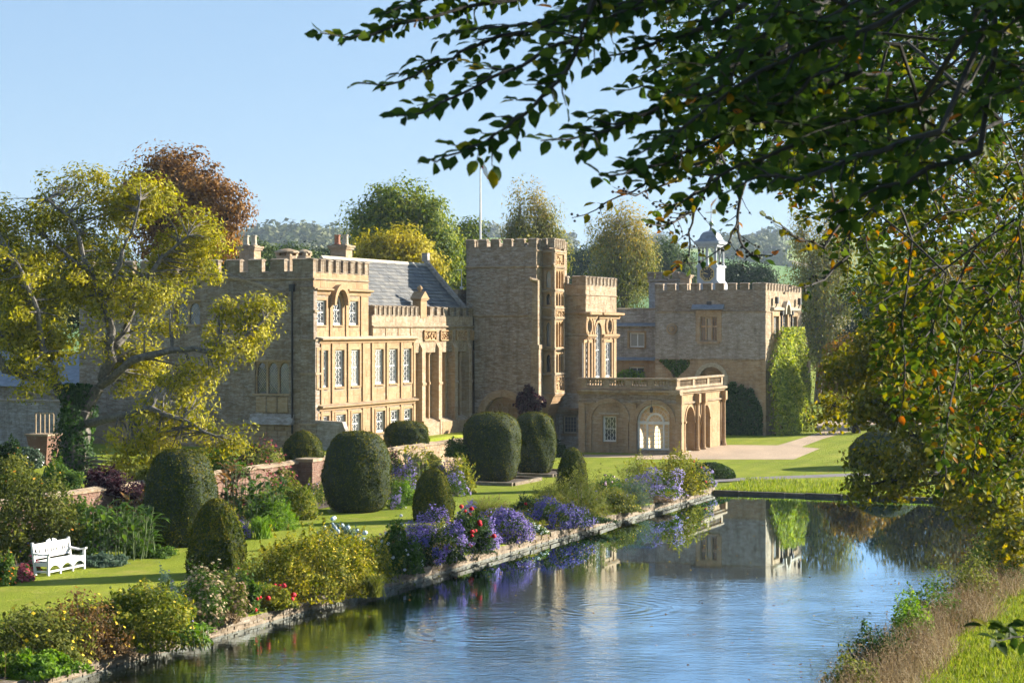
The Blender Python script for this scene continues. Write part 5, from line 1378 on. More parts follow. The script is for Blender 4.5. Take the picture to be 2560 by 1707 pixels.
rfo = part(outb, 'roof', 'lead', lambda mb: mb.add([(ob0 - .2, oq - .3, obz - .1), (ob1 + .2, oq - .3, obz - .1), (ob1 + .2, oq + 3, obr), (ob0 - .2, oq + 3, obr), (ob0 - .2, oq + 6.3, obz - .1), (ob1 + .2, oq + 6.3, obz - .1)], [(0, 1, 2, 3), (3, 2, 5, 4), (0, 3, 4), (1, 5, 2)]))
# brick raised bed pier with plants at far left
pp, pq = toPQ(AT(110, 1140, 88)); pzt = AT(104, 1088, 88).z
bp_ = thing('brick_planter', 'flared brick planter with stone rim at the far left', 'planter', pp, pq, TER_Z)
part(bp_, 'body', 'brick', lambda mb: mb.hexa([(pp - .38, pq - .38, TER_Z), (pp + .38, pq - .38, TER_Z), (pp + .38, pq + .38, TER_Z), (pp - .38, pq + .38, TER_Z), (pp - .6, pq - .55, pzt), (pp + .6, pq - .55, pzt), (pp + .6, pq + .55, pzt), (pp - .6, pq + .55, pzt)]))
part(bp_, 'rim', 'parapet', lambda mb: mb.box(pp - .66, pp + .66, pq - .61, pq + .61, pzt + .002, pzt + .08))
part(bp_, 'trellis', 'wood', lambda mb: (mb.box(pp - .5, pp + .5, pq, pq + .04, pzt + 1.0, pzt + 1.05), [mb.box(pp - .5 + k * .25, pp - .46 + k * .25, pq, pq + .05, pzt, pzt + 1.0) for k in range(5)]))
# ------------------------------------------------------------------ foliage helpers
def unit(v): return v / (np.linalg.norm(v, axis=-1, keepdims=True) + 1e-9)
def leafquads(C, nrm, L, asp=.5, fold=.3, tdir=None, rng=RNG):
    "one folded rhombic leaf of two triangles at every point"
    n = len(C)
    nrm = unit(nrm)
    r = rng.normal(size=(n, 3)) if tdir is None else tdir + rng.normal(size=(n, 3)) * .35
    t = unit(r - nrm * np.sum(r * nrm, 1, keepdims=True))
    b = np.cross(nrm, t)
    L = np.broadcast_to(np.asarray(L, float), (n,))[:, None]
    w = L * asp * .5
    V = np.stack([C - t * L * .5, C + b * w - nrm * fold * w, C + t * L * .5, C - b * w - nrm * fold * w], 1).reshape(-1, 3)
    k = np.arange(n) * 4
    F = np.stack([np.stack([k, k + 1, k + 2], 1), np.stack([k, k + 2, k + 3], 1)], 1).reshape(-1, 3)
    return V, F
def foliage(name, C, nrm, L, m, parent, asp=.5, fold=.3, tint=None, tdir=None, kind='stuff', rng=RNG):
    V, F = leafquads(np.asarray(C, float), nrm, L, asp, fold, tdir, rng)
    if tint is None: tint = rng.random(len(C))
    return npobj(name, V, F, m, np.repeat(np.clip(tint, 0, 1), 2), parent, kind)
def blades(name, base, tip, w, m, parent, bend=.25, tint=None, kind='stuff', rng=RNG, seg=3):
    "grass blades and stalks: tapered ribbons from base to tip, drooping"
    n = len(base)
    base, tip = np.asarray(base, float), np.asarray(tip, float)
    d = tip - base
    side = unit(np.cross(d, rng.normal(size=(n, 3)))) * (np.broadcast_to(np.asarray(w, float), (n,))[:, None] * .5)
    hl = np.linalg.norm(d[:, :2], axis=1, keepdims=True)
    V = []
    for s in range(seg):
        t = s / seg
        p = base + d * t + np.concatenate([np.zeros((n, 2)), hl * bend * 4 * t * (1 - t)], 1)
        k = 1 - .6 * t
        V += [p - side * k, p + side * k]
    V.append(tip)
    nv = 2 * seg + 1
    V = np.stack(V, 1).reshape(-1, 3)
    k = np.arange(n) * nv
    F = []
    for s in range(seg - 1):
        a = k + 2 * s
        F += [np.stack([a, a + 1, a + 3], 1), np.stack([a, a + 3, a + 2], 1)]
    a = k + 2 * (seg - 1)
    F.append(np.stack([a, a + 1, a + 2], 1))
    nf = len(F)
    F = np.stack(F, 1).reshape(-1, 3)
    if tint is None: tint = rng.random(n)
    return npobj(name, V, F, m, np.repeat(np.clip(tint, 0, 1), nf), parent, kind)

def lumpy(d, seed, amp=.25, f=3.2):
    r = np.random.default_rng(seed)
    o = np.zeros(len(d))
    for k in range(5):
        w = r.normal(size=3) * f * (1 + .5 * k)
        o += np.sin(d @ w + r.uniform(0, 6.28)) / (1 + .4 * k)
    return 1 + amp * o / 2.2

PAL = dict(
    green=[(.025, .055, .010), (.055, .105, .016), (.11, .17, .028)],
    fresh=[(.05, .10, .012), (.11, .20, .022), (.21, .30, .04)],
    olive=[(.05, .065, .014), (.11, .125, .024), (.20, .20, .045)],
    yellowgreen=[(.05, .08, .012), (.14, .165, .022), (.34, .30, .045)],
    yellow=[(.06, .085, .010), (.19, .19, .024), (.44, .36, .055)],
    bluegreen=[(.035, .065, .04), (.075, .115, .075), (.14, .18, .12)],
    dark=[(.010, .022, .006), (.022, .045, .011), (.05, .085, .02)],
    yew=[(.014, .024, .004), (.050, .062, .008), (.145, .118, .016)],
    redleaf=[(.09, .05, .02), (.20, .075, .05), (.34, .14, .11)],
    plum=[(.022, .012, .016), (.05, .022, .03), (.10, .045, .055)],
    bronze=[(.05, .045, .018), (.12, .075, .03), (.24, .13, .05)],
    straw=[(.17, .12, .06), (.32, .24, .13), (.46, .37, .23)],
    dry=[(.10, .065, .035), (.22, .15, .08), (.36, .27, .15)],
    magnolia=[(.07, .11, .012), (.22, .27, .03), (.48, .46, .08)],
    ivy=[(.012, .03, .008), (.028, .065, .014), (.07, .12, .03)],
    purple=[(.085, .055, .22), (.16, .115, .33), (.27, .215, .46)],
    lilac=[(.19, .145, .34), (.29, .235, .45), (.42, .36, .56)],
    blue=[(.05, .042, .17), (.085, .075, .25), (.15, .13, .33)],  # asters in shadow: the shade is put into the flower colour
    red=[(.28, .008, .012), (.52, .015, .03), (.62, .06, .07)],
    crimson=[(.20, .03, .04), (.38, .07, .09), (.52, .16, .17)],
    white=[(.55, .58, .52), (.72, .73, .68), (.8, .8, .78)],
    paleblue=[(.36, .46, .56), (.50, .60, .68), (.66, .74, .78)],
    orange=[(.45, .12, .01), (.62, .24, .02), (.7, .38, .05)],
    pink=[(.5, .3, .38), (.62, .42, .5), (.72, .55, .6)],
    gold=[(.45, .30, .02), (.62, .45, .03), (.75, .6, .10)],
)
LM = {}
BRIGHT = ('green', 'fresh', 'olive', 'yellowgreen', 'yellow', 'bluegreen', 'dark', 'yew', 'redleaf', 'bronze', 'magnolia', 'ivy', 'meadow')
def lm(n, transl=.42):
    if n not in LM:
        k = 1.22 if n in BRIGHT else 1.0
        LM[n] = leafmat('foliage_' + n, [tuple(min(.75, c * k) for c in x) for x in PAL[n]], transl, spec=.0 if n == 'yew' else .1)
    return LM[n]

def bushpts(c, rx, ry, h, n, seed, lo=.5, amp=.22, under=.12, rng=RNG):
    d = unit(rng.normal(size=(n, 3)))
    d[:, 2] = np.where(d[:, 2] < -under, -d[:, 2], d[:, 2])
    r = (lo + (1 - lo) * rng.random(n) ** .5) * lumpy(d, seed, amp)
    P = np.array(c) + d * r[:, None] * np.array([rx, ry, h])
    P[:, 2] = np.maximum(P[:, 2], c[2] + .01 + .05 * rng.random(n))
    return P, d
SEED = [100]
def bush(name, label, px, py, wpx, hpx, pal, n=2600, leaf=.085, asp=.5, flow=None, fn=0, fs=.05, z=0.0, group=None, deep=.85, cat='shrub', amp=.34, stems=10, ball=False, up=.25, spikes=0, lo=.5, dy=0, transl=.42):
    SEED[0] += 1
    b = G(px, py, z); b.y += dy
    pp_b, qq_b = toPQ(b)
    if z == 0 and -30 < pp_b < -20 and qq_b < 88.5:      # keep the border plants behind the pond wall
        lim = -25.7 if name == 'trailing_plant' else -26.0
        if pp_b > lim:
            b = W(lim, qat(px, lim), 0)
            hpx = max(.25, HC - (py - hpx - HY) / K * b.y) * K / b.y
            wpx = wpx * 1.1; hpx *= 1.06
    Y = b.y
    n = int(n * 1.7); leaf *= 1.45; fs *= 1.2
    rx, h = wpx / 2 * Y / K * .93, hpx * Y / K * .88
    ry = rx * deep
    t = wthing(name, label, cat, b, group)
    c = np.array(b)
    P, d = bushpts(c, rx, ry, h, n, SEED[0], lo, amp)
    # shoots standing out of the mass so that the outline is broken
    ns_ = 26 + int(spikes * .06) if amp > .1 else 0
    if ns_:
        k0 = RNG.integers(0, n, ns_)
        sd = unit(d[k0] * np.array([1, 1, .6]) + np.array([0, 0, .9]) + RNG.normal(size=(ns_, 3)) * .25)
        sl = h * RNG.uniform(.12, .34, ns_) * (1.25 if spikes else .8)
        m_ = RNG.integers(0, n, int(n * (.16 if spikes else .10)))
        j = RNG.integers(0, ns_, len(m_)); u_ = RNG.random(len(m_))[:, None]
        P[m_] = P[k0[j]] + sd[j] * sl[j][:, None] * u_ + RNG.normal(size=(len(m_), 3)) * leaf * .35 * (1.2 - u_)
        d = d.copy(); d[m_] = unit(RNG.normal(size=(len(m_), 3)) + np.array([0, 0, .5]))
    nr = d + RNG.normal(size=d.shape) * .7 + np.array([0, 0, up])
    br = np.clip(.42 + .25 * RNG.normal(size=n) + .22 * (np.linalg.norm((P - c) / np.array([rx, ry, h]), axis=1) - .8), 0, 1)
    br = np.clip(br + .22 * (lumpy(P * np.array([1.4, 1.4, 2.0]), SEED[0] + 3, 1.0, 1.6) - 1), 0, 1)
    foliage('foliage', P, nr, leaf * RNG.uniform(.6, 1.35, n), lm(pal, transl), t, asp, tint=br)
    if stems:
        mb = MB()
        for k in range(stems):
            q = P[RNG.integers(0, n)]
            m_ = (c + q) / 2 + np.array([0, 0, h * .12])
            mb.tube([tuple(c + RNG.normal(size=3) * np.array([rx, ry, 0]) * .15), tuple(m_), tuple(q)], [.018, .013, .005], 4)
        mb.obj('stems', M['bark'], t)
    if flow:
        Pf, df = bushpts(c, rx * 1.03, ry * 1.03, h * 1.04, fn, SEED[0], .80, amp, under=-.05)
        if fn > 600:
            pk = lumpy(Pf * .9, SEED[0] + 5, .9, 2.4) > .82
            Pf, df = Pf[pk], df[pk]; fn = len(Pf)
        Pf[:, 2] += np.abs(RNG.normal(size=fn)) * h * .05
        if ball: balls('flowers', Pf + np.array([0, 0, h * .03]), fs, lm(flow, .15), t)
        else: foliage('flowers', Pf, df + RNG.normal(size=df.shape) * .35 + np.array([0, -.4, .5]), fs * RNG.uniform(.7, 1.3, fn), lm(flow, .2), t, 1.0, .1)
    return t
def balls(name, P, r, m, parent, rng=RNG):
    "small flower heads: stacked rings of petals round a centre"
    n = len(P)
    R = r * rng.uniform(.75, 1.25, n) / 2
    ring = []
    for zz, rr in ((-.75, .45), (-.1, 1.0), (.55, .72)):
        for k in range(6): ring.append((rr * math.cos(k * math.pi / 3 + zz), rr * math.sin(k * math.pi / 3 + zz), zz))
    ring.append((0, 0, .85)); ring = np.array(ring)
    V = (np.asarray(P)[:, None, :] + ring[None] * R[:, None, None]).reshape(-1, 3)
    f = []
    for a in (0, 6):
        for k in range(6): f += [(a + k, a + (k + 1) % 6, a + 6 + (k + 1) % 6), (a + k, a + 6 + (k + 1) % 6, a + 6 + k)]
    for k in range(6): f.append((12 + k, 12 + (k + 1) % 6, 18))
    f = np.array(f)
    F = (f[None] + (np.arange(n) * 19)[:, None, None]).reshape(-1, 3)
    return npobj(name, V, F, m, rng.random(len(F)), parent, 'stuff')
def clump(name, label, px, py, wpx, hpx, pal, n=260, w=.014, plume=None, z=0.0, group=None, cat='grass clump', bend=.25, pn=60):
    b = G(px, py, z); Y = b.y; rx, h = wpx / 2 * Y / K, hpx * Y / K
    t = wthing(name, label, cat, b, group); c = np.array(b)
    base = c + RNG.normal(size=(n, 3)) * np.array([rx * .22, rx * .22, 0])
    a = RNG.uniform(0, 6.283, n); r = rx * np.sqrt(RNG.random(n))
    tip = c + np.stack([r * np.cos(a), r * np.sin(a), h * RNG.uniform(.55, 1.0, n) * (1 - .3 * (r / rx) ** 2)], 1)
    blades('blades', base, tip, w, lm(pal), t, bend)
    if plume:
        k = RNG.integers(0, n, pn)
        P = np.repeat(tip[k], 8, 0) - np.repeat(unit(tip[k] - base[k]), 8, 0) * RNG.uniform(0, .22, (pn * 8, 1)) + RNG.normal(size=(pn * 8, 3)) * .012
        foliage('plumes', P, RNG.normal(size=P.shape), .07, lm(plume), t, .35, tdir=np.repeat(unit(tip[k] - base[k]), 8, 0))
    return t
def broadleaf(name, label, px, py, wpx, hpx, pal, n=110, leaf=.5, asp=.3, z=0.0, group=None, flow=None, fn=0, fs=.08, cat='plant', lean=.5):
    "canna-like clump: stout stems with long paddle leaves"
    b = G(px, py, z); Y = b.y; rx, h = wpx / 2 * Y / K, hpx * Y / K
    t = wthing(name, label, cat, b, group); c = np.array(b)
    ns_ = max(6, n // 7)
    a = RNG.uniform(0, 6.283, ns_); r = rx * np.sqrt(RNG.random(ns_)) * .85
    sb = c + np.stack([r * np.cos(a), r * np.sin(a) * .8, np.zeros(ns_)], 1)
    st = sb + np.stack([RNG.normal(size=ns_) * .12, RNG.normal(size=ns_) * .12, h * RNG.uniform(.7, 1.0, ns_)], 1)
    mb = MB()
    for i in range(ns_): mb.tube([tuple(sb[i]), tuple((sb[i] + st[i]) / 2 + RNG.normal(size=3) * .03), tuple(st[i])], [.02, .016, .008], 5)
    mb.obj('stems', M['stalk'], t)
    k = RNG.integers(0, ns_, n); u = RNG.uniform(.15, 1.0, n)[:, None]
    P0 = sb[k] * (1 - u) + st[k] * u
    aa = RNG.uniform(0, 6.283, n)
    out = np.stack([np.cos(aa), np.sin(aa), RNG.uniform(.1, 1.1, n)], 1); out = unit(out)
    L = leaf * RNG.uniform(.6, 1.25, n)
    # each leaf: midrib bending over, six triangles
    b_ = unit(np.cross(out, np.array([0, 0, 1.0])))
    W_ = (L * asp * .5)[:, None]
    Lc = L[:, None]
    droop = np.array([0, 0, -1.0])
    p1 = P0 + out * Lc * .45; p2 = P0 + out * Lc * .8 + droop * Lc * .10; p3 = P0 + out * Lc * 1.0 + droop * Lc * .28
    upn = np.cross(b_, out) * W_ * .25
    V = np.stack([P0, p1 - b_ * W_ + upn, p1, p1 + b_ * W_ + upn, p2 - b_ * W_ * .75 + upn * .7, p2, p2 + b_ * W_ * .75 + upn * .7, p3], 1).reshape(-1, 3)
    f = np.array([(0, 2, 1), (0, 3, 2), (1, 2, 5), (1, 5, 4), (2, 3, 6), (2, 6, 5), (4, 5, 7), (5, 6, 7)])
    F = (f[None] + (np.arange(n) * 8)[:, None, None]).reshape(-1, 3)
    npobj('foliage', V, F, lm(pal), np.repeat(RNG.random(n), 8), t, 'stuff')
    if flow:
        q = st[RNG.integers(0, ns_, fn)] + RNG.normal(size=(fn, 3)) * np.array([.06, .06, .1]) + np.array([0, 0, .08])
        foliage('flowers', q, RNG.normal(size=q.shape), fs, lm(flow), t, .8)
    return t
M['stalk'] = plain('green_stalk', (.10, .14, .04), .7)

# ------------------------------------------------------------------ clipped yews
def topiary(label, px, py, wpx, hpx, prof, z=0.0, n=15000, group='clipped yews of the garden', seed=1, leaf=.085):
    b = G(px, py, z); Y = b.y; R, h = wpx / 2 * Y / K, hpx * Y / K
    b.y += R * .0
    t = wthing('clipped_yew', label, 'topiary', b, group)
    c = np.array(b)
    zs, rs = np.array([p[0] for p in prof]), np.array([p[1] for p in prof])
    def surf(u, a):
        r = np.interp(u, zs, rs) * R
        d = np.stack([np.cos(a), np.sin(a), u * 2 - 1], -1)
        k = lumpy(d.reshape(-1, 3), seed, .06, 2.6).reshape(u.shape) + .012 * np.sin(a * (6 + seed % 3) + seed + 2 * u) + .014 * np.sin(a * 13 + u * 9 + seed * 2) + .010 * np.sin(u * 23 + a * 3)
        return c + np.stack([r * np.cos(a) * k, r * np.sin(a) * k, u * h * (1 + .01 * (k - 1))], -1)
    nu, na = 26, 30
    U, A_ = np.meshgrid(np.linspace(0, 1, nu) ** .8, np.linspace(0, 2 * np.pi, na, endpoint=False), indexing='ij')
    V = surf(U, A_).reshape(-1, 3)
    F = np.array([(i * na + k, i * na + (k + 1) % na, (i + 1) * na + (k + 1) % na, (i + 1) * na + k) for i in range(nu - 1) for k in range(na)])
    npobj('body', V, F, M['yewbody'], None, t, smooth=True)
    # clipped shoots all over the surface; sampled evenly by area
    u0 = np.linspace(0, 1, 400); dr = np.gradient(np.interp(u0, zs, rs) * R, u0); pdf = np.interp(u0, zs, rs) * R * np.sqrt(dr ** 2 + h ** 2) + 1e-4
    cdf = np.cumsum(pdf); cdf /= cdf[-1]
    u = np.interp(RNG.random(n), cdf, u0); a = RNG.uniform(0, 6.2832, n)
    P = surf(u, a)
    e = 1e-3
    du = surf(np.clip(u + e, 0, 1), a) - surf(np.clip(u - e, 0, 1), a); da = surf(u, a + e) - surf(u, a - e)
    nr = unit(np.cross(da, du))
    stray = (RNG.random(n) < .03) * RNG.uniform(.03, .11, n)
    P = P + nr * (RNG.uniform(-.02, .035, n) + stray)[:, None]
    big = lumpy(unit(nr) * 1.0 + P * .5, seed + 9, .8, 2.6)
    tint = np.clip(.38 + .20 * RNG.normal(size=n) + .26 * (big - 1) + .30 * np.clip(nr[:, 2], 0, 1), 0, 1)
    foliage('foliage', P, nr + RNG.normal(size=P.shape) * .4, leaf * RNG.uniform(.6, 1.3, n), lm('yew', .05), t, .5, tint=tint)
    mb = MB(); mb.tube([tuple(c + np.array([0, 0, -.05])), tuple(c + np.array([0, 0, h * .3]))], .12, 6); mb.obj('trunk', M['bark_dark'], t)
    return t
M['yewbody'] = plain('yew_inner', (.016, .028, .008), .9, noise=.3, scale=10, bump=1.0)
BAR = [(0, .50), (.04, .72), (.12, .84), (.3, .96), (.5, 1.0), (.7, .98), (.82, .92), (.9, .80), (.96, .60), (.99, .35), (1, .0)]
WID = [(0, .62), (.05, .80), (.2, .93), (.4, 1.0), (.6, .97), (.75, .90), (.88, .77), (.95, .6), (.985, .4), (1, 0)]
CON = [(0, .93), (.1, 1.0), (.3, .98), (.5, .90), (.68, .78), (.82, .62), (.92, .43), (.98, .2), (1, 0)]
DOM = [(0, .9), (.1, 1.0), (.3, 1.0), (.5, .94), (.7, .78), (.85, .55), (.95, .3), (1, 0)]
FLT = [(0, .95), (.2, 1.0), (.5, .98), (.75, .9), (.9, .7), (.97, .4), (1, 0)]
topiary('large flat-topped clipped yew in shade behind the white bench', 452, 1362, 182, 240, WID, seed=1)
topiary('dome-topped clipped yew cone nearest the camera beside the bench lawn', 541, 1437, 142, 191, CON, seed=2, n=17000)
topiary('small clipped yew on the terrace in front of the west wing corner', 757, 1160, 101, 84, DOM, z=1.3, seed=3, n=9000)
topiary('broad barrel-shaped clipped yew beside the brick pier', 892, 1277, 168, 200, WID, seed=4)
topiary('low flat clipped yew on the terrace below the hall windows', 1017, 1122, 114, 70, FLT, z=1.3, seed=5, n=9000)
topiary('slim clipped yew cone behind the purple asters', 1083, 1301, 100, 131, CON, seed=6)
topiary('tall egg-shaped clipped yew in front of the tower', 1230, 1204, 142, 174, BAR, seed=7)
topiary('egg-shaped clipped yew at the right of the tower pair', 1336, 1184, 106, 154, BAR, seed=8)
topiary('small clipped yew cone on the lawn before the arcade', 1431, 1226, 76, 108, CON, seed=9, n=10000)
topiary('wide clipped yew dome on the right-hand lawn', 2216, 1168, 190, 98, DOM, seed=10, n=14000)

# low stone kerbs round the two egg-shaped yews
for (lab, px, py, w) in (('square stone kerb of the bed under the tall egg-shaped yew', 1230, 1204, 1.9), ('square stone kerb of the bed under the right-hand egg-shaped yew', 1336, 1184, 1.75)):
    c = G(px, py); p, q = toPQ(c)
    t = thing('bed_kerb', lab, 'kerb', p, q, 0)
    for s in (-1, 1):
        pbox(t, 'kerb_stone', 'kerb', p - w, p + w, q + s * w - .1, q + s * w + .1, -.1, .16)
        pbox(t, 'kerb_stone', 'kerb', p + s * w - .1, p + s * w + .1, q - w + .11, q + w - .11, -.1, .155)
    pbox(t, 'soil', 'soil', p - w + .1, p + w - .1, q - w + .11, q + w - .11, -.1, .06)

# ------------------------------------------------------------------ white bench
bp0, bp1, bq0_, bq1_ = -36.05, -35.5, 48.6, 50.55
bench = thing('garden_bench', 'white painted wooden bench with lattice back on the lawn edge', 'bench', (bp0 + bp1) / 2, bq0_, 0)
for q in (bq0_, bq1_ - .07):
    pbox(bench, 'leg', 'white', bp1 - .07, bp1, q, q + .07, 0, .64)
    part(bench, 'leg', 'white', lambda mb, q=q: mb.hexa([(bp0, q, 0), (bp0 + .07, q, 0), (bp0 + .07, q + .07, 0), (bp0, q + .07, 0), (bp0 - .13, q, 1.0), (bp0 - .06, q, 1.0), (bp0 - .06, q + .07, 1.0), (bp0 - .13, q + .07, 1.0)]))
    part(bench, 'armrest', 'white', lambda mb, q=q: (mb.hexa([(bp0 - .06, q - .02, .64), (bp1 - .2, q - .02, .60), (bp1 - .2, q + .09, .60), (bp0 - .06, q + .09, .64), (bp0 - .06, q - .02, .70), (bp1 - .2, q - .02, .645), (bp1 - .2, q + .09, .645), (bp0 - .06, q + .09, .70)]), mb.hexa([(bp1 - .2, q - .02, .60), (bp1 + .05, q - .02, .641), (bp1 + .05, q + .09, .641), (bp1 - .2, q + .09, .60), (bp1 - .2, q - .02, .645), (bp1 + .05, q - .02, .70), (bp1 + .05, q + .09, .70), (bp1 - .2, q + .09, .645)])))
    pbox(bench, 'side_rail', 'white', bp0 + .06, bp1 - .08, q + .01, q + .055, .28, .40)
    pbox(bench, 'side_stretcher', 'white', bp0 + .06, bp1 - .08, q + .012, q + .05, .08, .14)
for k in range(5):
    x = bp0 + .04 + k * .104
    pbox(bench, 'seat_slat', 'white', x, x + .088, bq0_ + .075, bq1_ - .075, .415, .44)
third = (bq1_ - bq0_) / 3
for k in (1, 2): pbox(bench, 'leg', 'white', bp1 - .06, bp1 - .004, bq0_ + k * third - .03, bq0_ + k * third + .03, 0, .30)
FB = Fr('L', bp1 - .01)
def apron(mb):
    FB.box(mb, bq0_ + .075, bq1_ - .075, .30, .41, -.03, 0)
    for k in range(3):
        a, b = bq0_ + k * third + .05, bq0_ + (k + 1) * third - .04
        n = 8
        for i in range(n):
            x0, x1 = a + (b - a) * i / n, a + (b - a) * (i + 1) / n
            f = lambda x: .30 - .13 * (abs((x - (a + b) / 2) / ((b - a) / 2)) ** 2.2)
            FB.quad(mb, [(x0, f(x0)), (x1, f(x1)), (x1, .301), (x0, .301)], -.03, 0)
part(bench, 'apron', 'white', apron)
pbox(bench, 'stretcher', 'white', bp1 - .05, bp1 - .02, bq0_ + .075, bq1_ - .075, .09, .15)
BK = bp0 - .02
def bk(a, z): return (bp0 + .03 - .13 * (z - .1) , a, z)
def bkbar(mb, a, b, w, th=.03):
    dx, dz = b[0] - a[0], b[1] - a[1]; l = math.hypot(dx, dz); nx, nz = -dz / l * w / 2, dx / l * w / 2
    pts = [(a[0] - nx, a[1] - nz), (b[0] - nx, b[1] - nz), (b[0] + nx, b[1] + nz), (a[0] + nx, a[1] + nz)]
    P = [bk(*p) for p in pts]; mb.add(P + [(p[0] + th, p[1], p[2] + .004) for p in P], [(0, 1, 2, 3), (7, 6, 5, 4), (0, 1, 5, 4), (1, 2, 6, 5), (2, 3, 7, 6), (3, 0, 4, 7)])
part(bench, 'top_rail', 'white', lambda mb: (bkbar(mb, (bq0_ + .07, .90), (bq1_ - .07, .90), .10, .034), bkbar(mb, ((bq0_ + bq1_) / 2 - .25, .95), ((bq0_ + bq1_) / 2 - .06, 1.01), .09, .034), bkbar(mb, ((bq0_ + bq1_) / 2 + .06, 1.01), ((bq0_ + bq1_) / 2 + .25, .95), .09, .034)))
part(bench, 'lower_rail', 'white', lambda mb: bkbar(mb, (bq0_ + .07, .52), (bq1_ - .07, .52), .06, .034))
for k in range(6):
    a = bq0_ + .09 + k * (bq1_ - bq0_ - .18) / 6; w = (bq1_ - bq0_ - .18) / 6
    part(bench, 'lattice', 'white', lambda mb, a=a, w=w: (bkbar(mb, (a + .03, .54), (a + w * .72, .86), .032, .026), bkbar(mb, (a + w * .28, .54), (a + w - .03, .86), .032, .026), bkbar(mb, (a + .03, .86), (a + w * .72, .54), .032, .022), bkbar(mb, (a + w * .28, .86), (a + w - .03, .54), .032, .022)))
    if k: part(bench, 'back_slat', 'white', lambda mb, a=a: bkbar(mb, (a, .54), (a, .86), .05, .03))

# ------------------------------------------------------------------ front flower border, from the near end to the far end
FBG = 'plants of the pond border'
bush('border_plant', 'low bright green leafy mound in the bottom left corner', 70, 1735, 230, 110, 'fresh', 3600, .09, group=FBG)
bush('border_plant', 'brown and yellow seeding daisy clump at the left edge', 80, 1660, 300, 150, 'olive', 4200, .075, .4, 'gold', 130, .075, group=FBG, spikes=300)
bush('border_plant', 'tall russet bramble-like clump behind the yellow daisies', 200, 1640, 230, 150, 'bronze', 3000, .07, .4, 'gold', 60, .07, group=FBG, spikes=220)
bush('border_plant', 'big loose yellow-flecked green shrub in the near border', 325, 1680, 310, 235, 'yellowgreen', 7600, .075, .5, 'gold', 110, .06, group=FBG, spikes=500)
bush('border_plant', 'cluster of pale cream dahlias low over the pond wall', 392, 1690, 80, 80, 'green', 1200, .08, .5, 'white', 16, .14, ball=True, group=FBG)
bush('border_plant', 'blue-green feathery aster with few purple flowers by the near yew cone', 420, 1575, 120, 145, 'bluegreen', 3200, .06, .3, 'purple', 60, .05, group=FBG, spikes=160)
bush('border_plant', 'goldenrod gone to tan plumes beneath the near yew cone', 505, 1575, 120, 165, 'green', 2600, .07, .25, 'straw', 500, .07, group=FBG, spikes=260)
bush('border_plant', 'second tan-plumed goldenrod, right of the first', 575, 1560, 90, 120, 'olive', 2000, .07, .25, 'dry', 320, .065, group=FBG, spikes=160)
broadleaf('border_plant', 'pale green large-leaved plant spilling over the pond wall', 490, 1622, 90, 62, 'fresh', 90, .26, .55, group=FBG, lean=.8)
bush('border_plant', 'light green bushy clump with red dahlias', 665, 1580, 160, 118, 'yellowgreen', 4200, .07, .45, 'red', 14, .12, ball=True, group=FBG)
bush('border_plant', 'small dahlia plant with a few scarlet flowers by the yew cone', 615, 1545, 80, 105, 'green', 1500, .075, .5, 'red', 9, .12, ball=True, group=FBG)
bush('border_plant', 'big golden yellow shrub in the middle of the near border', 775, 1532, 330, 220, 'yellow', 9000, .07, .5, 'gold', 500, .05, group=FBG, spikes=500, amp=.28)
bush('border_plant', 'golden shrub continuing over the wall, right half', 890, 1490, 170, 150, 'yellow', 4000, .07, .5, group=FBG, spikes=200)
bush('border_plant', 'pale blue globe flowers behind the golden shrub', 850, 1370, 130, 72, 'bluegreen', 1600, .07, .5, 'paleblue', 34, .14, ball=True, group=FBG)
bush('border_plant', 'dark leafy dahlia with white flowers at the water edge', 985, 1468, 130, 150, 'green', 3400, .075, .5, 'white', 34, .10, ball=True, group=FBG)
clump('border_grass', 'strappy green grass hanging over the pond wall below white dahlias', 935, 1490, 100, 62, 'olive', 300, .02, group=FBG, bend=.5)
clump('border_grass', 'pinkish dried grass tuft left of the big purple aster', 985, 1385, 74, 88, 'dry', 420, .014, 'straw', group=FBG)
bush('border_plant', 'largest mound of violet-blue asters beside the pond wall', 1085, 1448, 175, 155, 'dark', 2600, .06, .4, 'purple', 5200, .055, group=FBG)
bush('border_plant', 'aster mound low at the wall, flowers darkened to blue for shade', 1040, 1462, 120, 110, 'dark', 1200, .06, .4, 'blue', 2400, .05, group=FBG)
bush('border_plant', 'tall dark dahlia plant topped with red flowers behind the violet asters', 1165, 1380, 120, 112, 'dark', 2400, .08, .5, 'red', 24, .13, ball=True, group=FBG)
bush('border_plant', 'mauve aster spray right of the red dahlias', 1190, 1408, 110, 132, 'dark', 1700, .06, .4, 'purple', 2600, .055, group=FBG)
bush('border_plant', 'tall blue-violet aster mound in the middle of the border', 1262, 1402, 120, 135, 'dark', 1900, .06, .4, 'purple', 3400, .055, group=FBG)
bush('border_plant', 'low aster hanging to the water, flowers darkened to blue for shade', 1190, 1432, 90, 60, 'dark', 700, .06, .4, 'blue', 1200, .05, group=FBG)
bush('border_plant', 'white daisy bush between the asters and the water', 1330, 1392, 84, 84, 'green', 1800, .06, .4, 'white', 190, .07, group=FBG)
clump('border_grass', 'fountain grass with dark bottlebrush plumes on the lawn side', 1215, 1315, 150, 88, 'olive', 520, .012, 'dry', group=FBG, bend=.35, pn=70)
bush('border_plant', 'wide aster mound beyond the white daisies, shade put into its blue flowers', 1388, 1345, 150, 98, 'dark', 2200, .06, .4, 'blue', 3400, .055, group=FBG)
bush('border_plant', 'tall dark feathery fennel-like plant behind the shaded asters', 1375, 1290, 130, 105, 'olive', 3600, .10, .12, group=FBG, spikes=240)
bush('border_plant', 'bronze-green feathery plant right of the fennel-like one', 1455, 1310, 130, 130, 'olive', 3800, .10, .13, group=FBG, spikes=260)
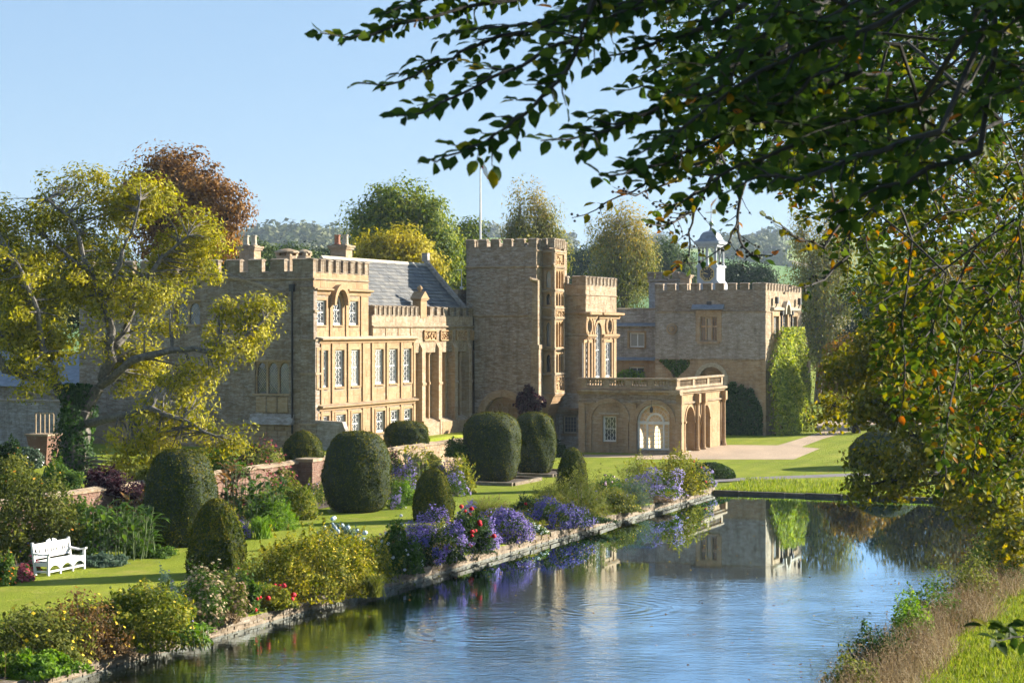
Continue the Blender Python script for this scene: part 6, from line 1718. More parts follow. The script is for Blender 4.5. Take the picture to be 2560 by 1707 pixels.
bush('border_plant', 'low leafy plants trailing to the water below the feathery plants, leaves darkened for shade', 1440, 1362, 170, 70, 'dark', 2400, .075, .5, group=FBG)  # dark leaf palette stands in for the shadow on these plants
bush('border_plant', 'olive rounded shrub beside the far asters', 1535, 1312, 130, 90, 'olive', 3000, .065, .45, 'gold', 70, .05, group=FBG)
bush('border_plant', 'upright grey-green rosemary-like bush near the far end', 1580, 1282, 100, 92, 'bluegreen', 3000, .075, .15, group=FBG, up=.8)
bush('border_plant', 'pale lilac asters in a long bank near the far end', 1640, 1265, 130, 92, 'green', 1500, .06, .4, 'lilac', 3200, .06, group=FBG)
bush('border_plant', 'lilac asters spilling over the far wall', 1705, 1262, 90, 66, 'green', 900, .06, .4, 'lilac', 1700, .06, group=FBG)
bush('border_plant', 'bright yellow shrub at the far end of the border', 1700, 1235, 130, 108, 'yellow', 3600, .075, .5, group=FBG, spikes=160)
bush('border_plant', 'tawny yellow grasses left of the bright yellow shrub', 1605, 1222, 120, 88, 'yellowgreen', 2600, .09, .2, 'straw', 300, .06, group=FBG, spikes=200)
bush('border_plant', 'small lilac aster with red dots at the corner of the pond', 1762, 1236, 60, 62, 'green', 900, .06, .4, 'lilac', 800, .06, group=FBG)
bush('border_plant', 'dahlia with three scarlet flowers behind the corner asters', 1745, 1222, 50, 70, 'dark', 900, .07, .5, 'red', 6, .13, ball=True, group=FBG)
bush('border_plant', 'mauve daisies with pink dahlias near the small yew cone', 1512, 1250, 90, 70, 'green', 1600, .065, .5, 'pink', 16, .11, ball=True, group=FBG)
bush('border_plant', 'dark dahlia foliage with small red flowers near the fountain grass', 1310, 1300, 70, 72, 'dark', 1200, .07, .5, 'red', 9, .1, ball=True, group=FBG)
# plants hanging over the pond wall
for i, (px, py, w, h, pal, lab) in enumerate(((555, 1648, 90, 40, 'dry', 'brown withered plants hanging over the near pond wall'), (690, 1592, 90, 40, 'olive', 'olive trailing plants on the pond wall below the dahlias'), (1560, 1325, 80, 30, 'olive', 'olive trailing plants on the wall at the far bend'), (1640, 1296, 90, 24, 'dry', 'tawny trailing plants on the wall below the far asters'), (1120, 1470, 80, 34, 'dark', 'dark leaves trailing below the violet asters'), (450, 1700, 110, 60, 'bronze', 'russet plants trailing at the near end of the wall'), (270, 1740, 130, 70, 'dry', 'dry tangle of stems at the bottom of the border'))):
    bush('trailing_plant', lab, px, py, w, h, pal, 1500, .07, .35, group=FBG, stems=14)

def trail(name, label, n):
    q = RNG.uniform(30, 88, n); g = np.sin(q * 1.1) + np.sin(q * 2.7 + 1) + .6 * np.sin(q * 6.1) > -.35
    q = q[g]; n = len(q)
    u = RNG.random(n)
    p = -26.15 + .62 * u; z = .10 + .16 * RNG.random(n) * (1 - u) - np.clip(u - .72, 0, 1) * RNG.uniform(0, 1.15, n)
    P = np.stack([p * CA + q * SA, -p * SA + q * CA, z], 1)
    o = foliage(name, P, RNG.normal(size=P.shape) * .6 + np.array([.6, -.3, .5]), .10 * RNG.uniform(.5, 1.4, n), lm('mixed'), None, .42, tint=np.clip(.45 + .35 * np.sin(q * .7) + .2 * RNG.normal(size=n), 0, 1))
    return tag(o, label, 'plants')
PAL['mixed'] = [(.03, .06, .010), (.07, .11, .018), (.15, .18, .03), (.30, .27, .045), (.22, .13, .05)]
trail('wall_plants', 'small plants creeping over the edge of the pond wall', 15000)
# ------------------------------------------------------------------ back border on the left and behind the yews
BBG = 'plants of the terrace border'
bush('shrub_rose', 'large arching green shrub behind the bench at the left', 75, 1395, 270, 240, 'olive', 8500, .085, .5, 'orange', 26, .08, group=BBG, spikes=700, amp=.26, stems=22)
bush('shrub_rose', 'second arching shrub, right of the larger one, behind the bench', 185, 1385, 130, 150, 'green', 3400, .08, .5, group=BBG, spikes=260)
bush('sedum', 'rounded red sedum mound left of the bench', 58, 1452, 58, 44, 'green', 700, .06, .6, 'crimson', 500, .07, group=BBG, cat='plant')
bush('sedum', 'smaller red sedum mound just behind the bench end', 84, 1432, 36, 44, 'green', 400, .06, .6, 'crimson', 260, .07, group=BBG, cat='plant')
bush('border_plant', 'orange-flowered plant at the left edge by the sedum', 14, 1462, 60, 70, 'green', 1200, .07, .5, 'orange', 50, .07, group=BBG)
broadleaf('ginger_lily', 'dark big-leaved ginger lily clump right of the bench', 300, 1392, 230, 130, 'green', 330, .62, .22, group=BBG)
broadleaf('ginger_lily', 'bronze-tipped ginger lily clump behind the dark one', 320, 1360, 160, 130, 'bronze', 200, .6, .2, group=BBG)
broadleaf('banana_plant', 'pale broad banana-like leaves near the bench', 230, 1372, 90, 110, 'fresh', 40, .75, .42, group=BBG)
bush('ground_cover', 'grey-green ground cover along the lawn right of the bench', 260, 1412, 130, 34, 'bluegreen', 2200, .07, .55, group=BBG, cat='plant', stems=0)
bush('ground_cover', 'low dark ground cover below the ginger lilies', 370, 1390, 140, 30, 'green', 2000, .07, .5, group=BBG, cat='plant', stems=0)
bush('smoke_bush', 'dark purple-leaved smoke bush behind the large shaded yew', 330, 1320, 120, 130, 'plum', 3600, .09, .6, group=BBG)
bush('smoke_bush', 'plum-coloured shrub low beneath the walnut trunk', 235, 1300, 110, 90, 'plum', 2400, .09, .5, group=BBG)
bush('hydrangea', 'tall pink-red hydrangea-like shrub behind the dark cannas', 660, 1248, 190, 125, 'olive', 3600, .1, .55, 'crimson', 900, .085, group=BBG)
broadleaf('canna', 'dark bronze canna clump beside the large shaded yew', 590, 1290, 120, 150, 'bronze', 150, .6, .3, group=BBG)
broadleaf('canna', 'green broad-leaved canna clump in front of the hydrangea', 640, 1320, 150, 130, 'green', 190, .6, .3, group=BBG)
bush('border_plant', 'yellow-green bushy clump left of the barrel yew', 740, 1295, 130, 92, 'yellowgreen', 3600, .08, .45, group=BBG, spikes=200)
bush('border_plant', 'feathery green clump at the lawn edge left of the barrel yew', 690, 1322, 120, 78, 'fresh', 2800, .08, .25, group=BBG, spikes=120)
bush('border_plant', 'small purple aster at the lawn edge by the cannas', 600, 1345, 60, 44, 'green', 500, .06, .4, 'purple', 420, .055, group=BBG)
clump('border_grass', 'arching green daylily leaves at the lawn edge', 655, 1345, 100, 50, 'fresh', 240, .03, group=BBG, bend=.6)
broadleaf('canna', 'tall yellow-green canna clump behind the slim yew cone', 1020, 1218, 140, 105, 'yellowgreen', 210, .55, .24, group=BBG, flow='gold', fn=60)
bush('border_plant', 'purple aster among the cannas right of the barrel yew', 1010, 1225, 90, 80, 'dark', 900, .06, .4, 'purple', 1000, .06, group=BBG)
bush('border_plant', 'dark red-leaved plant beside the barrel yew', 985, 1205, 44, 85, 'plum', 900, .1, .5, 'crimson', 40, .08, group=BBG)
bush('border_plant', 'fresh green bushy plant at the foot of the barrel yew', 1010, 1262, 70, 66, 'fresh', 1800, .07, .4, group=BBG)
bush('border_plant', 'mauve asters at the foot of the barrel yew', 990, 1272, 56, 44, 'green', 500, .06, .4, 'lilac', 700, .055, group=BBG)
bush('border_plant', 'loose yellow-green shrub right of the slim yew cone', 1150, 1232, 80, 100, 'yellowgreen', 2400, .08, .5, group=BBG, spikes=160)
bush('border_plant', 'mauve aster beside the slim yew cone', 1140, 1240, 70, 66, 'green', 600, .06, .4, 'lilac', 800, .055, group=BBG)
bush('border_plant', 'blue aster behind the slim yew cone', 1120, 1205, 60, 60, 'green', 500, .06, .4, 'purple', 600, .055, group=BBG)
for px, py, w, h, pal, fl, lab in ((40, 1255, 130, 120, 'olive', 'orange', 'straggly orange-flowered shrub on the terrace at the left edge'), (150, 1240, 120, 90, 'green', None, 'dark leafy shrub on the terrace under the walnut'), (20, 1180, 100, 90, 'dark', None, 'dark shrub against the garden wall at the left edge'), (70, 1170, 70, 60, 'bluegreen', 'white', 'grey shrub with white flowers below the garden wall'), (260, 1235, 130, 80, 'plum', None, 'dusky shrub on the terrace right of the walnut trunk'), (400, 1220, 150, 80, 'olive', None, 'olive shrub on the terrace behind the shaded yew'), (560, 1190, 130, 70, 'green', None, 'leafy green shrub at the foot of the west wing'), (640, 1170, 90, 60, 'dark', None, 'dark shrub at the foot of the west wing beside the small yew')):
    bush('terrace_shrub', lab, px, py, w, h, pal, 2400, .09, .5, fl, 40 if fl else 0, .08, z=1.3, group='shrubs on the upper terrace')
for px, py, w, h, pal, lab in ((190, 1335, 130, 90, 'dark', 'dark low shrub at the terrace wall behind the ginger lilies'), (110, 1320, 150, 120, 'olive', 'tall straggly shrub at the terrace wall left of the walnut'), (20, 1330, 120, 150, 'green', 'leafy shrub at the left edge above the bench'), (430, 1290, 150, 110, 'green', 'leafy shrub at the terrace wall behind the shaded yew'), (540, 1262, 110, 100, 'dark', 'dark shrub at the terrace wall behind the cannas'), (700, 1225, 110, 80, 'redleaf', 'red-tinged shrub beside the brick pier'), (1075, 1185, 90, 60, 'olive', 'olive shrub at the terrace wall behind the canna clump'), (1180, 1190, 60, 70, 'green', 'green shrub at the terrace wall beside the tall egg-shaped yew')):
    bush('wall_border_shrub', lab, px, py, w, h, pal, 2600, .09, .5, group=BBG)
# shrubs against the house and on the terrace
bush('wall_shrub', 'loose climbing shrub at the corner of the west wing', 822, 1130, 100, 90, 'olive', 3000, .1, .5, z=1.3, dy=9)
bush('wall_shrub', 'greyish shrub below the first-floor windows of the west wing', 930, 1112, 64, 66, 'bluegreen', 2200, .09, .5, z=1.3, dy=7)
bush('wall_shrub', 'low shrub on the terrace beside the tower', 1140, 1142, 60, 52, 'green', 1600, .09, .5, z=1.3)
bush('clipped_hedge', 'low clipped box hedge between the arcade and the pond corner', 1775, 1194, 140, 44, 'dark', 5200, .06, .5, cat='hedge', amp=.05, lo=.8, stems=0)
bush('pot_shrub', 'dark rounded pot shrub beside the arcade window', 1395, 1142, 50, 50, 'dark', 1500, .08, .5)
bush('wisteria', 'bright green wisteria trailing on the arcade roof terrace', 1590, 958, 130, 40, 'fresh', 2600, .14, .45, z=3.7, amp=.35, dy=5)

# ------------------------------------------------------------------ low foliage that closes the gaps in both borders
PAL['mixed'] = [(.03, .06, .010), (.07, .11, .018), (.15, .18, .03), (.30, .27, .045), (.22, .13, .05)]
def filler(name, label, p0, p1, q0, q1, n, h0, h1, leaf=.12, flow=(('gold', 500), ('purple', 700), ('white', 240), ('crimson', 200))):
    p, q = RNG.uniform(p0, p1, n), RNG.uniform(q0, q1, n)
    k = .5 + .5 * np.sin(q * 1.7 + 2 * np.sin(p * 1.9)) * np.sin(q * .53 + 1 + p)
    k2 = .5 + .5 * np.sin(q * 4.1 + p * 3.3) * np.sin(p * 5.1 - q * 2.2)
    h = h0 + (h1 - h0) * (.65 * k + .35 * k2)
    z = h * RNG.random(n) ** .45 + .03
    P = np.stack([p * CA + q * SA, -p * SA + q * CA, z], 1)
    o = wthing(name, label, 'plants', W((p0 + p1) / 2, q0, 0)); o['kind'] = 'stuff'
    tn = np.clip(.38 + .28 * np.sin(q * .9 + 1.3 * p) * np.sin(q * .31) + .18 * RNG.normal(size=n), 0, 1)
    foliage('foliage', P, RNG.normal(size=P.shape) * .7 + np.array([.2, -.3, .6]), leaf * RNG.uniform(.5, 1.4, n), lm('mixed'), o, .42, tint=tn)
    for c, m_ in flow:
        i = RNG.integers(0, n, m_); cl = np.sin(q[i] * .8 + len(c) * 1.7) > .35
        Pf = P[i][cl].copy(); Pf[:, 2] = h[i][cl] + .04 + .1 * RNG.random(len(Pf))
        if len(Pf): foliage('flowers', Pf, RNG.normal(size=Pf.shape) * .4 + np.array([0, -.5, .7]), .07 * RNG.uniform(.7, 1.3, len(Pf)), lm(c, .2), o, 1.0, .1)
    nb = n // 30
    i = RNG.integers(0, n, nb)
    B = P[i].copy(); B[:, 2] = 0.02
    T = B + np.stack([RNG.normal(size=nb) * .12, RNG.normal(size=nb) * .12, h[i] * RNG.uniform(1.0, 1.5, nb)], 1)
    blades('stems', B, T, .016, lm('dry'), o, .1)
    return o
filler('border_foliage', 'low mixed foliage filling the pond border between the larger plants', -29.3, -25.85, 28, 87.8, 52000, .18, .72)
filler('terrace_border_foliage', 'low mixed foliage filling the border below the terrace wall', -41.4, -38.0, 36, 84, 34000, .2, .8, .13)
# ------------------------------------------------------------------ trees
def bez(a, b, sag=.0, jit=.0, n=4):
    a, b = np.array(a, float), np.array(b, float)
    L = np.linalg.norm(b - a)
    m = (a + b) / 2 + np.array([0, 0, sag * L]) + RNG.normal(size=3) * jit * L
    return [tuple((1 - t) ** 2 * a + 2 * t * (1 - t) * m + t * t * b) for t in np.linspace(0, 1, n + 1)]
def tree(name, label, base, lobes, m, bark='bark', trunk_r=.35, ncl=140, per=110, leaf=.2, clr=.7, group=None, limbs=None, up=0.0, flat=.75, asp=.55, top=None, twig=.02, inner=.35, tint=None, cat='tree', branches=True, drop=0.0, seed=None):
    rng = np.random.default_rng(seed if seed is not None else int(abs(base[0] * 7 + base[1] * 13)) % 9973)
    t = wthing(name, label, cat, base, group)
    base = np.array(base, float)
    lob = [np.array(l, float) for l in lobes]
    vol = np.array([l[3] * l[4] * l[5] for l in lob]) ** .75; vol /= vol.sum()
    cen = np.average([l[:3] for l in lob], axis=0, weights=vol)
    wood = MB()
    fork = None
    if limbs is None:
        z0 = min(l[2] - l[5] for l in lob)
        fork = np.array([base[0] + (cen[0] - base[0]) * .4, base[1] + (cen[1] - base[1]) * .4, max(base[2] + (cen[2] - base[2]) * .45, min(z0 + .3, cen[2] - .5))])
        wood.tube(bez(base, fork, 0, .02), np.linspace(trunk_r, trunk_r * .7, 5), 9)
        for l in lob:
            wood.tube(bez(fork, l[:3] + rng.normal(size=3) * .2, .05 + up * .1, .05), np.linspace(trunk_r * .5, trunk_r * .14, 5), 6)
        nodes = [(l[:3], trunk_r * .14) for l in lob]
    else:
        nodes = []
        for pts, r0, r1 in limbs:
            pts = [np.array(p, float) for p in pts]
            sm = [pts[0]]
            for i in range(len(pts) - 1):
                for u in (.33, .66, 1.0):
                    q = pts[i] * (1 - u) + pts[i + 1] * u
                    sm.append(q + (rng.normal(size=3) * .06 if u < 1 else 0))
            rr = np.linspace(r0, r1, len(sm))
            wood.tube([tuple(p) for p in sm], rr, 8)
            for p, r in list(zip(sm, rr))[2:]: nodes.append((p, r))
    C = []
    for i, l in enumerate(lob):
        k = max(2, int(round(ncl * vol[i])))
        d = unit(rng.normal(size=(k, 3)))
        r = (inner + (1 - inner) * rng.random(k) ** .55)
        C.append(l[:3] + d * r[:, None] * l[3:6] * (1 + .12 * np.clip(rng.normal(size=(k, 1)), -2, 1.6)))
    C = np.concatenate(C)
    if branches:
        np_ = np.array([n[0] for n in nodes])
        for c in C:
            dd = np.linalg.norm(np_ - c, axis=1) + (np_[:, 2] > c[2] + .5) * 1.5
            j = int(np.argmin(dd))
            r = min(nodes[j][1] * .6, twig * 2.2)
            wood.tube(bez(np_[j], c, .06 + up * .12, .08, 3), [r, r * .7, r * .45, r * .2], 4)
    wood.obj('trunk', M[bark], t)
    n = len(C) * per
    g3 = rng.normal(size=(n, 3)); gl = np.linalg.norm(g3, axis=1, keepdims=True)
    spread = g3 / gl * np.minimum(gl, 1.75 + .25 * rng.random((n, 1))) * clr * .88 * np.array([1, 1, flat + up * 1.4]) * rng.uniform(.6, 1.25, (len(C), 1)).repeat(per, 0)
    P = C.repeat(per, 0) + spread
    P[:, 2] -= drop * np.linalg.norm(spread[:, :2], axis=1)
    nr = unit(spread + .001) * .8 + unit(P - cen) * .4 + rng.normal(size=(n, 3)) * .42 + np.array([0, 0, .25])
    tn = np.clip(.45 + .14 * rng.normal(size=(len(C), 1)).repeat(per, 0)[:, 0] + .2 * rng.normal(size=n) + (0 if top is None else top * (P[:, 2] - cen[2]) / max(l[5] for l in lob)), 0, 1)
    td = np.tile(np.array([0, 0, 1.0]), (n, 1)) if up else None
    V, F = leafquads(P, nr, leaf * rng.uniform(.6, 1.35, n), asp, .3, td, rng)
    npobj('crown', V, F, m, np.repeat(tn, 2), t)
    return t
def lb(px, py, rx, ry, Y, dy=0.0, dr=None):
    c = AT(px, py, Y + dy)
    return (c.x, c.y, c.z, rx * Y / K, (dr if dr else min(rx, ry) * Y / K), ry * Y / K)

PAL.update(
    walnut=[(.10, .115, .012), (.31, .285, .027), (.58, .48, .06)],
    copper=[(.10, .05, .018), (.23, .115, .032), (.40, .21, .055)],
    plane=[(.05, .09, .012), (.17, .215, .022), (.40, .38, .04)],
    lime=[(.16, .15, .012), (.40, .34, .026), (.60, .48, .05)],
    poplar=[(.09, .11, .022), (.22, .225, .045), (.44, .31, .055)],
    oak=[(.03, .055, .012), (.065, .10, .02), (.12, .155, .035)],
    darkoak=[(.018, .035, .012), (.035, .06, .018), (.065, .09, .03)],
    beechfar=[(.05, .05, .010), (.14, .12, .016), (.30, .20, .022)],
    maple=[(.06, .075, .010), (.20, .19, .018), (.42, .31, .03)],
    rust=[(.07, .05, .012), (.2, .12, .018), (.40, .17, .025)],
    hill=[(.045, .065, .022), (.085, .10, .035), (.13, .13, .05)])
M['walnut_bark'] = plain('walnut_bark', (.125, .11, .09), .9, noise=.4, scale=7, bump=1.0)
# walnut on the left
YW = 83.0
wl = [lb(120, 560, 130, 95, YW), lb(300, 520, 140, 90, YW, 1), lb(440, 640, 130, 80, YW, 2), lb(60, 700, 110, 110, YW, -2), lb(220, 690, 140, 100, YW), lb(350, 760, 140, 70, YW, -1), lb(520, 600, 60, 50, YW, 1),
      lb(130, 860, 130, 80, YW, -2), lb(330, 900, 110, 70, YW), lb(470, 960, 90, 60, YW, -2), lb(600, 800, 90, 70, YW, -1), lb(665, 770, 45, 70, YW, -1), lb(560, 880, 70, 40, YW, -2), lb(430, 1060, 110, 70, YW, -3), lb(360, 1110, 80, 60, YW, -3), lb(560, 1100, 70, 40, YW, -3), lb(330, 1160, 60, 45, YW, -3), lb(0, 560, 90, 70, YW), lb(380, 480, 70, 50, YW, 2), lb(20, 830, 80, 90, YW, -2), lb(10, 660, 70, 70, YW, -1), lb(90, 930, 80, 50, YW, -3), lb(480, 560, 60, 50, YW, 2), lb(180, 460, 90, 50, YW, 1)]
def A_(px, py, d=0): return tuple(AT(px, py, YW + d - .9))
wb = tuple(AT(195, 1215, YW))
wlimbs = [([A_(195, 1225), A_(190, 1120), A_(205, 1020)], .62, .5),
          ([A_(205, 1025), A_(245, 970), A_(280, 900), A_(278, 830), A_(258, 760), A_(232, 690), A_(205, 630), A_(185, 560), A_(120, 500)], .30, .05),
          ([A_(205, 1025), A_(170, 1010), A_(140, 960), A_(80, 940, -1), A_(10, 925, -2), A_(-20, 860, -2)], .34, .12),
          ([A_(140, 960), A_(110, 880, -2), A_(95, 780, -2), A_(60, 690, -2), A_(20, 620, -1)], .18, .05),
          ([A_(278, 900), A_(320, 800, 1), A_(345, 720, 1), A_(400, 650, 1), A_(470, 590, 1)], .22, .05),
          ([A_(250, 965), A_(330, 900, -1), A_(430, 875, -1), A_(520, 880, -1), A_(600, 850, -1), A_(660, 800, -1)], .2, .05),
          ([A_(210, 1060), A_(300, 1040, -2), A_(380, 1020, -3), A_(460, 1050, -3), A_(540, 1090, -3)], .2, .05),
          ([A_(258, 760), A_(300, 660), A_(330, 580), A_(350, 500)], .14, .04),
          ([A_(232, 690), A_(170, 640), A_(110, 590)], .12, .04)]
tree('walnut_tree', 'big gnarled walnut with yellowing leaves in front of the west wing', wb, wl, leafmat('walnut_leaf', PAL['walnut'], .4), 'walnut_bark', .5, 560, 92, .20, .44, limbs=wlimbs, flat=.8, asp=.42, drop=.25, twig=.025, inner=.0, seed=11)
# ivy on its trunk
iv = wthing('ivy', 'dark ivy wrapping the walnut trunk', 'ivy', AT(195, 1215, YW))
n = 5200
aa = RNG.uniform(0, 6.283, n); zz = RNG.random(n) ** .8
axis_ = np.array([A_(195, 1225), A_(185, 1130), A_(190, 1020), A_(185, 960)])
cx = np.stack([np.interp(zz, [0, .4, .8, 1], axis_[:, k]) for k in range(3)], 1)
rad = (.95 - .35 * zz) * (1 + .3 * np.sin(aa * 3 + zz * 9)) * RNG.uniform(.7, 1.1, n)
foliage('foliage', cx + np.stack([np.cos(aa) * rad, np.sin(aa) * rad, np.zeros(n)], 1), np.stack([np.cos(aa), np.sin(aa), np.full(n, .3)], 1) + RNG.normal(size=(n, 3)) * .5, .15 * RNG.uniform(.6, 1.3, n), lm('ivy'), iv, .8)

def gz(px, Y): return tuple(Vector(((px - 1280) / K * Y, Y, 0.0)))
TB = 'trees behind the house'
tree('copper_beech', 'rusty brown copper beech rising behind the walnut', gz(450, 128), [lb(420, 430, 55, 55, 128), lb(475, 420, 40, 45, 128), lb(535, 455, 40, 50, 128, -1), lb(360, 470, 45, 55, 128), lb(595, 500, 30, 35, 128, -2), lb(430, 490, 90, 80, 128), lb(510, 510, 75, 85, 128, -1), lb(350, 520, 75, 90, 128), lb(575, 535, 48, 42, 128, -2), lb(450, 590, 120, 90, 128, 1), lb(540, 590, 60, 60, 128)], leafmat('copper_leaf', PAL['copper'], .3), 'bark_dark', .6, 260, 110, .26, .75, TB)
tree('plane_tree', 'large green plane tree behind the slate roof', gz(1000, 160), [lb(1000, 515, 72, 55, 160), lb(1075, 560, 55, 60, 160), lb(925, 555, 48, 55, 160), lb(1000, 600, 95, 70, 160), lb(1090, 630, 60, 70, 160), lb(905, 620, 40, 60, 160), lb(1040, 690, 90, 60, 160)], leafmat('plane_leaf', PAL['plane'], .35), 'bark', .6, 300, 110, .3, .85, TB)
tree('lime_tree', 'rounded golden yellow lime behind the slate roof', gz(980, 142), [lb(985, 635, 80, 55, 142), lb(925, 645, 45, 50, 142), lb(1050, 655, 55, 50, 142), lb(990, 690, 110, 50, 142)], leafmat('lime_leaf', PAL['lime'], .4), 'bark', .4, 200, 110, .26, .7, TB)
tree('plane_tree', 'smaller green tree beside the tower left edge', gz(1165, 172), [lb(1170, 590, 38, 36, 172), lb(1130, 620, 50, 50, 172), lb(1185, 640, 40, 50, 172), lb(1140, 690, 60, 50, 172)], leafmat('small_plane_leaf', PAL['plane'], .35), 'bark', .35, 130, 100, .3, .8, TB)
pm = leafmat('poplar_leaf', PAL['poplar'], .35)
tree('poplar_tree', 'orange-topped poplar directly behind the tower', gz(1330, 175), [lb(1300, 545, 32, 70, 175), lb(1345, 530, 26, 60, 175), lb(1375, 575, 28, 60, 175), lb(1325, 610, 65, 60, 175), lb(1390, 640, 40, 60, 175), lb(1275, 610, 25, 45, 175)], pm, 'bark', .35, 190, 85, .26, .6, TB, up=.9, asp=.5, top=.22, seed=5)
tree('poplar_tree', 'broad orange-topped poplar right of the saloon block', gz(1560, 185), [lb(1545, 575, 34, 60, 185), lb(1590, 590, 34, 60, 185), lb(1510, 610, 35, 60, 185), lb(1560, 650, 70, 70, 185), lb(1620, 640, 34, 50, 185), lb(1560, 730, 70, 60, 185), lb(1510, 720, 45, 60, 185)], pm, 'bark', .4, 270, 85, .27, .65, TB, up=.9, asp=.5, top=.22, seed=6)
tree('poplar_tree', 'tall poplar right of the clock range', gz(2045, 195), [lb(2010, 590, 32, 70, 195), lb(2060, 600, 36, 80, 195), lb(2105, 650, 40, 80, 195), lb(2030, 700, 60, 80, 195), lb(2090, 780, 70, 90, 195), lb(2020, 820, 50, 80, 195), lb(2060, 880, 70, 50, 195)], pm, 'bark', .45, 330, 85, .28, .7, TB, up=.8, asp=.5, top=.1, seed=7)
om = leafmat('oak_leaf', PAL['oak'], .25); dm = leafmat('dark_oak_leaf', PAL['darkoak'], .2)
FT = 'field trees beyond the house'
tree('oak_tree', 'rounded green oak left of the clock cupola', gz(1665, 260), [lb(1655, 650, 42, 45, 260), lb(1700, 680, 45, 40, 260), lb(1640, 690, 40, 40, 260), lb(1720, 710, 40, 40, 260)], om, 'bark', .5, 150, 100, .4, 1.2, FT)
tree('oak_tree', 'dark oak between the two poplars', gz(1450, 270), [lb(1450, 665, 45, 38, 270), lb(1490, 650, 30, 32, 270), lb(1430, 690, 40, 35, 270)], dm, 'bark', .5, 130, 90, .4, 1.2, FT)
for i, (px, py, r, lab) in enumerate(((1830, 690, 26, 'dark bushy tree just right of the clock cupola'), (1868, 694, 28, 'dark bushy tree, second right of the clock cupola'), (1905, 700, 24, 'dark bushy tree, third right of the clock cupola'))):
    tree('park_tree', lab, gz(px, 215), [lb(px, py, r, r, 215), lb(px + 6, py + 25, r * 1.2, r, 215)], dm, 'bark', .3, 60, 80, .35, .9, FT)
for i, (px, py, rx, ry, Y, lab, mm) in enumerate(((640, 640, 60, 30, 190, 'green tree crown between the two left chimneys', om), (740, 650, 50, 28, 200, 'green tree crown left of the brown chimney', om), (560, 640, 60, 30, 185, 'green tree crown behind the left parapet', om), (800, 655, 40, 28, 210, 'green tree crown right behind the brown chimney', dm))):
    tree('park_tree', lab, gz(px, Y), [lb(px, py, rx, ry, Y), lb(px + 20, py + 30, rx * 1.1, ry * 1.2, Y)], mm, 'bark', .4, 90, 90, .34, .9, FT)
tree('park_tree', 'pale green tree behind the walnut at the left edge', gz(30, 125), [lb(40, 700, 90, 90, 125), lb(-30, 640, 80, 80, 125), lb(30, 820, 110, 90, 125), lb(120, 760, 60, 80, 125)], leafmat('pale_leaf', [(.07, .085, .02), (.15, .165, .04), (.25, .24, .07)], .3), 'bark', .4, 240, 90, .28, .8, FT)
tree('park_tree', 'dark green tree deep behind the walnut', gz(230, 150), [lb(220, 650, 90, 80, 150), lb(150, 740, 80, 90, 150), lb(300, 720, 70, 80, 150)], dm, 'bark', .4, 200, 90, .3, .9, FT)
# right-hand background trees
bm_ = leafmat('far_beech_leaf', PAL['beechfar'], .35); rm_ = leafmat('rust_leaf', PAL['rust'], .35)
RT = 'trees at the right beyond the lawn'
tree('park_tree', 'dark green tree right of the tall poplar', gz(2190, 185), [lb(2180, 760, 60, 90, 185), lb(2230, 840, 80, 100, 185), lb(2160, 880, 60, 80, 185)], dm, 'bark_dark', .5, 220, 90, .34, 1.0, RT)
tree('park_tree', 'yellowing beech at the right beyond the drive', gz(2330, 165), [lb(2320, 740, 110, 110, 165), lb(2280, 860, 110, 100, 165), lb(2400, 860, 110, 120, 165), lb(2330, 960, 130, 70, 165)], bm_, 'bark_dark', .6, 420, 100, .32, 1.0, RT)
tree('park_tree', 'rusty autumn tree at the right edge beyond the drive', gz(2520, 150), [lb(2500, 720, 110, 130, 150), lb(2540, 880, 110, 130, 150), lb(2440, 960, 80, 70, 150)], rm_, 'bark_dark', .6, 320, 100, .3, .95, RT)
tree('park_tree', 'orange-tinted low tree hanging over the drive', gz(2140, 138), [lb(2120, 900, 60, 55, 138), lb(2100, 960, 50, 40, 138), lb(2180, 930, 70, 70, 138), lb(2200, 1000, 60, 40, 138)], rm_, 'bark_dark', .35, 170, 90, .27, .7, RT)
# maple-like tree hanging over the water on the right
YM = 64.0
mb_ = W(-4.6, 70, 0.3)
ml = [lb(2230, 1000, 120, 70, YM), lb(2380, 960, 130, 110, YM), lb(2500, 900, 110, 110, YM), lb(2130, 930, 70, 70, YM, 2), lb(2200, 870, 90, 80, YM, 1), lb(2330, 840, 110, 90, YM), lb(2300, 1110, 110, 55, YM, -2), lb(2440, 1130, 110, 90, YM, -3), lb(2180, 1150, 50, 45, YM, -1), lb(2150, 1215, 40, 36, YM, -2), lb(2230, 1200, 60, 40, YM, -2), lb(2540, 1090, 90, 120, YM, -4), lb(2500, 1260, 80, 70, YM, -6), lb(2400, 1210, 60, 50, YM, -4), lb(2560, 1340, 60, 50, YM, -8), lb(2080, 1010, 50, 40, YM, 3)]
tree('waterside_maple', 'yellow-green maple hanging low over the right end of the pond', tuple(mb_), ml, leafmat('maple_leaf', PAL['maple'], .45), 'bark_dark', .32, 520, 70, .17, .42, drop=.35, asp=.75, inner=.1, twig=.018, seed=21)

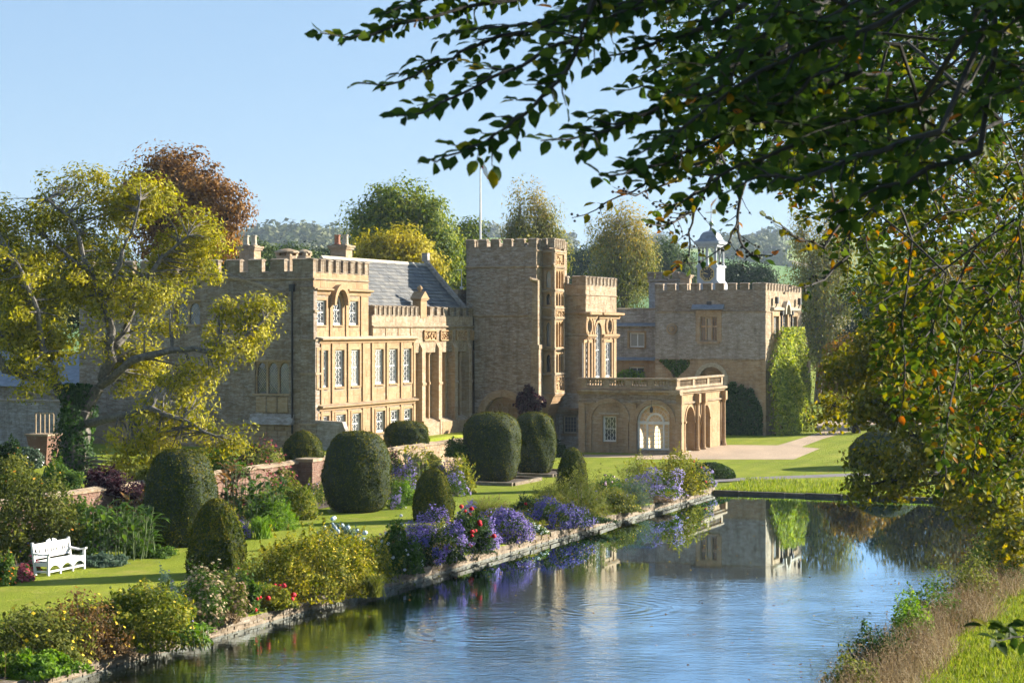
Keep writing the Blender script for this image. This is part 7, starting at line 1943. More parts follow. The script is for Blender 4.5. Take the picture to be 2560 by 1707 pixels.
# climbers on the house
def climber(name, label, F, a0, a1, z0, z1, pal, n, leaf, depth=.25, mask=None, cat='climber', asp=.7, p0=(0, 0)):
    a = RNG.uniform(a0, a1, n); z = z0 + (z1 - z0) * RNG.random(n)
    ca, hw = (a0 + a1) / 2, (a1 - a0) / 2
    u = (z - z0) / (z1 - z0); v = (a - ca) / hw
    k = mask(u, v) if mask else np.ones(n, bool)
    a, z, u, v = a[k], z[k], u[k], v[k]
    bulge = depth * (.25 + .75 * np.sqrt(np.clip(1 - v * v * .9, 0, 1))) * (1 - .3 * u) * lumpy(np.stack([a * .9, z * .9, a * 0], 1), len(label), .35, 1.6)
    d = .03 + bulge * RNG.random(len(a)) ** .35
    P = np.array([F.pt(x, y, w) for x, y, w in zip(a, z, d)])
    base = F.pt(ca, z0, .1)
    t = thing(name, label, cat, base[0], base[1], z0)
    out = np.array(F.pt(0, 0, 1.0)) - np.array(F.pt(0, 0, 0.0))
    V, F_ = leafquads(P, np.tile(out, (len(P), 1)) * .8 + RNG.normal(size=P.shape) * .6 + np.array([0, 0, .3]), leaf * RNG.uniform(.6, 1.3, len(P)), asp)
    npobj('foliage', V, F_, lm(pal), np.repeat(np.clip(.4 + .3 * RNG.normal(size=len(P)) + .15 * (d / depth), 0, 1), 2), t, 'stuff')
    mb = MB()
    for i in range(5):
        q = P[RNG.integers(0, len(P))]
        mb.tube([base, tuple((np.array(base) + q) / 2 + RNG.normal(size=3) * .1), tuple(q)], [.05, .03, .012], 5)
    mb.obj('stem', M['bark'], t)
    return t
climber('ivy', 'dark green ivy over the lower wall of the clock range', DS, pat(1780, QD), pat(1908, QD), 0, dZ(955), 'ivy', 6500, .2, .45, lambda u, v: (u + .05 * np.sin(v * 7) + .03 * np.sin(v * 17 + 1) < 1.0 - .5 * np.abs(v) ** 2.2 - .1 * RNG.random(len(u))), 'ivy')
climber('ivy', 'thin ivy patch high on the clock range wall', DS, pat(1648, QD), pat(1724, QD), dZ(945), dZ(900), 'green', 1300, .17, .12, lambda u, v: (RNG.random(len(u)) < .85) & (u > abs(v - .2) * .8), 'ivy')
climber('evergreen_magnolia', 'tall bright green magnolia trained up the sunlit end of the clock range', DL, QD - .2, qat(1999, PD), 0, dZ(818), 'magnolia', 16000, .28, 1.6, lambda u, v: abs(v + .15) < 1.1 - .75 * u ** 2.2, 'shrub', .45) if 'magnolia' in PAL else None
climber('purple_vine', 'dark purple-leaved vine beside the tower door', TS, pat(1285, QT), pat(1368, QT), 0, tZ(962), 'plum', 3600, .2, .5, lambda u, v: ((u - .68) / .32) ** 2 + (v / (.85 + .15 * np.sin(u * 19))) ** 2 + .25 * np.sin(v * 9 + u * 12) < 1.0 - .2 * RNG.random(len(u)), 'climber')

# ------------------------------------------------------------------ hills beyond the valley, hedges, woods
def ridge(px): return np.interp(px, [-400, 300, 520, 620, 700, 790, 860, 960, 1080, 1180, 1260, 1330, 1420, 1500, 1640, 1760, 1900, 2050, 2250, 2560, 3200], [680, 680, 655, 636, 622, 624, 630, 645, 636, 618, 612, 645, 652, 640, 628, 620, 614, 614, 620, 624, 630])
Yh = np.concatenate([np.linspace(330, 700, 10), np.linspace(740, 1500, 22), np.linspace(1540, 2600, 16)])
Th = np.linspace(-.42, .42, 120)
TT, YY = np.meshgrid(Th, Yh, indexing='ij')
def hillz(T, Y):
    px = 1280 + T * K
    top = HC + (HY - ridge(px)) / K * 1450
    s = sstep(420, 1450, Y) * (1 - .55 * sstep(1500, 2500, Y))
    n = 3.5 * np.sin(T * 31 + Y * .006) + 2.5 * np.sin(T * 57 - Y * .011) + 2.0 * np.sin(Y * .02 + T * 14)
    return 1.4 + (top - 1.4) * s + n * sstep(500, 900, Y) * .8 * (1 - .6 * sstep(1300, 1450, Y))
Vh = np.stack([TT * YY, YY, hillz(TT, YY)], -1).reshape(-1, 3)
a, b = TT.shape
ii, jj = np.meshgrid(np.arange(a - 1), np.arange(b - 1), indexing='ij')
Fh = np.stack([ii * b + jj, (ii + 1) * b + jj, (ii + 1) * b + jj + 1, ii * b + jj + 1], -1).reshape(-1, 4)
def fieldmat():
    m, nt, ns, ls, bs_ = newmat('hill_fields')
    ge = ns.new('ShaderNodeNewGeometry')
    mp = node(ns, 'ShaderNodeMapping'); mp.inputs['Scale'].default_value = (.0075, .0042, 0); mp.inputs['Rotation'].default_value = (0, 0, .35); ls.new(ge.outputs['Position'], mp.inputs[0])
    v = node(ns, 'ShaderNodeTexVoronoi', Scale=1.0, Randomness=.8); ls.new(mp.outputs[0], v.inputs['Vector'])
    sp = ns.new('ShaderNodeSeparateColor'); ls.new(v.outputs['Color'], sp.inputs[0])
    r = ramp(ns, [(.0, (.12, .21, .05)), (.4, (.20, .28, .06)), (.62, (.27, .33, .09)), (.8, (.36, .31, .19)), (1.0, (.15, .22, .06))]); r.color_ramp.interpolation = 'CONSTANT'
    ls.new(sp.outputs[0], r.inputs[0])
    n = node(ns, 'ShaderNodeTexNoise', Scale=.02, Detail=6.0); ls.new(ge.outputs['Position'], n.inputs['Vector'])
    nr = ramp(ns, [(.3, (.75, .75, .75)), (.7, (1.15, 1.15, 1.15))]); ls.new(n.outputs[0], nr.inputs[0])
    ls.new(mix(ns, ls, 1.0, r.outputs[0], nr.outputs[0], 'MULTIPLY'), bs_.inputs['Base Color'])
    bs_.inputs['Roughness'].default_value = .95; bs_.inputs['Specular IOR Level'].default_value = .05
    return m
npobj('hills', Vh, Fh, fieldmat(), smooth=True)['kind'] = 'structure'
hm = leafmat('hill_wood_leaf', PAL['hill'], .15)
def blobtrees(name, label, pts, rmin, rmax, per, leaf):
    P, N, T = [], [], []
    for (T_, Y) in pts:
        r = RNG.uniform(rmin, rmax)
        c = np.array([T_ * Y, Y, float(hillz(np.array(T_), np.array(Y))) + r * .75])
        d = unit(RNG.normal(size=(per, 3)))
        k = lumpy(d, RNG.integers(1, 9999), .3, 2.6)
        P.append(c + d * (r * k * RNG.uniform(.75, 1, per))[:, None] * np.array([1, 1, .95])); N.append(d + RNG.normal(size=d.shape) * .35); T.append(np.full(per, RNG.random()) * .6 + .4 * RNG.random(per))
    P, N, T = np.concatenate(P), np.concatenate(N), np.concatenate(T)
    V, F = leafquads(P, N, leaf * RNG.uniform(.7, 1.3, len(P)), .9, .2)
    o = npobj(name, V, F, hm, np.repeat(T, 2))
    return tag(o, label, 'woodland', kind='stuff')
wp = []
while len(wp) < 260:
    px, Y = RNG.uniform(500, 885), RNG.uniform(900, 1500)
    if px > 800 and Y > 1250 and RNG.random() < .8: continue
    wp.append(((px - 1280) / K, Y))
blobtrees('woodland', 'hazy wood covering the hill at the left', wp, 6, 11, 130, 2.9)
hp = []
for a0, a1 in (((1000, 1400), (1300, 1350)), ((1310, 1500), (1560, 1380)), ((1400, 1150), (1560, 1000)), ((1560, 1440), (2000, 1450)), ((1660, 1300), (1990, 1280)), ((1800, 1220), (1990, 1010)), ((1560, 1000), (1700, 1060)), ((1300, 1250), (1440, 1210)), ((1320, 1050), (1450, 930)), ((2000, 1400), (2560, 1420)), ((1950, 1150), (2500, 1100))):
    for k in range(26):
        u = (k + RNG.random()) / 26
        hp.append(((a0[0] * (1 - u) + a1[0] * u - 1280) / K, a0[1] * (1 - u) + a1[1] * u + RNG.normal() * 6))
blobtrees('hedgerows', 'hazy hedges dividing the far fields', hp, 1.2, 3.0, 60, 1.2)
rp_ = []
for c0, s0, Y0, sy, n in ((1650, 30, 1420, 20, 13), (1530, 20, 1400, 25, 9), (1400, 18, 1330, 30, 10), (1890, 40, 1050, 40, 26), (1210, 30, 1400, 30, 18), (1360, 30, 1000, 60, 16)):
    for k in range(n): rp_.append(((c0 + RNG.normal() * s0 - 1280) / K, Y0 + RNG.normal() * sy))
blobtrees('copses', 'hazy copses on the ridge and among the far fields', rp_, 4, 9, 140, 2.4)
for px, py, r, lab in ((1910, 601, 13, 'round tree on the skyline, left of a pair'), (1946, 601, 14, 'round tree on the skyline, right of a pair'), (1880, 604, 8, 'small tree on the skyline left of the pair'), (1418, 628, 26, 'large domed tree on the near hilltop right of the tower')):
    Y = 1440
    T_ = (px - 1280) / K
    b_ = (T_ * Y, Y, float(hillz(np.array(T_), np.array(Y))) - .3)
    c = AT(px, py - r * .9, Y)
    tree('hilltop_tree', lab, b_, [(c.x, c.y, max(c.z, b_[2] + r * Y / K), r * Y / K, r * Y / K, r * Y / K)], hm, 'bark_dark', .6, 40, 60, 2.2, 1.6, 'trees on the skyline', branches=False)

# parkland rail fence beyond the drive
fe = wthing('estate_fence', 'dark iron estate fence across the park at the right', 'fence', G(2060, 1000))
f0, f1 = G(2000, 1003), G(2290, 1010)
for k in range(15):
    p = f0.lerp(f1, k / 14); mb = MB(); mb.box(p.x - .03, p.x + .03, p.y - .03, p.y + .03, 0, 1.25); mb.obj('post', M['iron'], fe)
for z in (.3, .55, .8, 1.05, 1.22):
    mb = MB(); mb.tube([(f0.x, f0.y, z), (f1.x, f1.y, z)], .018, 4); mb.obj('rail', M['iron'], fe)

# ------------------------------------------------------------------ the near bank: rough grass, dry stems, scrub
def bankpt(n, p0, p1, q0, q1):
    p = RNG.uniform(p0, p1, n); q = RNG.uniform(q0, q1, n)
    z = hgt(p, q)
    return np.stack([p * CA + q * SA, -p * SA + q * CA, z - .02], 1), p, q
B, p, q = bankpt(170000, -8.5, 0.5, 26, 66)
keep = (B[:, 0] / B[:, 1] * K + 1280 > 2000) & (B[:, 0] / B[:, 1] * K + 1280 < 2640)
B = B[keep][:85000]
tipv = B + np.stack([RNG.normal(size=len(B)) * .05, RNG.normal(size=len(B)) * .05, RNG.uniform(.06, .22, len(B))], 1)
PAL['meadow'] = [(.09, .13, .015), (.19, .25, .028), (.34, .33, .06)]
o = blades('bank_grass', B, tipv, .024, lm('meadow', .35), None, .2, seg=2); tag(o, 'rough sunlit grass on the near bank', 'grass')
def drift(name, label, n, p0, p1, q0, q1, h0, h1, pal, w, lean=.25, cat='grass', heads=None):
    B, p, q = bankpt(n, p0, p1, q0, q1)
    g = np.sin(p * 2.3 + 1) + np.sin(q * .9) + np.sin(q * .37 + p) > -.6
    B = B[g]; n = len(B)
    T = B + np.stack([RNG.normal(size=n) * lean - .15, RNG.normal(size=n) * lean, RNG.uniform(h0, h1, n)], 1)
    t = wthing(name, label, cat, B.mean(0)); t['kind'] = 'stuff'
    blades('stems', B, T, w, lm(pal), t, .12)
    if heads:
        k = RNG.integers(0, n, n // 2); P = np.repeat(T[k], 5, 0) - np.array([0, 0, 1]) * RNG.uniform(0, .25, (len(k) * 5, 1)) + RNG.normal(size=(len(k) * 5, 3)) * .02
        foliage('seed_heads', P, RNG.normal(size=P.shape), .06, lm(heads), t, .4)
    return t
drift('dry_grass', 'tall tawny dry grasses along the right bank of the pond', 5200, -8.6, -7.0, 34, 62, .35, .95, 'straw', .014, .28, heads='dry')
drift('dry_stems', 'brown seeded stems at the water edge of the right bank', 4200, -8.8, -7.6, 34, 62, .5, 1.2, 'dry', .014, .3, heads='dry')
for i, (pp_, qq_, w, h, pal, lab) in enumerate(((-8.9, 41, 1.4, .9, 'dark', 'small dark scrub hanging to the water near the bottom edge'), (-8.9, 45, 1.3, 1.0, 'bronze', 'brown dead scrub at the water edge'), (-8.9, 48.5, 1.5, 1.1, 'dark', 'dark scrub at the water edge left of the bright sapling'), (-8.6, 43, 1.5, 1.15, 'dark', 'dark green scrub at the water edge, nearest the bottom'), (-8.5, 46.5, 1.2, 1.25, 'fresh', 'bright green sapling among the dry grasses'), (-8.6, 50, 1.7, 1.3, 'green', 'green scrub at the water edge in the middle of the bank'), (-8.2, 54, 1.8, 1.5, 'olive', 'olive scrub farther along the bank'), (-8.3, 39, 1.3, 1.0, 'olive', 'olive scrub at the bottom edge of the picture'), (-8.0, 58, 2.0, 1.7, 'green', 'scrub below the hanging maple branches'), (-8.6, 62, 2.2, 1.6, 'olive', 'far scrub on the right bank under the maple'))):
    SEED[0] += 1
    b = W(pp_, qq_, float(hgt(pp_, qq_)))
    t = wthing('bank_shrub', lab, 'shrub', b, 'scrub along the right bank')
    P, d = bushpts(np.array(b), w / 2, w * .6, h, 3600, SEED[0], .4, .35)
    P[RNG.integers(0, 3600, 500), 2] += h * .2
    foliage('foliage', P, d + RNG.normal(size=d.shape) * .8, .1 * RNG.uniform(.6, 1.3, 3600), lm(pal), t, .45)
    mb = MB()
    for k in range(14): mb.tube(bez(b, P[RNG.integers(0, 3600)], .1, .05, 3), [.02, .014, .01, .004], 4)
    mb.obj('stems', M['bark'], t)

# fallen leaves on the bank, the right-hand lawn and the water
B1, p, q = bankpt(900, -8, 0, 28, 60)
p2 = RNG.uniform(-24, 6, 1500); q2 = RNG.uniform(89, 118, 1500); B2 = np.stack([p2 * CA + q2 * SA, -p2 * SA + q2 * CA, hgt(p2, q2)], 1)
p3 = RNG.uniform(-25, -9, 420) ; q3 = RNG.uniform(34, 86, 420); p3 = np.where(RNG.random(420) < .5, -9 - np.abs(RNG.normal(size=420)) * 1.6, p3); B3 = np.stack([p3 * CA + q3 * SA, -p3 * SA + q3 * CA, np.full(420, WZ)], 1)
PAL['litter'] = [(.20, .07, .02), (.36, .17, .03), (.42, .30, .06)]
BB = np.concatenate([B1 + (0, 0, .10), B2 + (0, 0, .03), B3 + (0, 0, .008)])
o = foliage('fallen_leaves', BB, np.tile((0, 0, 1.0), (len(BB), 1)) + RNG.normal(size=BB.shape) * .2, .10, lm('litter'), None, .7); tag(o, 'orange and yellow fallen leaves scattered on grass and water', 'leaves')
# rough grass on the far bank of the pond
n = 16000
p = RNG.uniform(POND_P0 + .2, 4, n); q = 88.3 + 5.2 * RNG.random(n) ** 1.5
B = np.stack([p * CA + q * SA, -p * SA + q * CA, hgt(p, q) - .02], 1)
o = blades('far_bank_grass', B, B + np.stack([RNG.normal(size=n) * .05, RNG.normal(size=n) * .05, RNG.uniform(.08, .26, n)], 1), .035, lm('meadow', .35), None, .2, seg=2); tag(o, 'longer grass on the far bank of the pond', 'grass')
# ------------------------------------------------------------------ haze
def hazebox():
    mb = MB(); mb.box(-1500, 1500, -600, 2800, -3, 120)
    m = bpy.data.materials.new('valley_haze'); m.use_nodes = True
    ns, ls = m.node_tree.nodes, m.node_tree.links
    ns.remove(ns['Principled BSDF'])
    v = ns.new('ShaderNodeVolumePrincipled'); v.inputs['Color'].default_value = (.66, .82, 1, 1); v.inputs['Density'].default_value = .00014; v.inputs['Anisotropy'].default_value = .2
    ls.new(v.outputs[0], ns['Material Output'].inputs['Volume'])
    m.volume_intersection_method = 'FAST' if hasattr(m, 'volume_intersection_method') else None
    o = mb.obj('haze', m); o['kind'] = 'stuff'; o['label'] = 'thin blue haze lying over the valley'; o['category'] = 'haze'
    return o
hazebox()
# ------------------------------------------------------------------ the beech the photograph is taken under
PAL['beechnear'] = [(.018, .038, .008), (.04, .075, .013), (.11, .15, .02), (.28, .22, .02), (.45, .13, .02)]
bmat = leafmat('beech_leaf', PAL['beechnear'], .38, rough=.55, spec=.06)
beech = wthing('beech_tree', 'overhanging beech with dark leaves filling the upper right foreground', 'tree', W(7.5, 6, 6.0))
BT = np.array(W(7.5, 6, 6.0))
# leaf: pointed oval, wavy edge, folded along the midrib
def leafgeo(seed):
    r = np.random.default_rng(seed)
    st = [(-.5, 0), (-.28, .22), (-.02, .31), (.24, .22), (.5, 0)]
    v = [(-.62, 0, 0)]
    v += [(-.5, 0, .0), (-.28, 0, -.01), (-.02, 0, -.02), (.24, 0, -.05), (.52, 0, -.11)]
    for s in (1, -1):
        for x, w in st[1:4]: v.append((x + .03 * r.normal(), s * w * (1 + .08 * r.normal()), .07 + .03 * r.normal() - .1 * max(x, 0)))
    f = [(1, 2, 6), (2, 3, 7), (2, 7, 6), (3, 4, 8), (3, 8, 7), (4, 5, 8), (1, 9, 2), (2, 10, 3), (2, 9, 10), (3, 11, 4), (3, 10, 11), (4, 11, 5)]
    return np.array(v), np.array(f)
LG = [leafgeo(i) for i in range(5)]
LMESH = []
TINTS = (.05, .18, .3, .42, .55, .72, .95)
for gi, (v, f) in enumerate(LG):
    row = []
    for tv in TINTS:
        me = bpy.data.meshes.new('leaf')
        me.from_pydata([tuple(x) for x in v], [], [tuple(x) for x in f])
        at = me.attributes.new('tint', 'FLOAT', 'FACE'); at.data.foreach_set('value', np.full(len(f), tv, np.float32))
        me.materials.append(bmat); me.shade_smooth()
        row.append(me)
    LMESH.append(row)
leaves = []            # centre, direction, normal, length, tint
wood = MB()
rb = np.random.default_rng(77)
TM = [.25]
NUTS = []
NODES = []
def spray(pts, r0, leafL, depth_jit=.15, dens=1.0, twigs=True, orange=.04, bare=0.0, nuts=False, lw=1.0, tm=.25):
    TM[0] = tm
    "a beech spray: main twig, side twigs in one plane, leaves set alternately"
    pts = [np.array(p, float) for p in pts]
    if NODES:
        nd = np.array(NODES); px0 = pts[0][0] / pts[0][1]
        ok = (nd[:, 0] / np.maximum(nd[:, 1], .5) > px0 - .01) | (nd[:, 2] > pts[0][2] + .3)
        dv = pts[0] - nd; dd = np.linalg.norm(dv, axis=1) + 9 * ~ok
        sdir = pts[1] - pts[0]; sdir /= np.linalg.norm(sdir)
        cs = (dv @ sdir) / (np.linalg.norm(dv, axis=1) + 1e-6)
        dd = dd + 20 * (cs < .55)
        j = int(np.argmin(dd))
        if dd[j] < 9:
            mid = (nd[j] + pts[0]) / 2 + np.array([0, 0, .06 * dd[j]]) + rb.normal(size=3) * .03 * dd[j]
            wood.tube([tuple(nd[j]), tuple(mid), tuple(pts[0])], [r0 * .95, r0 * .9, r0 * .9], 5)
            NODES.append(mid)
    NODES.extend(pts[:-1])
    L = sum(np.linalg.norm(pts[i + 1] - pts[i]) for i in range(len(pts) - 1))
    sm = [pts[0]]
    for i in range(len(pts) - 1):
        for u in (.5, 1.0): sm.append(pts[i] * (1 - u) + pts[i + 1] * u + (rb.normal(size=3) * .006 if u < 1 else 0))
    wood.tube([tuple(p) for p in sm], np.linspace(r0, r0 * .22, len(sm)), 5)
    cum = np.cumsum([0] + [np.linalg.norm(sm[i + 1] - sm[i]) for i in range(len(sm) - 1)])
    up = np.array([0, -.55, .83]) + rb.normal(size=3) * .18
    step = leafL * .55 / dens
    s, k = step, 0
    while s < cum[-1]:
        p = np.array([np.interp(s, cum, [q[j] for q in sm]) for j in range(3)])
        i = min(np.searchsorted(cum, s), len(sm) - 1)
        d = sm[i] - sm[i - 1]; d /= np.linalg.norm(d) + 1e-9
        side = np.cross(up, d); side /= np.linalg.norm(side) + 1e-9
        sg = 1 if k % 2 else -1
        if twigs and rb.random() < .42 and s < cum[-1] * .86:
            tl = leafL * rb.uniform(1.2, 3.0) * (1 - .5 * s / cum[-1])
            dd = d * .7 + side * sg * .75 + rb.normal(size=3) * .12
            dd /= np.linalg.norm(dd)
            q = p + dd * tl + np.array([0, 0, -.05 * tl])
            wood.tube([tuple(p), tuple((p + q) / 2 + rb.normal(size=3) * .004), tuple(q)], [r0 * .32, r0 * .24, r0 * .1], 4)
            n = max(2, int(tl / (leafL * .42)))
            for j in range(n):
                c = p + (q - p) * (j + .6) / n
                ad(c, dd, side * sg, up, leafL * lw, 1 if j % 2 else -1, orange, bare, nuts)
            ad(q, dd, side * sg, up, leafL * lw, 0, orange, bare, nuts)
        ad(p, d, side, up, leafL * lw, sg, orange, bare, nuts)
        s += step * rb.uniform(.75, 1.3); k += 1
    ad(sm[-1], d, side, up, leafL * lw, 0, orange, bare, nuts)
def ad(p, d, side, up, L, sg, orange, bare, nuts):
    if rb.random() < bare:
        if nuts and rb.random() < .6: NUTS.append(p + rb.normal(size=3) * .012)
        return
    dr = d * rb.uniform(.45, .9) + side * sg * rb.uniform(.5, .95) + np.array([0, 0, -.12]) + rb.normal(size=3) * .15
    dr /= np.linalg.norm(dr)
    l = L * rb.uniform(.65, 1.15)
    nm = up + rb.normal(size=3) * .38
    t = rb.random()
    leaves.append((p + dr * l * .62, dr, nm, l, 4 * .25 * rb.uniform(.7, 1.0) if t < orange else (rb.uniform(.55, .8) if t < orange * 2.4 else np.clip(rb.normal(TM[0], .13), 0, .62))))
# limbs and trunk outside the frame, with the rest of the crown
limb = lambda *p: [tuple(np.array(x, float)) for x in p]
big = MB()
big.tube(limb(BT, BT + (-.1, .1, 3), BT + (-.2, .3, 6), BT + (.2, .6, 9), BT + (.3, .5, 13)), [.62, .5, .42, .3, .1], 12)
for pts, r in ((limb(BT + (-.2, .3, 3.2), BT + (-2.5, .4, 4.4), AT(2150, -60, 8.2), AT(1700, -70, 8.6)), .16), (limb(BT + (-.2, .3, 4.5), BT + (-2, 2.5, 5.6), AT(2500, -150, 11), AT(2250, -60, 13)), .17),
               (limb(BT + (-.1, .1, 2.6), BT + (-1.5, 3.5, 3.4), AT(2700, 100, 14), AT(2450, 250, 16)), .15), (limb(BT + (.2, .6, 7), BT + (2.5, 2, 9), BT + (5, 3, 11)), .18), (limb(BT + (.1, .4, 6), BT + (3, -1, 8), BT + (5.5, -2, 10)), .16), (limb(BT + (-.1, .3, 5), BT + (1.5, 3, 7.5), BT + (2.5, 5.5, 9)), .15)):
    sm_ = []
    for i_ in range(len(pts) - 1):
        for u_ in np.linspace(0, 1, 5)[:-1]: sm_.append(tuple(np.array(pts[i_]) * (1 - u_) + np.array(pts[i_ + 1]) * u_ + np.array([0, 0, .12 * math.sin(u_ * 3.14)]) + rb.normal(size=3) * .02))
    sm_.append(pts[-1])
    big.tube(sm_, r * .5 * np.linspace(1, .0, len(sm_)) ** .8 + .006, 8)
    for i_ in range(len(pts) - 1):
        for u_ in (.25, .5, .75, 1.0): NODES.append(np.array(pts[i_]) * (1 - u_) + np.array(pts[i_ + 1]) * u_)
big.obj('trunk', M['bark_dark'], beech)
def T3(pts, Y0, Y1=None):
    Y1 = Y0 if Y1 is None else Y1
    n = len(pts)
    return [np.array(AT(a, b, Y0 + (Y1 - Y0) * i / (n - 1))) for i, (a, b) in enumerate(pts)]
near = [([(1560, -80), (1450, -30), (1300, 0), (1180, 15), (1080, 45), (990, 62), (930, 88), (880, 94), (800, 82)], 8.6, 7.6),
        ([(1350, -60), (1200, -30), (1080, -5), (1010, 15), (965, 35)], 8.4, 7.8),
        ([(1620, -60), (1500, 10), (1400, 55), (1300, 85), (1215, 105), (1150, 130), (1105, 150), (1040, 190), (960, 215), (900, 208)], 8.0, 7.2),
        ([(1680, -40), (1560, 40), (1480, 85), (1400, 110), (1330, 150), (1260, 180), (1195, 215), (1120, 250), (1060, 283), (992, 290)], 7.4, 6.8),
        ([(1700, -60), (1560, 10), (1440, 40), (1330, 60), (1230, 70), (1150, 78), (1100, 98)], 7.8, 7.5),
        ([(1520, -60), (1480, 10), (1455, 70), (1435, 140), (1400, 200), (1340, 260), (1285, 300), (1235, 338), (1175, 368), (1110, 392), (1080, 402)], 7.0, 6.6),
        ([(1960, 120), (1850, 160), (1760, 200), (1690, 235), (1620, 285), (1560, 310), (1490, 335), (1420, 350), (1352, 352)], 7.4, 6.7),
        ([(1850, 20), (1760, 70), (1690, 95), (1620, 115), (1560, 135), (1488, 160)], 7.2, 7.0),
        ([(2150, 180), (2000, 250), (1880, 300), (1790, 345), (1700, 385), (1620, 420), (1560, 435), (1500, 440)], 7.6, 6.9),
        ([(1750, -20), (1640, 10), (1560, 30), (1500, 60)], 7.0, 6.9),
        ([(2200, 60), (2050, 110), (1900, 180), (1800, 250), (1720, 310), (1650, 360), (1590, 390)], 6.6, 6.3),
        ([(2300, 260), (2150, 300), (2020, 350), (1900, 400), (1800, 440), (1730, 490), (1690, 520)], 7.2, 6.8),
        ([(2350, 330), (2200, 380), (2080, 420), (1990, 450), (1900, 440), (1840, 470)], 6.4, 6.2),
        ([(2450, 380), (2320, 420), (2200, 470), (2120, 520), (2060, 560)], 6.6, 6.4)]
for pts, y0, y1 in near: spray(T3(pts, y0, y1), .013, .068, dens=1.45, orange=.012)
# dense dark mass: sprays streaming down-left out of the upper right
def ymax(x): return np.interp(x, [1400, 1480, 1560, 1660, 1760, 1880, 1960, 2040, 2120, 2250, 2400, 2560, 2700], [40, 120, 300, 390, 430, 400, 440, 480, 500, 480, 440, 420, 420])
cnt = 0
while cnt < 62:
    x, y = rb.uniform(1420, 2680), rb.uniform(-60, 620)
    if y > ymax(x) or (x > 2050 and rb.random() < .45): continue
    Y = rb.uniform(6.2, 10.5)
    ln = rb.uniform(260, 520); a = math.radians(rb.uniform(140, 175))
    x0, y0 = x - ln * math.cos(a) * 1.0, y - ln * math.sin(a) * rb.uniform(.5, 1.1)
    pts = [(x0 + (x - x0) * u, y0 + (y - y0) * u + 40 * math.sin(u * 3.1) * rb.normal()) for u in np.linspace(0, 1, 5)]
    spray(T3(pts, Y + rb.uniform(.2, .8), Y), .009, .068, dens=1.2, orange=.012)
    cnt += 1
# farther sprays, hanging curtains: autumn leaves, sunlight also put into a lighter tint
cnt = 0
def ymax2(x): return np.interp(x, [1500, 1620, 1700, 1800, 1880, 1960, 2040, 2120, 2200, 2300, 2420, 2560, 2700], [180, 380, 450, 470, 470, 500, 590, 800, 1000, 1120, 1230, 1360, 1400])
while cnt < 560:
    x, y = rb.uniform(1650, 2680), rb.uniform(-60, 1250)
    if y > ymax2(x) or (x < 1900 and rb.random() < .5): continue
    Y = rb.uniform(14, 28)
    ln = rb.uniform(120, 300) * 14 / Y; a = math.radians(rb.uniform(95, 160))
    x0, y0 = x - ln * math.cos(a), y - ln * math.sin(a)
    pts = [(x0 + (x - x0) * u + 12 * rb.normal(), y0 + (y - y0) * u) for u in np.linspace(0, 1, 4)]
    spray(T3(pts, Y + rb.uniform(.2, 1.2), Y), .009, .086, dens=1.0, orange=.015 + .045 * (y > 450), tm=.27 + .20 * (y > 380))
    cnt += 1
# hanging twigs with nuts and few leaves in front of the clock
for pts, Y in (([(1900, 300), (1780, 400), (1690, 430), (1610, 462), (1550, 490), (1490, 525), (1430, 545)], 12), ([(1800, 380), (1760, 480), (1735, 530), (1722, 580), (1722, 640), (1690, 675), (1670, 690)], 12.5),
               ([(1950, 330), (1880, 420), (1850, 500), (1842, 560), (1820, 610), (1760, 650), (1700, 660)], 12), ([(1850, 500), (1845, 580), (1860, 620), (1880, 640), (1930, 640), (1950, 625)], 12.2),
               ([(1780, 400), (1700, 440), (1640, 470), (1590, 490), (1530, 480)], 12), ([(1735, 530), (1700, 545), (1660, 565), (1620, 560)], 12.4), ([(1760, 470), (1715, 500), (1680, 520), (1650, 505)], 12.3),
               ([(2100, 560), (2060, 620), (2000, 600), (1950, 560), (1915, 540)], 13), ([(2120, 640), (2060, 700), (2020, 715), (1960, 730)], 14)):
    spray(T3(pts, Y + .6, Y), .012, .075, dens=.9, bare=.72, nuts=True, orange=.3)
for pts, Y in (([(2280, 600), (2255, 800), (2262, 900), (2258, 1000), (2240, 1080)], 15), ([(2330, 800), (2365, 1180), (2355, 1260)], 17), ([(2400, 700), (2440, 1100), (2430, 1230)], 18)):
    spray(T3(pts, Y, Y), .012, .085, dens=.8, orange=.25, bare=.35)
# single leaf tip at the right edge low down
spray(T3([(2700, 1590), (2600, 1585), (2530, 1592), (2490, 1600)], 8, 7.6), .006, .08)
wood.obj('branches', M['bark_dark'], beech, kind='stuff')
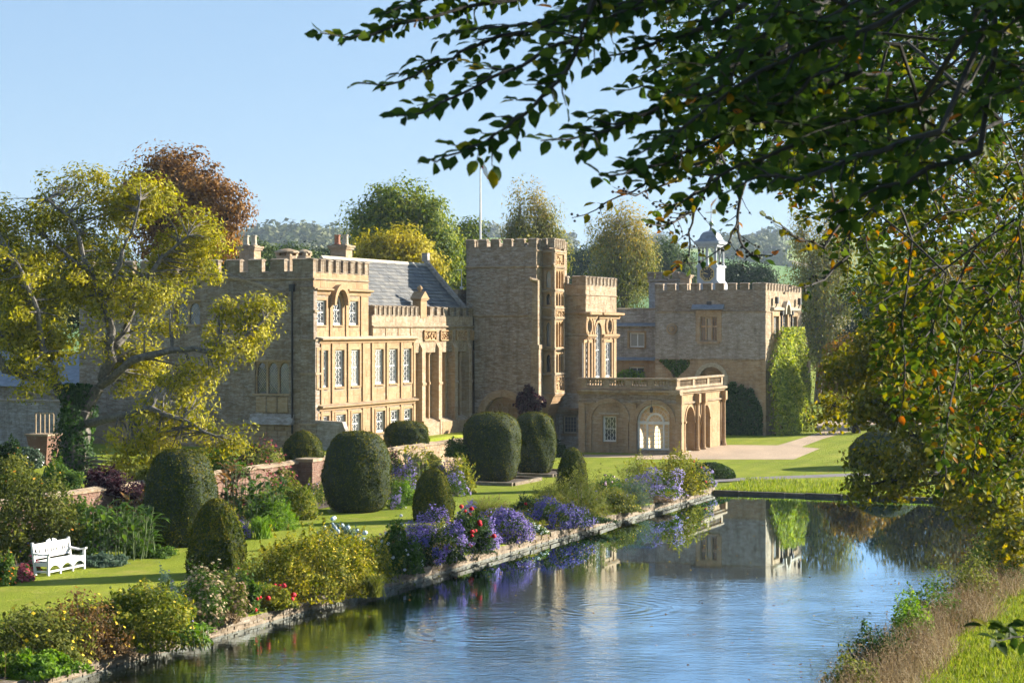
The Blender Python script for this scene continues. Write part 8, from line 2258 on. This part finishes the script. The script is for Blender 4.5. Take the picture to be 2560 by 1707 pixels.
# crown to the right of the frame that shades the near leaves
n = 70000
C = BT + rb.normal(size=(420, 3)) * np.array([3.0, 2.6, 2.6]) + np.array([1.6, 3.2, 7.5])
C = C[(C[:, 0] / np.maximum(C[:, 1], .1) * K + 1280 > 2750) | (C[:, 1] < 1)]
P = C[rb.integers(0, len(C), n)] + rb.normal(size=(n, 3)) * .55
ok = (P[:, 0] / np.maximum(P[:, 1], .1) * K + 1280 > 2640) | (P[:, 1] < 1)
P = P[ok]
V, F = leafquads(P, rb.normal(size=P.shape) * .6 + np.array([0, 0, 1]), .15 * rb.uniform(.7, 1.3, len(P)), .65, .3)
npobj('upper_crown', V, F, bmat, np.repeat(np.clip(rb.normal(.28, .15, len(P)), 0, 1), 2), beech, 'stuff')
# place the leaves: the 300 that show largest one by one, the rest joined
leaves_ = np.array([(*l[0], *l[1], *l[2], l[3], l[4]) for l in leaves])
pos = leaves_[:, :3]
pxs, pys = pos[:, 0] / pos[:, 1] * K + 1280, HY - (pos[:, 2] - HC) / pos[:, 1] * K
vis = (pxs > 0) & (pxs < 2560) & (pys > 0) & (pys < 1707)
score = np.where(vis, leaves_[:, 9] / pos[:, 1], 0)
order = np.argsort(-score)
single = set(order[:300].tolist())
x = leaves_[:, 3:6]; nrm_ = leaves_[:, 6:9]
z_ = unit(nrm_ - x * np.sum(nrm_ * x, 1, keepdims=True)); y_ = np.cross(z_, x)
Vs, Fs, Ts, off = [], [], [], 0
for i in range(len(leaves_)):
    gi = i % 5
    R = np.stack([x[i], y_[i], z_[i]], 1)
    if i in single:
        ti = int(np.argmin([abs(t - leaves_[i, 10]) for t in TINTS]))
        o = bpy.data.objects.new('leaf', LMESH[gi][ti]); put(o, beech)
        m4 = Matrix(R.tolist()).to_4x4() @ Matrix.Scale(leaves_[i, 9], 4)
        m4.translation = Vector(pos[i] - BT)
        o.matrix_basis = m4
    else:
        v, f = LG[gi]
        Vs.append((v * leaves_[i, 9]) @ R.T + pos[i]); Fs.append(f + off); off += len(v); Ts.append(np.full(len(f), leaves_[i, 10]))
npobj('leaves', np.concatenate(Vs), np.concatenate(Fs), bmat, np.concatenate(Ts), beech, 'stuff', smooth=True)
if NUTS: balls('beech_nuts', np.array(NUTS), .022, M['bark_dark'], beech)
print('beech leaves', len(leaves_), 'nuts', len(NUTS))
